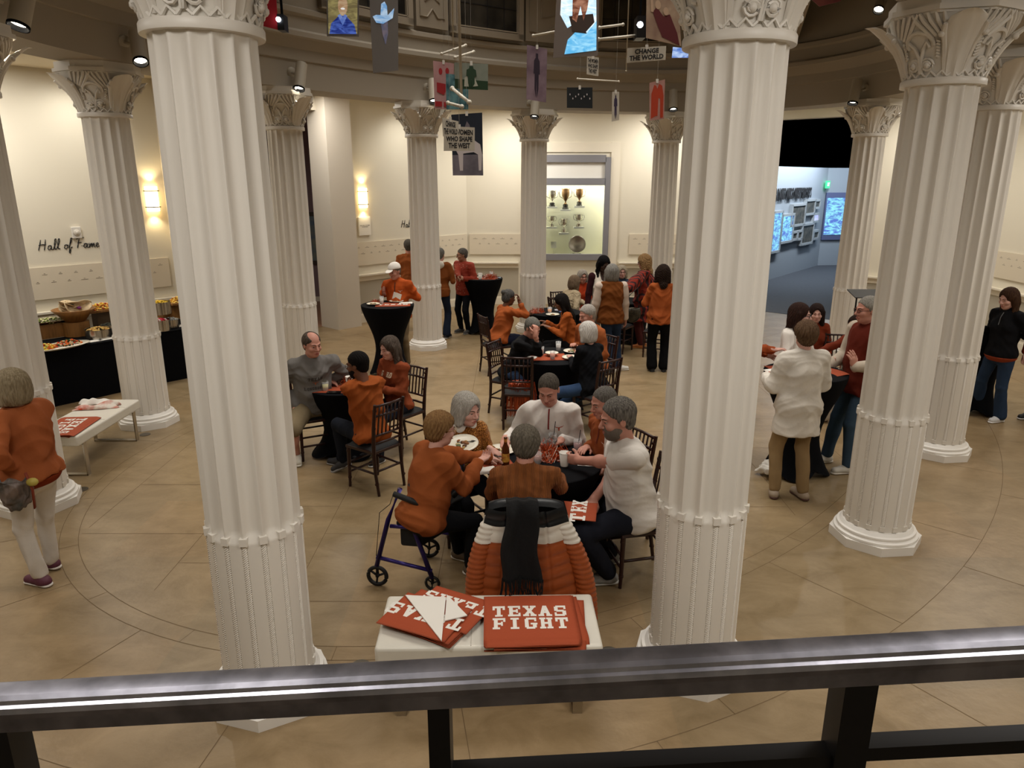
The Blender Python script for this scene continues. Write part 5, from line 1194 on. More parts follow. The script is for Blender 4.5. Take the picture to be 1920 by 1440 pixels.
spandex(*TA, .76, .47, 'low round black table in front, crowded with plates and pom-poms', 'low black tables', .7); spandex(*TB, .76, .40, 'low round black table between man in grey hoodie and young bearded man', 'low black tables', .6, 1.0, .6)
spandex(*TF, .76, .48, 'low black table with plates beside the silver-haired woman', 'low black tables', .85, .95); spandex(*TE_, .76, .44, 'low black table with orange drink, in front of the far column', 'low black tables', .8)
spandex(*TC, 1.07, .40, 'tall black cocktail table in front of the man in white cap', 'tall black cocktail tables', .52, .80, .3); spandex(*TD, 1.07, .38, 'tall black cocktail table beside man in patterned orange shirt', 'tall black cocktail tables', .55, .8, .5)
spandex(*TR, 1.07, .40, 'tall black cocktail table in front of the woman in khaki trousers', 'tall black cocktail tables', .5, .85, 1.25); spandex(*TX, 1.07, .38, 'tall black cocktail table beside woman in black pullover at far right', 'tall black cocktail tables', .52, .8, .4)
spandex(*TG, .76, .40, 'low black table behind the person in tartan poncho', 'low black tables', .8)
# benches
M_LEATHER = mat('white_leather', '#d6d2c6', .35, bump=.08, bscale=30, var=.03)
def bench(x, y, rz, label):
    e = empty('bench', (x, y, 0), rz, label, 'bench', 'white leather benches'); m = MB(); m.box((0, 0, .405), (1.26, .53, .11)); b_ = m.build('cushion', M_LEATHER, e, ang=60); bevel(b_, .022, 4)
    m = MB(); 
    for sx in (-.1, .32): m.box((sx, 0, .4605), (.004, .5, .002))
    m.build('seam', mat('leather_seam', '#b5b0a4', .5), e); 
    for sx in (1, -1):
        m = MB(); X = sx*.50
        for sy in (1, -1): m.box((X, sy*.24, .175), (.055, .012, .35))
        m.box((X, 0, .006), (.055, .49, .012)); m.box((X, 0, .344), (.055, .49, .012)); m.build('leg_frame', M_CHROME, e)
    return e
bench(-.13, 3.71, math.radians(1.2), 'white leather bench in front, bearing two heaps of orange towels'); bench(-4.57, 7.42, math.radians(90), 'white leather bench on the left by the buffet, with folded towels')
# towels
def towel(c, w, d, rz, label, lines=(), name='rally_towel', group=None, drape=None, wob=.004, seed=0, m=None, lift=None, flip=False, letters=1.):
    """sheet in its own plane: x right, y up the print; drape(x,y)->z added"""
    rd_ = random.Random(seed); e = empty(name, tuple(c), rz, label, 'towel', group); ph = [rd_.random()*6 for _ in range(4)]
    def Z(x, y): 
        z = wob*(math.sin(x*11+ph[0])*math.sin(y*9+ph[1]))*.5
        return z+(drape(x, y) if drape else 0)
    nu, nv = 22, 18; t = .004; V = []; Fc = []
    for o in (0, t):
        for i in range(nu+1):
            for j in range(nv+1): x, y = (i/nu-.5)*w, (j/nv-.5)*d; V.append((x, y, Z(x, y)+o))
    W_ = nv+1; B = (nu+1)*W_
    for i in range(nu):
        for j in range(nv): q = (i*W_+j, (i+1)*W_+j, (i+1)*W_+j+1, i*W_+j+1); Fc += [tuple(B+k for k in q), q[::-1]]
    for j in range(nv): Fc += [(j, j+1, B+j+1, B+j), (nu*W_+j+1, nu*W_+j, B+nu*W_+j, B+nu*W_+j+1)]
    for i in range(nu): Fc += [((i+1)*W_, i*W_, B+i*W_, B+(i+1)*W_), (i*W_+nv, (i+1)*W_+nv, B+(i+1)*W_+nv, B+i*W_+nv)]
    MB().add(V, Fc).build('cloth', m or M_ORANGE, e, True)
    for tx, yy, hh in lines:
        for pl in slab(tx, hh, letters):
            pts_ = []
            for k in range(len(pl)):
                a, b = pl[k], pl[(k+1) % len(pl)]
                for s_ in range(3): pts_.append((a[0]+(b[0]-a[0])*s_/3, a[1]+(b[1]-a[1])*s_/3))
            mb = MB(); sg = -1 if flip else 1; mb.add([(sg*x, sg*(y+yy), Z(sg*x, sg*(y+yy))+t+.0012) for x, y in pts_], [tuple(range(len(pts_)))])
            if 'L' not in towel.__dict__: pass
            towel.acc += [mb]
        big = MB()
        for q in towel.acc: big.add(q.v, q.f)
        towel.acc = []; big.build('lettering', M_PAPER, e)
    return e
towel.acc = []
drp = lambda yo: (lambda x, y: -max(0, yo-y)*.9 if y < yo else 0)
rs = random.Random(3)
for k in range(9):
    dx, dy, da = rs.uniform(-.006, .02), rs.uniform(-.008, .02), rs.uniform(-.02, .02)
    if k == 2: dx, da = .05, -.09
    if k == 4: dx, da = .04, .06
    towel((.108+dx, 3.66+dy, .463+.0045*k), .53, .44, .03+da, 'orange towel under the top one in the right-hand stack', group='towels stacked under the flat top towel', drape=lambda x, y: -.0 if y > -.19 else (y+.19)*1.0, seed=k)
towel((.105, 3.655, .463+.0045*9), .53, .44, .03, 'flat orange towel on top of the right stack, printed in white', (('TEXAS', .062, .105), ('FIGHT', -.058, .105)), drape=lambda x, y: 0 if y > -.19 else (y+.19)*1.0, seed=20, wob=.003, letters=.92)
for k in range(7):
    dx, dy, da = rs.uniform(-.01, .01), rs.uniform(-.01, .01), rs.uniform(-.03, .03)
    towel((-.45+dx, 3.70+dy, .463+.0045*k), .46, .38, math.radians(-30)+da, 'orange towel in the crooked left-hand stack', group='towels in the crooked left stack', drape=lambda x, y: 0, seed=40+k)
towel((-.36, 3.76, .463+.0045*7), .42, .34, math.radians(-28), 'orange towel askew on the left stack, printed letters upside down', (('TEXAS', -.06, .10),), drape=lambda x, y: 0, seed=61, wob=.004, flip=True)
towel((-.50, 3.67, .463+.0045*9), .44, .34, math.radians(-24), 'upside-down printed orange towel on top of the left stack', (('TEXAS', .0, .11),), drape=lambda x, y: 0, seed=60, wob=.004, flip=True)
m = MB(); Q = [fp(760, 1117, .512), fp(836, 1121, .514), fp(828, 1203, .509)]; m.add([tuple(q) for q in Q]+[tuple(q+Vector((0, 0, .006))) for q in Q], [(0, 2, 1), (3, 4, 5), (0, 1, 4, 3), (1, 2, 5, 4), (2, 0, 3, 5)])
meta(m.build('folded_towel', M_PAPER), 'white folded-over towel corner lying on the left stack', 'towel')
m = MB(); Q = [fp(838, 1116, .516), fp(876, 1155, .516), fp(834, 1165, .512)]; m.add([tuple(q) for q in Q]+[tuple(q+Vector((0, 0, .006))) for q in Q], [(0, 2, 1), (3, 4, 5), (0, 1, 4, 3), (1, 2, 5, 4), (2, 0, 3, 5)])
meta(m.build('folded_towel', M_PAPER), 'small white triangular towel fold beside the larger one', 'towel')
# towels on the left bench
for k in range(3): towel((-4.57, 7.06, .463+.0045*k), .56, .40, math.radians(88+3*k), 'orange towel under the printed one on the left bench', group='towels under the printed towel on left bench', drape=lambda x, y: -max(0, abs(y)-.17)*.3, seed=80+k)
towel((-4.56, 7.05, .478), .58, .42, math.radians(94), 'printed orange towel at the near end of left bench', (('FIGHT', -.06, .10), ('TEXAS', .06, .10)), drape=lambda x, y: -max(0, abs(y)-.17)*.3, seed=83, flip=True, wob=.012)
def crumple(c, w, d, rz, label, m1, m2=None, amp=.03, seed=1, name='crumpled_towel', cat='towel'):
    rd_ = np.random.RandomState(seed); k = rd_.randn(6, 2)*14; p_ = rd_.rand(6)*6; e = empty(name, tuple(c), rz, label, cat)
    def Z(x, y): return amp*abs(sum(math.sin(k[i, 0]*x+k[i, 1]*y+p_[i])*.8**i for i in range(6)))*max(0, 1-(abs(x)/(w/2))**4)**.5*max(0, 1-(abs(y)/(d/2))**4)**.5
    m = MB(); m.grid(lambda u, v: ((u-.5)*w*(1+.08*math.sin(v*9)), (v-.5)*d*(1+.12*math.sin(u*7+seed)), Z((u-.5)*w, (v-.5)*d)+.004), 40, 30, m1)
    o = m.build('cloth', m1, e, True); md = o.modifiers.new('solid', 'SOLIDIFY'); md.thickness = .004; return e, Z
e, Z = crumple((-4.62, 7.72, .462), .44, .16, .25, 'crumpled orange and white towel at the far end of left bench', mat('towel_print', '#b04020', .85, col2='#d8cfc4', vscale=9, kind='noise'), amp=.035, seed=4)
crumple((-4.72, 7.86, .466), .30, .12, .5, 'white rolled towel behind the crumpled one on the left bench', M_PAPER, amp=.035, seed=8)

# ------------------------------------------------------------ tableware
def plate(x, y, z, label, r=.115, food=True, seed=1, tilt=0, group='plates'):
    e = empty('plate', (x, y, z), 0, label, 'plate'); 
    if tilt: e.rotation_euler = (tilt, 0, 0)
    MB().lathe([(.001, .004), (r*.62, .004), (r*.72, .010), (r, .018), (r, .022), (r*.74, .014), (r*.6, .008), (.001, .008)], seg=36, cap=False).build('dish', M_CHINA, e, True)
    if food:
        rd_ = random.Random(seed); cs = ('#8a5a34', '#b8985a', '#5d3a24', '#c8b888', '#56603a', '#a0683c')
        for k in range(9):
            a, q = rd_.random()*6.3, rd_.random()*r*.5; m = MB(); m.sph((q*math.cos(a), q*math.sin(a), .014), (rd_.uniform(.012, .024), rd_.uniform(.008, .018), .008), 8, R=rotz(rd_.random()*3)); c = rd_.choice(cs); m.build('food', mat('food_'+c[1:], c, .7, bump=.4), e, True)
    return e
def bowl(x, y, z, label, r=.08, cutlery=True):
    e = empty('bowl', (x, y, z), 0, label, 'bowl'); MB().lathe([(.001, 0), (r*.5, 0), (r*.8, .02), (r, .042), (r*.97, .043), (r*.75, .024), (r*.45, .008), (.001, .007)], seg=32, cap=False).build('dish', M_CHINA, e, True); return e
def fork(x, y, z, rz, label, c='#141414'):
    e = empty('fork', (x, y, z), rz, label, 'fork'); m = MB(); m.box((0, 0, 0), (.11, .008, .003)); m.build('handle', mat('plastic_black', c, .4), e); m = MB(); m.box((.066, 0, .002), (.022, .022, .003))
    for k in range(4): m.box((.092, -.009+.006*k, .003), (.032, .003, .002))
    m.build('tines', mat('plastic_black', c, .4), e); return e
def paper_cup(x, y, z, label, h=.11, r=.042):
    e = empty('paper_cup', (x, y, z), 0, label, 'cup', None); MB().lathe([(r*.7, 0), (r, h), (r*.94, h), (r*.66, .01), (.001, .01)], seg=28, cap=False).build('cup_wall', M_PAPER, e, True)
    MB().tube([(r*math.cos(t), r*math.sin(t), h) for t in [2*PI*i/24 for i in range(24)]], .0025, 6, closed=True).build('rim', M_WHITE, e, True); return e
def tumbler(x, y, z, label, col='#d8a030', h=.09, r=.035, straw=False, fill=.7):
    e = empty('tumbler', (x, y, z), 0, label, 'cup', None); MB().lathe([(r*.8, 0), (r, h), (r*.96, h), (r*.76, .004), (.001, .004)], seg=24, cap=False).build('cup_wall', M_GLASS, e, True)
    MB().lathe([(.001, .005), (r*.76, .005), (r*.90, h*fill), (.001, h*fill)], seg=24, cap=False).build('drink', mat('drink_'+col[1:], col, .1), e, True)
    if straw: MB().cyl((0, 0, .01), (.02, -.01, h*1.9), .003).build('straw', M_DARK, e)
    return e
def napkin(x, y, z, rz, label, w=.13, d=.10):
    e = empty('napkin', (x, y, z), rz, label, 'napkin'); m = MB(); m.box((0, 0, .002), (w, d, .003)); m.box((.01, .012, .006), (w*.9, d*.8, .003), rz=.15); m.build('paper', M_PAPER, e); return e
def pompom(c, r, label, n=420, flat=.22, seed=5, m=None):
    rd_ = np.random.RandomState(seed); m1, m2 = mat('foil_orange', '#ac451c', .35, var=.3), mat('foil_white', '#c8b8a8', .4); mb = MB()
    for i in range(n):
        a, q = rd_.rand()*6.28, rd_.rand()**.5; p0 = V3(0, 0, 0); d = V3(math.cos(a)*q, math.sin(a)*q, flat*rd_.rand()); L = r*(.75+.4*rd_.rand()); cv = V3(*(rd_.randn(3)*.25*r))
        pts_ = [p0+d*L*t+cv*math.sin(t*PI)+V3(0, 0, max(0, .02*math.sin(t*PI))) for t in (0, .3, .6, .85, 1)]
        pts_ = [V3(p[0], p[1], max(.002, p[2]-.5*r*flat*t*t)) for p, t in zip(pts_, (0, .3, .6, .85, 1))]
        mb.tube(pts_, .0022, 3, m2 if rd_.rand() < .14 else m1)
    e = empty('pompom', tuple(c), 0, label, 'pom-pom'); o = mb.build('streamers', None, e); meta(o, kind='stuff'); MB().cyl((0, 0, .002), (0, 0, .03), .014).build('handle', M_DARK, e); return e
ZA = .765
bowl(-.13, 5.40, ZA, 'white bowl with dark fork, left side of front table'); fork(-.15, 5.42, ZA+.045, -.6, 'black fork lying across the white bowl')
plate(-.08, 5.62, ZA, 'food-streaked plate behind the bowl on the front table', .12, seed=3)
_q = fp(868, 834, .97)
pl_ = plate(_q[0], _q[1], .97, 'tilted plate of food held up by woman with short tawny hair', .12, seed=5, tilt=.22); fork(_q[0]+.01, _q[1]+.01, .990, .25, 'black fork on the held-up plate')
e = empty('beer_bottle', (-.05, 5.33, ZA), 0, 'brown glass beer bottle with yellow label on the front table', 'bottle')
MB().lathe([(.001, 0), (.030, 0), (.031, .01), (.031, .12), (.028, .14), (.014, .175), (.012, .215), (.014, .218), (.014, .228), (.001, .228)], seg=24, cap=False).build('glass', mat('amber_glass', '#4a2108', .08, var=.1), e, True)
MB().lathe([(.0315, .03), (.0318, .032), (.0318, .098), (.0315, .10)], seg=24, cap=False).build('paper_label', mat('label_yellow', '#c99a3a', .6, col2='#8a3a1a', vscale=30), e); MB().lathe([(.0125, .18), (.0132, .182), (.0135, .21), (.0145, .216)], seg=20, cap=False).build('neck_label', mat('label_yellow', '#c99a3a', .6), e)
paper_cup(.41, 5.31, ZA, 'white paper cup held by the man in white t-shirt'); tumbler(.20, 5.36, ZA, 'pinkish plastic tumbler beside the back of grey head', '#a86a58', straw=False); tumbler(.34, 5.72, ZA, 'tall iced drink with black straw before the smiling man', '#b88a68', .12, .036, True)
tumbler(.54, 5.62, ZA, 'dark red drink with black straw on the front table', '#7a1420', .10, .036, True)
napkin(-.20, 5.20, ZA, .3, 'crumpled white napkins at the front edge of front table', .17, .12); napkin(-.10, 5.12, ZA, -.4, 'white napkin half under the mustard sweater elbow'); napkin(.60, 5.34, ZA, -.15, 'white napkin on red towel right of the paper cup', .16, .09)
towel((.58, 5.40, ZA), .22, .16, -.15, 'orange towel lying under napkin at right of front table', seed=90, wob=.0); towel((-.13, 5.40, ZA-.003), .24, .2, .3, 'dark orange towel under the white bowl', seed=91, wob=0)
pompom((.29, 5.52, ZA), .17, 'orange and white pom-pom spread over the front table', 520); e = empty('plastic_bag', (.30, 5.62, ZA+.04), 0, 'clear crumpled plastic bag on the pom-pom', 'plastic bag'); b = Blob(.008); b.ell((0, 0, .02), (.07, .06, .05)).ell((.03, .05, .03), (.05, .05, .06)); v, f = b.mesh(); v = folds(v, f, .02, 3, 50); link('film', np_mesh('film', [(v, f, 0)], [mat('film', '#f0e8e4', .15, trans=.85, ior=1.1)]), e)
ZB = .765
tumbler(-2.02, 7.62, ZB, 'clear empty tumbler behind the pale yellow drink', '#c8b8a8', .10, .036, False, .2); tumbler(-1.97, 7.38, ZB, 'pale yellow drink at the front of second table', '#cfc47a', .10, .036); paper_cup(-1.74, 7.50, ZB, 'white paper cup on the second table', .12, .042); bowl(-1.62, 7.52, ZB, 'white bowl in the hand of the young bearded man', .06)
towel((-1.86, 7.44, ZB-.002), .5, .3, -.05, 'orange towel covering the front of second table', seed=92, wob=0); pompom((-1.76, 7.68, ZB), .15, 'orange pom-pom on table with grey hoodie man', 320, seed=9); meta(MB().box((-1.86, 7.30, ZB+.006), (.15, .07, .008)).build('phone', mat('phone_black', '#0a0a0c', .2)), 'black phone on the edge of the second table', 'phone'); napkin(-2.08, 7.68, ZB, .2, 'white napkin near the hand of grey hoodie man')
ZC = 1.075
towel((-1.80, 10.92, ZC), .52, .34, .12, 'red-orange towel spread on the cocktail table of white-capped man', (('TEXAS', -.02, .1),), seed=93, wob=0); plate(-2.09, 10.87, ZC+.006, 'plate of green salad, left on the white-capped man table', .10, seed=11); plate(-1.78, 11.12, ZC+.006, 'plate of food before the man in white cap', .11, seed=12)
tumbler(-1.98, 10.98, ZC+.006, 'clear drink with straw between two plates', '#cfc8bc', .11, .034, True); pompom((-2.09, 11.08, ZC), .09, 'small orange pom-pom behind the salad plate', 160, seed=13); napkin(-1.62, 11.02, ZC+.006, .1, 'white paper at the right of capped man table', .2, .12)
towel((-.56, 13.85, ZC), .5, .3, .0, 'orange towel on the far cocktail table', seed=94, wob=0); plate(-.74, 13.85, ZC+.006, 'white plate with leftovers on the far cocktail table', .11, seed=14); paper_cup(-.60, 13.72, ZC+.006, 'white cup at the front of the far cocktail table', .11); pompom((-.42, 13.88, ZC), .17, 'long orange pom-pom on the far cocktail table', 300, seed=15)
tumbler(-.40, 14.05, ZC+.006, 'clear tumbler behind the long pom-pom', '#c8d0d0', .1); crumple((-.28, 13.95, ZC), .12, .1, 0, 'crumpled pale blue wrapper on the far cocktail table', mat('wrap_blue', '#8fa8b8', .5), amp=.02, seed=5, name='wrapper', cat='wrapper')
towel((.45, 8.86, ZA), .46, .34, .1, 'orange towel under the plates of the silver-haired woman table', seed=95, wob=0)
plate(.28, 9.05, ZA+.006, 'plate with red food before man in black jacket', .12, seed=16); plate(.78, 9.12, ZA+.006, 'heaped plate at the far right of middle table', .12, seed=17); plate(.74, 8.78, ZA+.006, 'plate of pale pasta nearest the silver-haired woman', .12, seed=18); bowl(.50, 8.92, ZA+.006, 'white bowl in the middle of the middle table', .085)
tumbler(.37, 8.95, ZA+.006, 'brown iced drink between plate and bowl', '#5a3a24', .11, .036, True); tumbler(.50, 8.74, ZA+.006, 'peach coloured drink at the front of middle table', '#d0704a', .10, .036); tumbler(.60, 9.20, ZA+.006, 'clear water tumbler at the back of middle table', '#c8c4bc', .12, .036); napkin(.24, 8.82, ZA+.006, -.3, 'white napkin under black fork on middle table'); fork(.27, 8.84, ZA+.013, .8, 'black fork on the white napkin of middle table'); fork(.84, 8.72, ZA+.03, .2, 'black fork on the pale pasta plate')
tumbler(.62, 11.86, ZA, 'orange drink on the table before the far column', '#d8882a', .11, .038); plate(.66, 11.72, ZA, 'plate with scraps beside the orange drink', .11, seed=19); pompom((.42, 12.0, ZA), .14, 'red-orange pom-pom near the bun-haired woman', 200, seed=20); meta(MB().box((.86, 12.02, ZA+.006), (.16, .08, .01)).build('phone', mat('phone_blue', '#4a5a80', .2)), 'phone lying on the table before the far column', 'phone'); meta(MB().box((.80, 12.18, ZA+.006), (.16, .1, .01)).build('phone', mat('phone_white', '#c8ccd8', .2)), 'pale phone behind the darker one', 'phone')
towel((3.10, 6.98, ZC), .34, .30, .2, 'orange towel heaped at right on the cocktail table', seed=96, wob=.03); towel((2.72, 7.15, ZC), .25, .2, .2, 'orange towel left of the white-shirted woman', seed=97, wob=.01); napkin(2.58, 7.0, ZC+.01, .2, 'white paper left of the white-shirted woman'); paper_cup(2.99, 6.76, ZC+.005, 'white cup at the right elbow of the woman in white shirt', .13, .05)
towel((6.12, 8.86, ZC), .36, .26, .4, 'orange patterned towel on the far right cocktail table', seed=98, wob=.004, m=mat('towel_pat', '#b8421c', .8, col2='#d8764a', vscale=14)); napkin(6.02, 9.0, ZC+.02, .3, 'bowl-shaped crumpled napkin on far right table')
# tall pail of hanging streamers under the middle table
e = empty('pompom', (.12, 8.44, .30), 0, 'orange pom-pom hanging from the empty chair back', 'pom-pom'); rd_ = np.random.RandomState(2); mb = MB(); m1 = mat('foil_orange', '#ac451c', .35, var=.3)
for i in range(260):
    a = rd_.rand()*6.28; r0 = .16*rd_.rand()**.5; L = .12+.30*rd_.rand(); x, y = r0*math.cos(a), r0*math.sin(a)*.6
    mb.tube([(x*.5, y*.5, .22+.06*rd_.rand()), (x, y, .24+.03*rd_.rand()), (x*1.15, y*1.2, .1), (x*1.15+rd_.randn()*.01, y*1.2, .22-L)], .003, 3)
meta(mb.build('streamers', m1, e), kind='stuff')
e = empty('bucket', (.16, 8.52, 0), 0, 'small orange bucket on the floor under the middle table', 'bucket'); MB().lathe([(.08, 0), (.11, .2), (.105, .2), (.075, .01), (.001, .01)], seg=24, cap=False).build('pail', mat('bucket_orange', '#a84a20', .5), e, True)

# ------------------------------------------------------------ buffet along the left wall
BQ = np.array([-5.47, 9.93]); BD = np.array([.62, .785]); BD /= np.linalg.norm(BD); BN = np.array([-BD[1], BD[0]]); bang = math.atan2(BD[1], BD[0])
e = empty('buffet_table', (*(BQ+BN*.38), 0), bang, 'long buffet table under a black floor-length cloth', 'table')
def side(u, v):
    p = [(-1.9, -.38), (1.9, -.38), (1.9, .38), (-1.9, .38)]; k = u*4; i = int(k) % 4; f = k-int(k); a, b = p[i], p[(i+1) % 4]; x, y = a[0]+(b[0]-a[0])*f, a[1]+(b[1]-a[1])*f
    o = .012*math.sin(u*150)*(1-v)+.006*(1-v); s_ = 1+o/.5; return (x*(1+o/2), y*(1+o*2), .75*v)
m = MB(); m.grid(side, 200, 6, wrap=True); m.box((0, 0, .748), (3.82, .78, .012)); m.build('tablecloth', M_BLACK, e, ang=60)
for sx in (-1.8, 1.8):
    for sy in (-.3, .3): MB().cyl((sx, sy, 0), (sx, sy, .74), .02).build('leg', M_POST, e)
def on_buffet(x, y, z=.76): p = fp(x, y, z); return (p[0], p[1], z)
WOODB = mat('bamboo_wood', '#8a5f30', .5, var=.2, vscale=5, stretch=(6, 1, 1))
def heap(e, c, rx, ry, rz_, n, cols, r=.02, seed=1, name='food'):
    rd_ = random.Random(seed); groups = {}
    n = int(n*1.8); r = r*.78
    for k in range(n):
        a, q = rd_.random()*6.3, rd_.random()**.5; z = (1-q*q)*rz_*rd_.uniform(.6, 1); col = rd_.choice(cols); groups.setdefault(col, MB()).sph((c[0]+rx*q*math.cos(a), c[1]+ry*q*math.sin(a), c[2]+z), (r*rd_.uniform(.7, 1.4), r*rd_.uniform(.6, 1), r*.7), 7, R=rotz(rd_.random()*3) @ rotx(rd_.random()))
    for col, g in groups.items(): meta(g.build(name, mat('food_'+col[1:], col, .8, bump=.3, spec=.2, var=.15, vscale=30), e, True), kind='stuff')
p = on_buffet(98, 630); e = empty('wooden_riser', (p[0], p[1], .76), bang, 'square wooden riser carrying a silver tray of salad', 'riser'); m = MB(); m.box((0, 0, .10), (.40, .34, .20)); m.build('block', WOODB, e)
e = empty('serving_tray', (p[0], p[1], .965), bang, 'silver tray of pale salad on the square wooden riser', 'tray'); MB().lathe([(.001, 0), (.22, .0), (.33, .035), (.33, .04), (.21, .006), (.001, .006)], seg=4, a0=PI/4, sx=1.1, cap=False).build('tray', M_CHROME, e); heap(e, (-.03, 0, .01), .2, .18, .05, 90, ('#d8d0a0', '#e0d8b8', '#8a9a4a', '#5a6a2a'), .018, 2)
p = on_buffet(110, 652); e = empty('platter', (p[0], p[1], .765), bang+.1, 'oval platter of fruit and vegetables at the table front', 'platter'); MB().lathe([(.001, 0), (.17, 0), (.21, .02), (.21, .025), (.001, .008)], seg=32, sx=1.9, cap=False).build('dish', M_CHINA, e, True); heap(e, (-.2, 0, .02), .16, .14, .06, 50, ('#d0b840', '#c8c060', '#b85a20'), .03, 3); heap(e, (.12, 0, .02), .18, .13, .06, 70, ('#b83a1c', '#2c3a1c', '#c8b890', '#d06a30'), .022, 4)
p = on_buffet(146, 628); e = empty('wooden_riser', (p[0], p[1], .76), 0, 'round wooden riser under the big woven bowl', 'riser'); MB().lathe([(.17, 0), (.17, .2), (.001, .2)], seg=30).build('block', WOODB, e, ang=40)
e = empty('serving_bowl', (p[0], p[1], .965), bang, 'large wooden bowl heaped with flatbread', 'bowl'); MB().lathe([(.001, 0), (.13, 0), (.20, .09), (.28, .17), (.27, .175), (.19, .09), (.12, .02), (.001, .02)], seg=32, cap=False).build('bowl', WOODB, e, True)
rd_ = random.Random(9)
for k in range(12): m = MB(); a = rd_.random()*6.3; m.sph((rd_.uniform(-.16, .12), rd_.uniform(-.1, .1), .16+rd_.uniform(0, .12)), (.13, .10, .010), 12, R=rotz(a) @ rotx(rd_.uniform(.3, 1.3))); m.build('flatbread', mat('flatbread', '#cdb894', .8, var=.2, vscale=20), e, True)
m = MB(); m.sph((.02, -.14, .2), (.03, .03, .02), 10); m.build('orchid', mat('orchid', '#7a2a7a', .6), e, True)
p = on_buffet(196, 618); e = empty('wooden_riser', (p[0], p[1], .76), bang, 'wooden riser with cutting board behind the glass dish', 'riser'); MB().box((0, 0, .14), (.22, .2, .28)).build('block', mat('riser_dark', '#5a4630', .6), e)
e = empty('serving_board', (p[0], p[1], 1.045), bang, 'wooden board heaped with cheese and cold cuts', 'board'); MB().box((0, 0, .015), (.52, .34, .03)).build('board', WOODB, e); heap(e, (0, 0, .03), .22, .14, .08, 90, ('#d8b040', '#e0c468', '#b04028', '#d89a50'), .022, 6)
def pot(x, y, z, r, h, label, cols, rz=0, lid=False):
    p = on_buffet(x, y, z); e = empty('steel_pan', p, 0, label, 'pan'); MB().lathe([(.001, 0), (r, 0), (r, h), (r*1.03, h), (r*.96, h*.98), (r*.95, h*.5), (.001, h*.5)], seg=32, cap=False).build('pan', M_CHROME, e, ang=40); heap(e, (0, 0, h*.8), r*.85, r*.85, .05, 60, cols, .02, int(x))
    return e
pot(186, 633, .76, .17, .13, 'round steel pan of rice in front of the cutting board', ('#d0b070', '#b88a50', '#c8a860')); pot(205, 628, .76, .11, .15, 'dark steel pot at the right of the rice pan', ('#3a3a30', '#2a2a28'))
pot(303, 619, .76, .13, .16, 'steel pan of red salad right of the left column', ('#8a1a28', '#c84050', '#d8d0c8')); pot(322, 613, .76, .12, .12, 'wide empty steel pan with ladle, near right of buffet', ('#b8b8b4', '#a0a09c')); pot(300, 588, .98, .16, .18, 'tall steel pot of yellow food on a riser', ('#d8b030', '#e0c050'))
p = on_buffet(300, 600, .76); meta(MB().box((p[0], p[1], .87), (.2, .2, .22)).build('wooden_riser', WOODB), 'wooden riser beneath the tall steel pot', 'riser')
p = on_buffet(332, 596, .76); meta(MB().box((p[0]+.05, p[1]+.1, .87), (.34, .3, .22)).build('wooden_riser', WOODB), 'wooden riser at the right end of the buffet', 'riser'); e = empty('serving_board', (p[0]+.05, p[1]+.1, .985), bang, 'board of golden pastries at the right end of buffet', 'board'); MB().box((0, 0, .015), (.46, .34, .03)).build('board', WOODB, e); heap(e, (0, 0, .03), .2, .14, .08, 80, ('#d8a83a', '#e8c868', '#b87a2a'), .024, 8)
for x, y, l_ in ((175, 640, 'white napkin stack at the front of the buffet'), (198, 636, 'second white paper beside the napkin stack'), (335, 612, 'white cloth at the right end of the buffet')): p = on_buffet(x, y); napkin(p[0], p[1], .76, bang, l_, .22, .12)

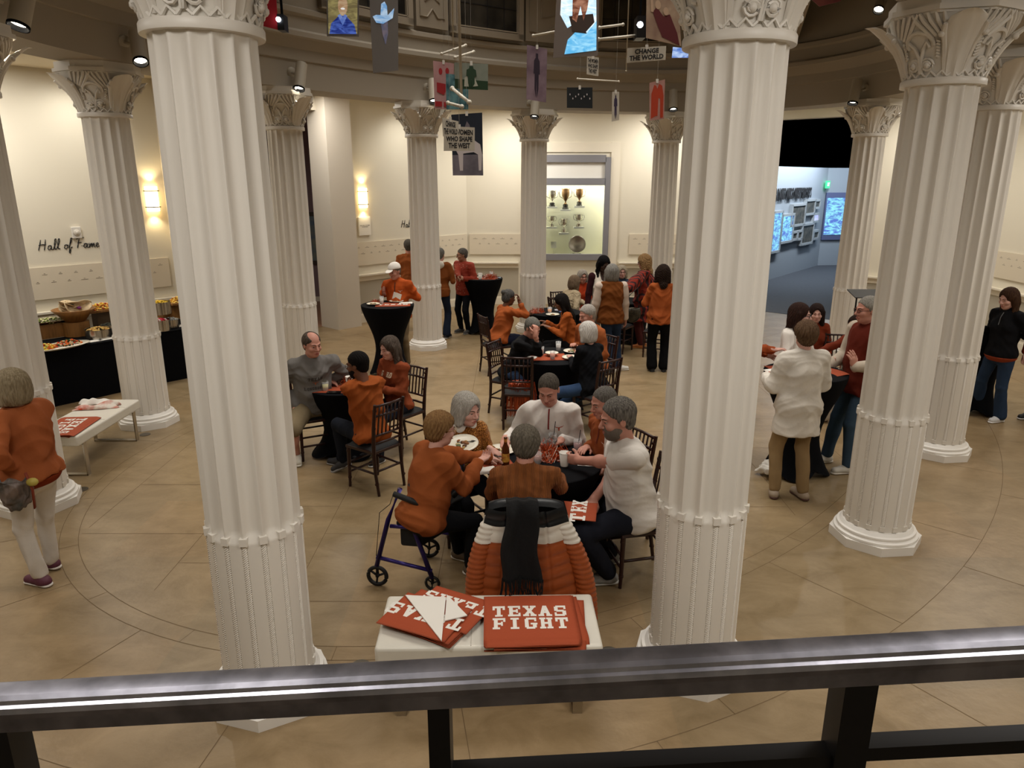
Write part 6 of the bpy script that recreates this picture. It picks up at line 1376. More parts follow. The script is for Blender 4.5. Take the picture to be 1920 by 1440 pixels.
# ------------------------------------------------------------ rollator under the woman at the front table
PUR = mat('purple_frame', '#32266a', .3, metal=.5); RB = mat('rubber_black', '#0c0c0d', .6)
o = np.array([-.64, 4.99, 0]); e = empty('rollator', tuple(o), 0, 'purple-framed rollator walker used as a seat', 'walker')
A = np.array([-1.0, 4.82, 0])-o; B = np.array([-.585, 4.76, 0])-o; Cc = np.array([-.66, 5.24, 0])-o; Dd = np.array([-.26, 5.26, 0])-o; Zv = lambda z: np.array([0, 0, z])
for (f, b_, nm) in ((A, B, 'near'), (Cc, Dd, 'far')):
    top = f*.35+b_*.65
    m = MB(); m.tube([f+Zv(.17), f*.75+b_*.25+Zv(.55), top*.75+f*.25+Zv(.80)], .018, 10); m.build('front_tube', PUR, e, True)
    m = MB(); m.tube([b_+Zv(.10), top+Zv(.55), top+(b_-f)*.05+Zv(.86)], .018, 10); m.build('rear_tube', PUR, e, True)
    m = MB(); m.tube([f+Zv(.24), b_+Zv(.16)], .015, 10); m.build('side_bar', PUR, e, True)
    m = MB(); m.tube([f*.72+b_*.28+Zv(.50), b_*.85+f*.15+Zv(.50)], .015, 10); m.build('seat_bar', PUR, e, True)
    m = MB(); g1, g0 = (np.array(at(738, 926, 4.72))-o, np.array(at(800, 950, 4.66))-o) if nm == 'near' else (np.array(at(850, 930, 5.05))-o, np.array(at(876, 905, 5.2))-o); m.tube([top+Zv(.84), g0], .012, 8); m.tube([g0, g1], .021, 12); m.build('hand_grip', RB, e, True)
    m = MB(); m.tube([g1, g1+V3(-.03, 0, -.08), f*.9+b_*.1+Zv(.6), f+Zv(.25)], .003, 5); m.build('brake_cable', RB, e, True)
    for q, r in ((f, .085), (b_, .06)):
        d = (b_-f)/np.linalg.norm(b_-f); n = np.array([-d[1], d[0], 0]); R = np.array([d, Zv(1), n]).T
        m = MB(); m.tube([q+Zv(r)+r*.82*(math.cos(t)*d+math.sin(t)*Zv(1)) for t in [2*PI*i/28 for i in range(28)]], r*.18, 8, closed=True)
        for k in range(3): a = 2*PI*k/3+.4; m.tube([q+Zv(r), q+Zv(r)+r*.8*(math.cos(a)*d+math.sin(a)*Zv(1))], r*.10, 6)
        m.sph(q+Zv(r), r*.2, 10); m.build('wheel', RB, e, True)
        m = MB(); m.tube([q+Zv(r)+n*.018, q+Zv(r*2.3), q+Zv(r)-n*.018], .009, 8); m.build('fork', RB, e, True)
m = MB(); c4 = [A*.62+B*.38, B*.80+A*.2, Dd*.8+Cc*.2, Cc*.62+Dd*.38]; m.prism([tuple(p[:2]) for p in c4], .505, .545); b_ = m.build('seat', RB, e); bevel(b_, .012, 3)
m = MB(); m.prism([tuple((p*.92+(c4[0]+c4[2])*.04)[:2]) for p in c4], .33, .50); b_ = m.build('storage_pouch', mat('pouch', '#101013', .7), e); bevel(b_, .02, 3)

# puffer jacket hung over the chair back of the mustard sweater, and the scarf over it
jx, jy = .09, 4.18
def jacket_pt(u, v):
    # u across 0..1, v from the top fold downward 0..1
    w_ = .235+.16*v**.8; x = (u-.5)*2*w_; z = .97-.78*v; bulge = .045+.05*v
    y = -bulge*(1-abs(2*u-1)**3)-.04
    return np.array([x, y, z])
e = empty('puffer_jacket', (jx, jy, 0), 0, 'quilted black, white and orange puffer jacket over a chair back', 'jacket')
for nm, v0, v1, c in (('black_yoke', .0, .13, '#0f1216'), ('white_band', .13, .27, '#d2ccc0'), ('orange_body', .27, 1.0, '#94471f')):
    m = MB(); nu, nv = 70, max(6, int(70*(v1-v0)))
    def fn(u, t, v0=v0, v1=v1):
        v = v0+(v1-v0)*t; p = jacket_pt(u, v); sh = .02*math.sin(u*7+1); rows = 10; q = (v*rows+sh*3+.15*math.sin(u*9)) % 1
        pf = .016*(abs(math.sin(q*PI))**.35); ver = 1-.7*math.exp(-((u-.27)/.012)**2)-.7*math.exp(-((u-.73)/.012)**2)
        return p+np.array([0, -pf*ver, -.01*math.sin(u*11)])
    m.grid(fn, nu, nv); m.grid(lambda u, t: fn(u, t)*np.array([1, 0, 1])+np.array([0, .05+.03*t, 0]) if False else np.array([fn(u, t)[0], .055+.02*math.sin(u*5), fn(u, t)[2]]), 20, 10); o_ = m.build(nm, mat('puffer_'+c[1:], c, .35, bump=.12, bscale=35), e, True)
m = MB(); m.grid(lambda u, t: np.array([(u-.5)*.47, -.045+.11*t, .975+.03*math.sin(PI*t)-.03*abs(2*u-1)**4]), 30, 8); m.build('shoulder_fold', mat('puffer_0f1216', '#0f1216', .35), e, True)
for sx, lab in ((1, 'sleeve'), (-1, 'sleeve')):
    b = Blob(.008); n_ = 20; P0_ = V3(sx*.22, -.03, .86); P1_ = V3(sx*(.40 if sx > 0 else .31), -.09, .20)
    for k in range(n_): t = (k+.5)/n_; c = P0_+(P1_-P0_)*t+V3(sx*.05*math.sin(t*PI), 0, 0); b.ell(c, (.066, .056, .027), None, .012)
    v, f = b.mesh(); cz_ = v[f].mean(1)[:, 2]; link('sleeve', np_mesh('sleeve', [(v, f[cz_ < .74], 0), (v, f[(cz_ >= .74) & (cz_ < .92)], 1), (v, f[cz_ >= .92], 2)], [mat('puffer_94471f', '#94471f', .35), mat('puffer_d2ccc0', '#d2ccc0', .35), mat('puffer_0f1216', '#0f1216', .35)]), e)
e = empty('scarf', (jx, jy, 0), 0, 'long black fringed scarf draped over the puffer jacket', 'scarf'); m = MB(); MS = mat('scarf_black', '#050506', .95, bump=.4, bscale=60)
def sc_pt(u, v): x = -.035+(u-.5)*(.19+.06*v); z = 1.04-.50*v if v > .12 else 1.0+.05*math.sin(v/.12*PI/2); y = -.165-.025*math.sin(u*9)-.02*v if v > .12 else .02-.185*v/.12; return (x+.012*math.sin(v*8), y-.01*math.sin(u*14), z)
m.grid(sc_pt, 30, 40); m.grid(lambda u, v: (sc_pt(u, v)[0], sc_pt(u, v)[1]+.035, sc_pt(u, v)[2]-.01), 10, 14); m.build('cloth', MS, e, True)
m = MB(); rs = random.Random(4)
for k in range(34): u = k/33; p = np.array(sc_pt(u, 1)); m.tube([p+V3(0, 0, .02), p+V3(rs.uniform(-.01, .01), -.01, -.05), p+V3(rs.uniform(-.02, .02), -.01, -.09-rs.random()*.04)], .0035, 4)
m.build('fringe', MS, e)
# towel on the lap of the man in white t-shirt, white coat on the floor by the cocktail table, music stand
towel((.46, 4.78, .645), .24, .30, math.radians(80), 'orange printed towel on the lap of the man in white t-shirt', (('TEX', -.02, .11),), seed=99, wob=.004, drape=lambda x, y: -.25*max(0, -x-.02))
p = fp(1462, 895, 0); b = Blob(.012); rd_ = random.Random(6)
for k in range(9): b.ell((rd_.uniform(-.16, .16), rd_.uniform(-.10, .10), .05+rd_.uniform(0, .05)), (.09, .07, .06), rotz(rd_.random()*3), .03)
b.cone((.1, .0, .08), (.19, -.02, .04), .05, .04).cone((-.12, .02, .07), (-.24, .06, .025), .05, .03); b.cut((0, 0, .003), (0, 0, 1)); v, f = b.mesh(); v = folds(v, f, .03, 5, 16)
e = empty('coat', (p[0]+.03, p[1]+.02, .012), 0, 'crumpled white coat on the floor under the cocktail table', 'coat'); link('cloth', np_mesh('coat', [(v, f, 0)], [cloth('coat_white', '#dcd8d0', bump=.4)]), e)
p = fp(1628, 640, 0); e = empty('music_stand', (4.95, 10.4, 0), 0, 'thin black stand with sloping top behind column', 'stand')
m = MB(); m.cyl((0, 0, 0), (0, 0, 1.28), .012)
for k in range(3): a = k*2.1; m.tube([(0, 0, .15), (.25*math.cos(a), .25*math.sin(a), .01)], .009, 6)
m.build('pole', M_POST, e); MB().box((.12, 0, 1.33), (.42, .3, .012), R=rotx(.25)).build('desk', mat('stand_black', '#141517', .5), e)
for x, y, l_ in ((272, 815, 'round metal floor socket cover before the left column'), (153, 918, 'round metal floor socket cover beside left column base'), (676, 1249, 'round floor socket cover left of the front bench'), (1143, 1224, 'round floor socket cover right of the front bench')):
    p = fp(x, y); meta(MB().lathe([(.06, 0), (.06, .004), (.05, .006), (.001, .006)], c=(p[0], p[1], .0015), seg=20).build('floor_socket', mat('socket_metal', '#6a645a', .4, metal=.7)), l_, 'floor socket', 'floor socket covers')
# ------------------------------------------------------------ the people; every head is set over a spot read off the floor plan
def who(label, hx, hy, yaw, H=1.72, seat=None, lean=0, twist=0, dz=0., **k):
    s = H/1.75; le = math.radians(lean); hipz = k.get('hz') or (seat+.09 if seat else .93*s)
    zc = hipz+.575*s*math.cos(le)+.085*s; fwd_ = math.sin(le)*.575*s+.02*s
    h = fp(hx, hy, zc); yr = math.radians(yaw+twist); fx, fy = math.sin(yr), -math.cos(yr)
    return person(label, (h[0]-fx*fwd_, h[1]-fy*fwd_, 0), yaw, H=H, seat=seat, lean=lean, twist=twist, **k)
W = lambda *a: ('w',)+a
OR, OR2, RUST = '#9a4f26', '#b04c1e', '#7e3018'
K = dict(kind='zip', neck='zip')
sit = dict(seat=.46)
def seatchair(p, yaw, label, back=.04):
    x, y = p['root'].location[:2]; yr = math.radians(yaw); return chair(x-math.sin(yr)*(-back)*-1, y+math.cos(yr)*back, yaw, label)
# front table
p = who('woman with short tawny hair in orange shirt, seated on a rollator', 823, 806, 125, 1.66, .52, lean=14, female=True, fat=1.18, skin='fair', hair=('pixie', 'tawny', '#6e5032', '#8a6a44'), top=dict(kind='shirt', col='#8e4c26', hem=-.14, neck='crew', wr=.012), bottom=dict(col='#101114'), shoes=('#5a4a38', '#d8d4cc'), look=(-5, 8, 0),
    rw=W(-.24, 4.98, .93), rh=((.5, .85, .1), (0, -.2, 1), .5), lw=W(-.10, 5.2, .86), rf=W(-.31, 4.98, 0, 60), lf=W(-.42, 5.22, 0, 60), glasses='#b08a50', seed=11)
m = MB(); w_ = p['Rw'] @ p['arms'][-1][2]+p['P0']
m = MB(); a, e_, w1 = p['arms'][-1]; x, y, z = basis(w1-e_); m.tube([w1-(w1-e_)*.1+.034*(math.cos(t)*x+math.sin(t)*y) for t in [2*PI*i/16 for i in range(16)]], .008, 6, closed=True); m.build('wristwatch', M_DARK, p['root'], True)
p = who('older woman with grey bob in bronze sequin top', 873, 768, 30, 1.66, .46, lean=12, hk=1.06, female=True, skin='fair', hair=('bob', 'silver', '#8f8a82', '#aaa59c'), look=(18, 8, 0),
    top=dict(kind='sweater', col='#7a4a24', neck='crew', mat=mat('sequins', '#7a4520', .3, metal=.75, bump=1.0, bscale=140, kind='voronoi', col2='#d09048', vscale=120)), bottom=dict(col='#141418'),
    lw=W(-.16, 5.46, .84), lh=((.6, -.3, -.3), (0, 0, -1), .6), rw=W(-.22, 5.36, .84), rh=((.7, -.3, -.2), (0, 0, -1), .6), seed=12); seatchair(p, 30, 'dark chair under the woman in sequin top')
b = Blob(.007); T = p['T']; b.cone(T(-.05, .0, .50), T(.05, 0, .50), .062, .062, .02).cut(T(0, 0, .535), -(p['R'] @ V3(0, .3, 1))); v, f = b.mesh(); link('collar', np_mesh('collar', [(v, f, 0)], [cloth('collar_white', '#d8d2c8')]), p['root'])
p = who('smiling man in white quarter-zip pullover with small orange emblem', 1031, 726, -8, 1.84, .46, lean=6, skin='pink', hair=('crop', 'darkgrey', '#3a342e', '#5a544c'), look=(-8, 24, 0), top=dict(kind='zip', neck='zip', col='#d4cec8', zc='#7a1c14', wr=.012), emblem=('#a03a1c', .085), bottom=dict(col='#20242c'),
    rw=W(-.06, 5.80, .80), lw=W(.42, 5.70, .84), lh=((-.6, -.6, 0), (-.3, 0, -1), .7), rh=((0, -1, -.1), (0, 0, -1), .3), seed=13, fat=1.08); seatchair(p, -8, 'dark chair under the smiling man in white pullover')
p = who('man with short grey hair in orange quarter-zip, behind the white t-shirt', 1137, 754, -62, 1.78, .46, lean=8, skin='pink', hair=('crop', 'steel', '#4e4a46', '#6e6a64'), look=(-5, 14, 0), top=dict(kind='zip', neck='zip', col='#8c4a28', zc='#6a2412', wr=.012), emblem=('#d8b49a', .085), bottom=dict(col='#1c2638'),
    rw=W(.62, 5.62, .80), lw=W(.72, 5.30, .72), seed=14, fat=1.05); seatchair(p, -62, 'dark chair under man in orange quarter-zip')
p = who('grey-haired man in white t-shirt reaching for a paper cup', 1164, 784, -78, 1.94, .46, lean=10, hk=1.08, skin='pink', hair=('short', 'pepper', '#4a4642', '#7a756e'), look=(-4, 12, 0), fat=1.22, top=dict(kind='tee', col='#d8d3cc', wr=.012, hem=-.12), bottom=dict(col='#1b1d26', loose=.008), beard='#6e655c',
    lw=W(.495, 5.25, .83), lh=((-.85, .5, -.05), (.4, .85, 0), .8), rw=W(.62, 5.02, .62), rf=W(.78, 5.16, 0, -80), lf=W(.72, 4.86, 0, -80), shoes=('#8a8a88', '#c0c0bc'), seed=15); seatchair(p, -78, 'dark chair under the man in white t-shirt')
p = who('grey-haired person seen from behind in mustard-orange knit sweater', 985, 836, 178, 1.70, .46, lean=8, skin='pink', hair=('pixie', 'pepper2', '#4c463c', '#6e665a'), fat=1.15, look=(0, 12, 0), top=dict(kind='sweater', neck='high', mat=mat('mustard_knit', '#82491c', .9, bump=.8, bscale=26, kind='wave', var=.1), col='#82491c'), bottom=dict(col='#141418'),
    lw=W(-.10, 5.02, .78), rw=W(.36, 5.04, .78), face=False, seed=16); seatchair(p, 178, 'dark chair hidden by the puffer jacket')
# second table
p = who('balding man in grey hoodie and khaki shorts', 583, 646, 28, 1.80, .50, lean=10, skin='pink', hair=('balding', 'brown', '#3c322a', '#5a5048'), look=(18, 8, 0), fat=1.2, top=dict(kind='hoodie', col='#6a6764', wr=.014, text=[('TEXAS', .34, .034, '#3a3430'), ('LONGHORNS', .24, .028, '#3a3430')]), bottom=dict(kind='shorts', col='#7a6c54', loose=.02),
    lw=W(-2.02, 7.56, .82), lh=((1, -.1, -.1), (0, 0, -1), .3), rw=W(-2.27, 7.32, .62), rh=((.2, -.8, -.6), (0, -.3, -1), .3), rf=W(-2.30, 7.28, 0, 20), lf=W(-2.02, 7.62, 0, 40), shoes=('#cfcabc', '#e0dcd2'), seed=17); seatchair(p, 28, 'dark chair under the man in grey hoodie')
p['decal']('emblem', p['pp'](HORN), 0, .295, .07, .07, mat('emblem_b8785a', '#a85a38', .8))
p = who('young bearded man in orange hoodie with crossed legs', 674, 684, -128, 1.76, .46, lean=10, skin='brown', hair=('short', 'black', '#0e0b0a'), look=(22, 10, 0), top=dict(kind='hoodie', col='#8f481e', wr=.014, hem=-.11), bottom=dict(col='#171b24'), beard='#120e0c', glasses='#2a2624',
    lw=W(-1.58, 7.42, .84), lh=((-.85, .5, .1), (0, .2, 1), .7), rw=W(-1.50, 7.60, .80), lf=W(-1.72, 6.98, .06, -100, .5), rf=W(-1.80, 7.16, 0, -110), shoes=('#2c2c30', '#9a9a9c'), seed=18); seatchair(p, -128, 'dark chair under the young bearded man')
p = who('woman with long brown hair in orange lettered sweatshirt', 733, 652, -38, 1.68, .46, lean=6, female=True, skin='fair', hair=('long', 'brown', '#2a1a12', '#3e2a1e'), look=(-8, 12, 0), top=dict(kind='sweater', col='#7c3c22', text=[('G HO', .385, .052, '#c8b8a0')], wr=.014), bottom=dict(col='#141a26'), shoes=('#1c1c20', '#cfcfcf'), lw=W(-1.40, 7.35, .80), rw=W(-1.52, 7.50, .80), seed=19); seatchair(p, -38, 'dark chair under the long-haired woman')
# cocktail table on the left, people round the column
p = who('man in white cap and orange quarter-zip holding a napkin', 742, 508, -12, 1.70, lean=6, skin='pink', hair=('cap', 'grey', '#6a645c'), look=(-20, 14, 0), fat=1.1, top=dict(kind='zip', neck='zip', col='#b04f20', zc='#2a1a14', wr=.012, hem=-.12), emblem=('#e0c8b4', .085), bottom=dict(col='#7a6a52'), shoes=('#5a4c40', '#ddd'),
    lw=W(-1.70, 11.24, 1.17), lh=((-1, -.2, 0), (0, 0, -1), .6), rw=W(-1.98, 11.26, 1.18), rh=((-.2, -.6, .7), (1, 0, .2), .4), seed=20)
e = empty('napkin', (-1.78, 11.16, 1.14), -.2, 'white napkin held by the man in white cap', 'napkin'); MB().box((0, 0, 0), (.13, .01, .15), R=roty(.3)).build('paper', M_PAPER, e)
p = who('person in plain orange jacket seen from behind, left of column', 766, 462, 185, 1.80, skin='pink', hair=('short', 'grey3', '#57524c'), face=False, top=dict(kind='jacket', neck='high', col='#94522a', wr=.012, hem=-.14), bottom=dict(col='#15161a'), seed=21)
p = who('grey-haired person in rust vest with white hood, right of column', 825, 478, 165, 1.71, skin='fair', hair=('short', 'grey4', '#5c5a56', '#7c7a74'), face=False, top=dict(kind='sweater', neck='crew', col='#7c4520', wr=.012, hem=-.12), bottom=dict(col='#1a2334', kind='wide'), shoes=('#16161a', '#b0aca6'), rw=(-.16, -.25, 1.12), lw=(.2, -.25, 1.1), seed=22)
b = Blob(.008); T = p['T']; b.ell(T(0, .10, .49), V3(.12, .05, .08), None, .02).cone(T(.07, .06, .53), T(.04, -.05, .50), .025, .02).cone(T(-.07, .06, .53), T(-.04, -.05, .50), .025, .02); v, f = b.mesh(); link('hood', np_mesh('hood', [(v, f, 0)], [cloth('hood_white', '#cfcabf')]), p['root'])
p = who('grey-haired man in patterned rust shirt by the far cocktail table', 868, 478, -40, 1.66, skin='tan', hair=('short', 'grey5', '#4a4642', '#6a6660'), glasses='#3a3430', look=(-35, 8, 0), top=dict(kind='shirt', neck='crew', col='#8a2f1a', hem=-.14, mat=mat('pattern_shirt', '#8a2c16', .8, kind='voronoi', col2='#8a2c16', vscale=22)), bottom=dict(col='#101218'), shoes=('#3a3836', '#8a8680'), lw=W(-.90, 13.66, 1.10), rw=W(-1.0, 13.5, 1.1), seed=23)
dots = []; rr = random.Random(5)
for k in range(46): cx, cy = rr.uniform(-.17, .17), rr.uniform(-.1, .48); a = rr.random()*3; dots.append(([(cx+.011*math.cos(a), cy+.011*math.sin(a)), (cx+.004*math.cos(a+1.57), cy+.004*math.sin(a+1.57)), (cx-.011*math.cos(a), cy-.011*math.sin(a)), (cx-.004*math.cos(a+1.57), cy-.004*math.sin(a+1.57))], [(0, 1, 2, 3)]))
p['decal']('printed_motif', dots, 0, 0, 1, 1, mat('motif_cream', '#c8a890', .8)); p['decal']('printed_motif', dots, 0, 0, 1, 1, mat('motif_cream', '#c8a890', .8), front=False)
# middle tables
p = who('woman with grey bun in orange top resting head on hand', 952, 558, 115, 1.66, .46, lean=14, female=True, fat=1.15, skin='brown', hair=('bun', 'greybun', '#3a3836', '#5a5856'), look=(5, 12, 0), top=dict(kind='sweater', col='#9a4f26', wr=.012), bottom=dict(col='#14182a'), rw=(-.11, -.29, 1.12), rh=((-.2, -.05, 1), (-.9, -.2, 0), .6), rp=(-.3, -.9, -.6), lw=W(.35, 11.6, .82), seed=24); seatchair(p, 115, 'dark chair under the woman with grey bun')
p = who('woman with long dark hair in orange sweater, facing left', 1056, 566, -95, 1.66, .46, lean=14, female=True, skin='brown', hair=('long', 'black2', '#120d0b'), look=(0, 20, 0), top=dict(kind='sweater', col='#964c20', wr=.012), bottom=dict(col='#0f0f12'), lw=(.14, -.36, .80), rw=(-.12, -.40, .82), seed=25); seatchair(p, -95, 'dark chair under the long dark-haired woman facing left')
p = who('grey-haired man in black jacket eating with one hand', 994, 612, 62, 1.74, .46, lean=24, skin='pink', hair=('short', 'grey6', '#55534e', '#75736c'), look=(-15, 26, 0), top=dict(kind='jacket', neck='high', col='#121214', wr=.014), bottom=dict(col='#2a3a54'), rw=W(.28, 8.60, 1.12), rh=((.1, .2, 1), (-.5, .7, 0), 1.2), rp=(.2, -.4, -1), lw=W(.30, 8.98, .82), seed=26); seatchair(p, 62, 'dark chair under the man in black jacket')
p = who('woman with silver bob and black cardigan, back turned', 1103, 624, -142, 1.66, .46, lean=10, female=True, skin='fair', hair=('bob', 'platinum', '#a8a29c', '#c8c4be'), look=(10, 8, 0), fat=1.1, top=dict(kind='sweater', col='#0d0e12', wr=.012, hem=-.16), bottom=dict(col='#2c3f5c'), lw=W(.72, 8.66, .80), rw=W(.85, 9.0, .82), rf=W(.35, 8.5, 0, -100), lf=W(.45, 8.2, 0, -100), face=False, seed=27); seatchair(p, -142, 'dark chair under the silver-bobbed woman')
p = who('white-haired man in orange pullover behind the silver-bobbed woman', 1104, 590, -52, 1.80, .46, lean=8, skin='pink', hair=('short', 'whitegrey', '#8a847c', '#a8a29a'), look=(-10, 14, 0), fat=1.15, top=dict(kind='zip', neck='zip', col='#8e4d28', zc='#5a2414'), bottom=dict(col='#22262c'), rw=W(.82, 9.3, .82), lw=W(.95, 9.0, .8), seed=28); seatchair(p, -52, 'dark chair under the white-haired man in orange')
p = who('woman with light brown hair in beige cardigan, leaning right', 1076, 530, 128, 1.64, .46, lean=16, female=True, skin='fair', hair=('mid', 'lightbrown', '#5e4c3c', '#7a6854'), look=(0, 12, 0), face=False, top=dict(kind='sweater', mat=mat('beige_lace', '#a8987c', .9, bump=.9, bscale=30, kind='voronoi'), col='#a8987c'), bottom=dict(col='#2c3c58'), rw=W(1.2, 12.7, .82), lw=W(1.3, 12.5, .8), seed=29); seatchair(p, 128, 'dark chair under the woman in beige cardigan')
p = who('woman with grey hair, glasses and orange jacket, facing camera', 1092, 519, 5, 1.60, .46, lean=8, female=True, skin='pink', hair=('bob', 'greybrown', '#8a8278', '#a8a096'), glasses='#1c1816', top=dict(kind='jacket', neck='crew', col='#a83a1c'), bottom=dict(col='#1c2a44'), look=(10, 4, 0), seed=30); seatchair(p, 5, 'dark chair under the woman in glasses and orange jacket')
chair(.95, 13.1, 20, 'empty dark chair in front of the far column'); chair(.08, 8.50, 175, 'empty dark chair with hanging pom-pom, near middle table')
p = who('tall woman with long black hair, white vest and burgundy sleeves', 1130, 494, 12, 1.74, female=True, skin='dark', hair=('long', 'black3', '#0b090a'), look=(10, 22, 0), top=dict(kind='vest', col='#cfc6b8', neck='v', sleeve='#2e1216', hem=-.03, wr=.012), bottom=dict(col='#4a4038', kind='wide'), seed=31)
p = who('grey-haired person in brown vest and jeans, back turned', 1147, 512, 188, 1.69, skin='pink', hair=('mid', 'grey7', '#6a6762', '#8a8780'), face=False, fat=1.12, top=dict(kind='vest', col='#6c3c18', neck='high', sleeve='#c4b4a6', wr=.012, hem=-.13, puff=.012), bottom=dict(col='#26344c'), shoes=('#cfccc6', '#e4e2dc'), lf=W(1.58, 10.98, 0, 160), rf=W(1.68, 11.10, 0, 100), seed=32)
p = who('blonde woman with glasses in denim jacket beyond the brown vest', 1166, 511, 8, 1.62, .50, lean=0, female=True, skin='fair', hair=('bob', 'ashblonde', '#8a7e6c', '#b0a48e'), glasses='#2a2624', top=dict(kind='jacket', neck='crew', col='#2c3848'), bottom=dict(col='#1c2230'), lw=W(1.95, 12.95, .98), rw=W(1.8, 12.9, .98), lh=((-.8, -.3, .3), (0, 0, -1), .6), look=(-5, 0, 0), seed=33); seatchair(p, 8, 'dark chair under the blonde woman in denim')
pon = mat('tartan', '#8a2a1a', .9, kind='wave', col2='#2a1014', vscale=5, stretch=(1, 1, .25), bump=.2)
p = who('curly-haired person in red and black tartan poncho', 1209, 492, -112, 1.66, female=True, skin='fair', hair=('curly', 'curlyblond', '#7a5c3e', '#a08258'), look=(0, 8, 0), fat=1.2, top=dict(kind='poncho', neck='high', col='#8a2a1a', mat=pon, hem=-.42, puff=.03, wr=.02), bottom=dict(col='#4a2220'), shoes=('#a8602a', '#c88a4a'), lw=W(1.9, 12.2, 1.10), rw=W(1.95, 12.6, 1.05), glasses='#3a2a22', seed=34)
e = empty('handbag', (2.02, 12.05, .74), .3, 'dark shiny handbag at the side of the tartan poncho', 'handbag'); b = Blob(.012); b.ell((0, 0, 0), (.15, .07, .16), None, .02).cut((0, 0, .09), (0, 0, -1)); v, f = b.mesh(); link('bag_body', np_mesh('bag', [(v, f, 0)], [mat('bag_leather', '#2a261c', .25, var=.4, vscale=20)]), e); MB().tube([(-.1, 0, .08), (-.08, 0, .3), (.08, .02, .42), (.1, 0, .08)], .008, 6).build('strap', M_DARK, e, True)
p = who('woman with dark curly hair in orange sweater and black trousers, back turned', 1243, 514, 178, 1.67, female=True, skin='tan', hair=('curly', 'darkcurl', '#1e1410', '#2e2018'), face=False, fat=1.18, top=dict(kind='sweater', col='#964c24', hem=-.13, wr=.014, neck='high'), bottom=dict(col='#09090b', kind='flare', loose=.01), shoes=('#0c0c0e', '#151517'), rw=(-.16, -.28, 1.1), lw=(.2, -.28, 1.1), seed=35)
chair(1.86, 12.45, 150, 'dark chair beside the tartan poncho'); chair(2.45, 12.1, -20, 'dark chair half hidden behind the woman in black trousers')
# right-hand group
p = who('woman with pixie brown hair in long white shirt and khaki trousers, back turned', 1510, 630, 184, 1.72, female=True, skin='fair', hair=('pixie', 'umber', '#4a3626', '#6a5440'), face=False, fat=1.12, top=dict(kind='shirt', col='#d6d0c6', hem=-.27, wr=.010, neck='high', puff=.006), bottom=dict(col='#8a7352', kind='pants'), shoes=('#9a8a78', '#4a2c22'), lw=(.20, -.30, 1.10), rw=(-.20, -.30, 1.12), lf=W(2.50, 6.40, 0, 165), rf=W(2.76, 6.36, 0, 195), seed=36)
p = who('woman with long dark brown hair and glasses in white blouse', 1499, 592, 40, 1.70, female=True, skin='fair', hair=('long', 'darkbrown', '#21130f', '#35211a'), glasses='#20242c', look=(20, 2, 0), top=dict(kind='shirt', col='#d2ccc4', wr=.016, neck='v'), bottom=dict(col='#1a2436'), rw=(-.2, -.3, 1.12), lw=(.12, -.32, 1.12), seed=37)
p = who('dark-haired woman in rust sweater seated behind the white blouse', 1531, 588, -5, 1.66, .46, lean=4, female=True, skin='fair', hair=('mid', 'espresso', '#1c1210', '#2c1c18'), look=(-12, 4, 0), top=dict(kind='sweater', col='#6e2c18'), bottom=dict(col='#1c1c22'), seed=38); seatchair(p, -5, 'dark chair under dark-haired woman in rust sweater')
chair(4.35, 9.35, -12, 'empty dark chair in front of the gallery-side column')
p = who('grey-haired man with glasses in rust vest and jeans', 1628, 582, -82, 1.84, skin='pink', hair=('short', 'grey8', '#7a766e', '#9a968e'), glasses='#4a1c18', look=(-4, 4, 0), fat=1.1, top=dict(kind='vest', col='#5e2216', neck='high', sleeve='#b8ac9c', hem=-.14, puff=.012), bottom=dict(col='#3a4d60'), shoes=('#c0bcb2', '#d8d4cc'), lw=W(3.30, 6.80, 1.18), lh=((-.3, -.1, 1), (-.3, 1, 0), .3), rw=(-.15, -.28, 1.08), lf=W(3.46, 6.98, 0, -80), rf=W(3.36, 7.28, 0, -80), seed=39)
p = who('person in rust jacket and pale trousers, face beside the bespectacled man', 1606, 611, -78, 1.66, .46, female=True, skin='tan', hair=('mid', 'dark9', '#2a1c16'), look=(0, 4, 0), top=dict(kind='jacket', col='#6a2a18', neck='high'), bottom=dict(col='#b8b0a4', kind='wide', loose=.015), shoes=('#5a2418', '#3a1a14'), rw=W(3.4, 8.5, .8), lw=W(3.5, 8.2, .75), seed=40); seatchair(p, -78, 'dark chair under the person in pale trousers')
b = Blob(.008); T = p['T']; b.cone(T(.05, -.09, .46), T(.03, -.15, .10), .045, .055, .02, p['R'] @ V3(0, 1, 0), .5); v, f = b.mesh(); link('scarf', np_mesh('scarf', [(v, f, 0)], [mat('scarf_pat', '#3a3630', .9, col2='#8a8478', vscale=40, kind='voronoi')]), p['root'])
p = person('person in orange shirt reaching out from behind the near right column', (2.18, 7.35, 0), 82, H=1.66, skin='fair', female=True, hair=('bob', 'hidden', '#6a5a4a'), top=dict(kind='shirt', col='#8e4220', wr=.016), bottom=dict(col='#26160e'), rw=W(2.98, 7.25, 1.20), rh=((1, .0, .15), (0, 0, -1), .2), lw=W(2.72, 7.5, 1.12), shoes=('#2a1c16', '#2a1c16'), seed=41)
chair(2.30, 8.15, -100, 'dark chair behind the near right column'); chair(2.75, 8.75, 160, 'dark chair behind the white-shirted woman')
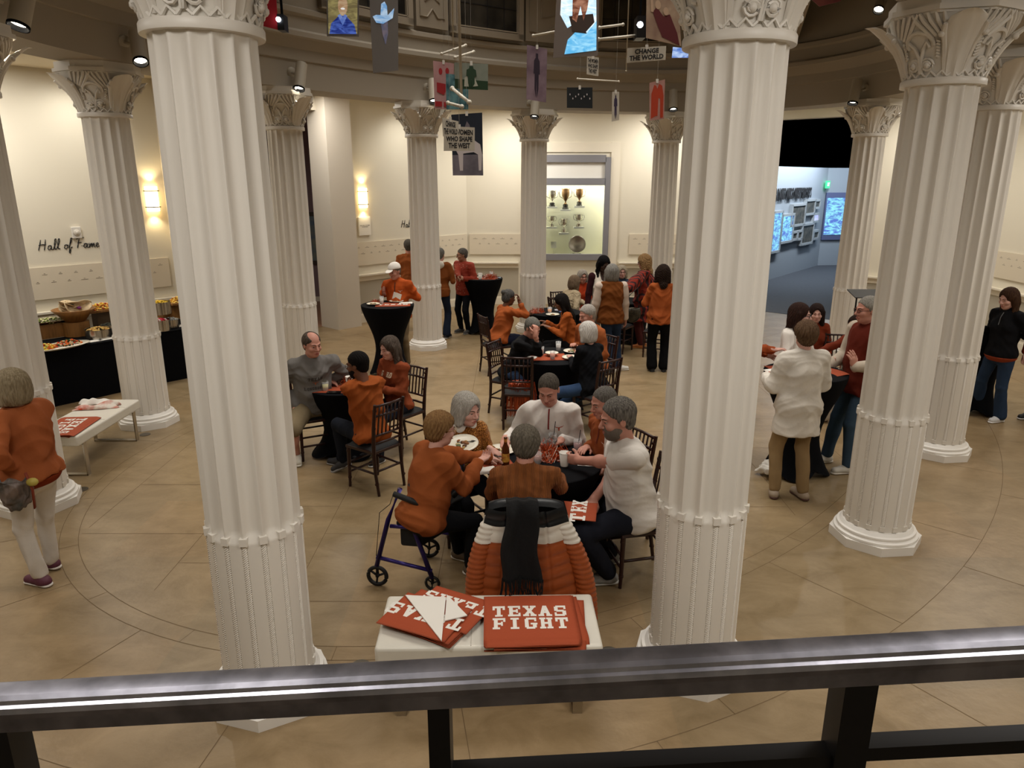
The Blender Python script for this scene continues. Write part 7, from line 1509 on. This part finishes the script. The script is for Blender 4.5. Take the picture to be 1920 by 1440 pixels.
p = who('woman with long brown hair in black quarter-zip and jeans, far right', 1894, 560, -72, 1.71, female=True, skin='fair', hair=('long', 'chestnut', '#2e1c14', '#46301f'), look=(-4, 14, 0), top=dict(kind='zip', neck='zip', col='#0f0f12', zc='#6a6a6c', hem=-.06, band='#8a3c24'), bottom=dict(col='#2a3a52', kind='flare'), shoes=('#c8c8c8', '#e0e0e0'),
    lw=W(6.10, 8.62, 1.14), lh=((-.9, .1, .1), (0, 0, -1), .5), rw=W(5.72, 8.75, 1.16), lf=W(6.08, 8.62, 0, -70), rf=W(5.98, 8.98, 0, -75), seed=42)
p = who('person at the right edge, only an orange sleeve showing', 1990, 560, -70, 1.70, skin='fair', hair=('short', 'edge', '#5a4a3a'), top=dict(kind='jacket', col='#8a3216', puff=.02), bottom=dict(col='#c8c4bc'), lw=W(6.35, 7.9, 1.15), seed=43)
p = who('woman with blonde-grey bob in orange jacket and white trousers, left edge', 24, 728, -108, 1.68, female=True, skin='pink', hair=('bob', 'ashblond2', '#7a6c54', '#9c8e74'), look=(8, 4, 0), fat=1.12, top=dict(kind='jacket', neck='high', col='#9a5530', puff=.02, wr=.016, hem=-.02, band='#7c3016'), bottom=dict(col='#d4cec6', kind='pants', wr=.014), shoes=('#5a2c3c', '#d8d2cc'), lw=W(*at(22, 876, 4.66)), rw=W(-3.95, 4.75, 1.1), lf=W(-3.50, 4.82, 0, -105), rf=W(-3.58, 5.06, 0, -100), seed=44)
_b = at(24, 918, 4.62)
e = empty('handbag', tuple(_b), .3, 'dark patterned bag with ribbons held at the left edge', 'handbag'); b = Blob(.01); b.ell((0, 0, 0), (.12, .06, .14), None, .02).cut((0, 0, .08), (0, 0, -1)); v, f = b.mesh(); v = folds(v, f, .03, 7, 22); link('bag_body', np_mesh('bag', [(v, f, 0)], [mat('bag_camo', '#3a3a34', .5, col2='#7a6a62', vscale=9)]), e)
m = MB(); m.tube([(.10, -.02, .12), (.13, -.04, 0), (.12, -.03, -.14)], .022, 6, flat=.3); m.build('ribbon', mat('ribbon_rust', '#7a2c12', .7), e, True); m = MB(); m.sph((.14, -.05, .06), (.04, .03, .03), 8); m.build('bow', mat('bow_gold', '#b8a850', .5), e, True)
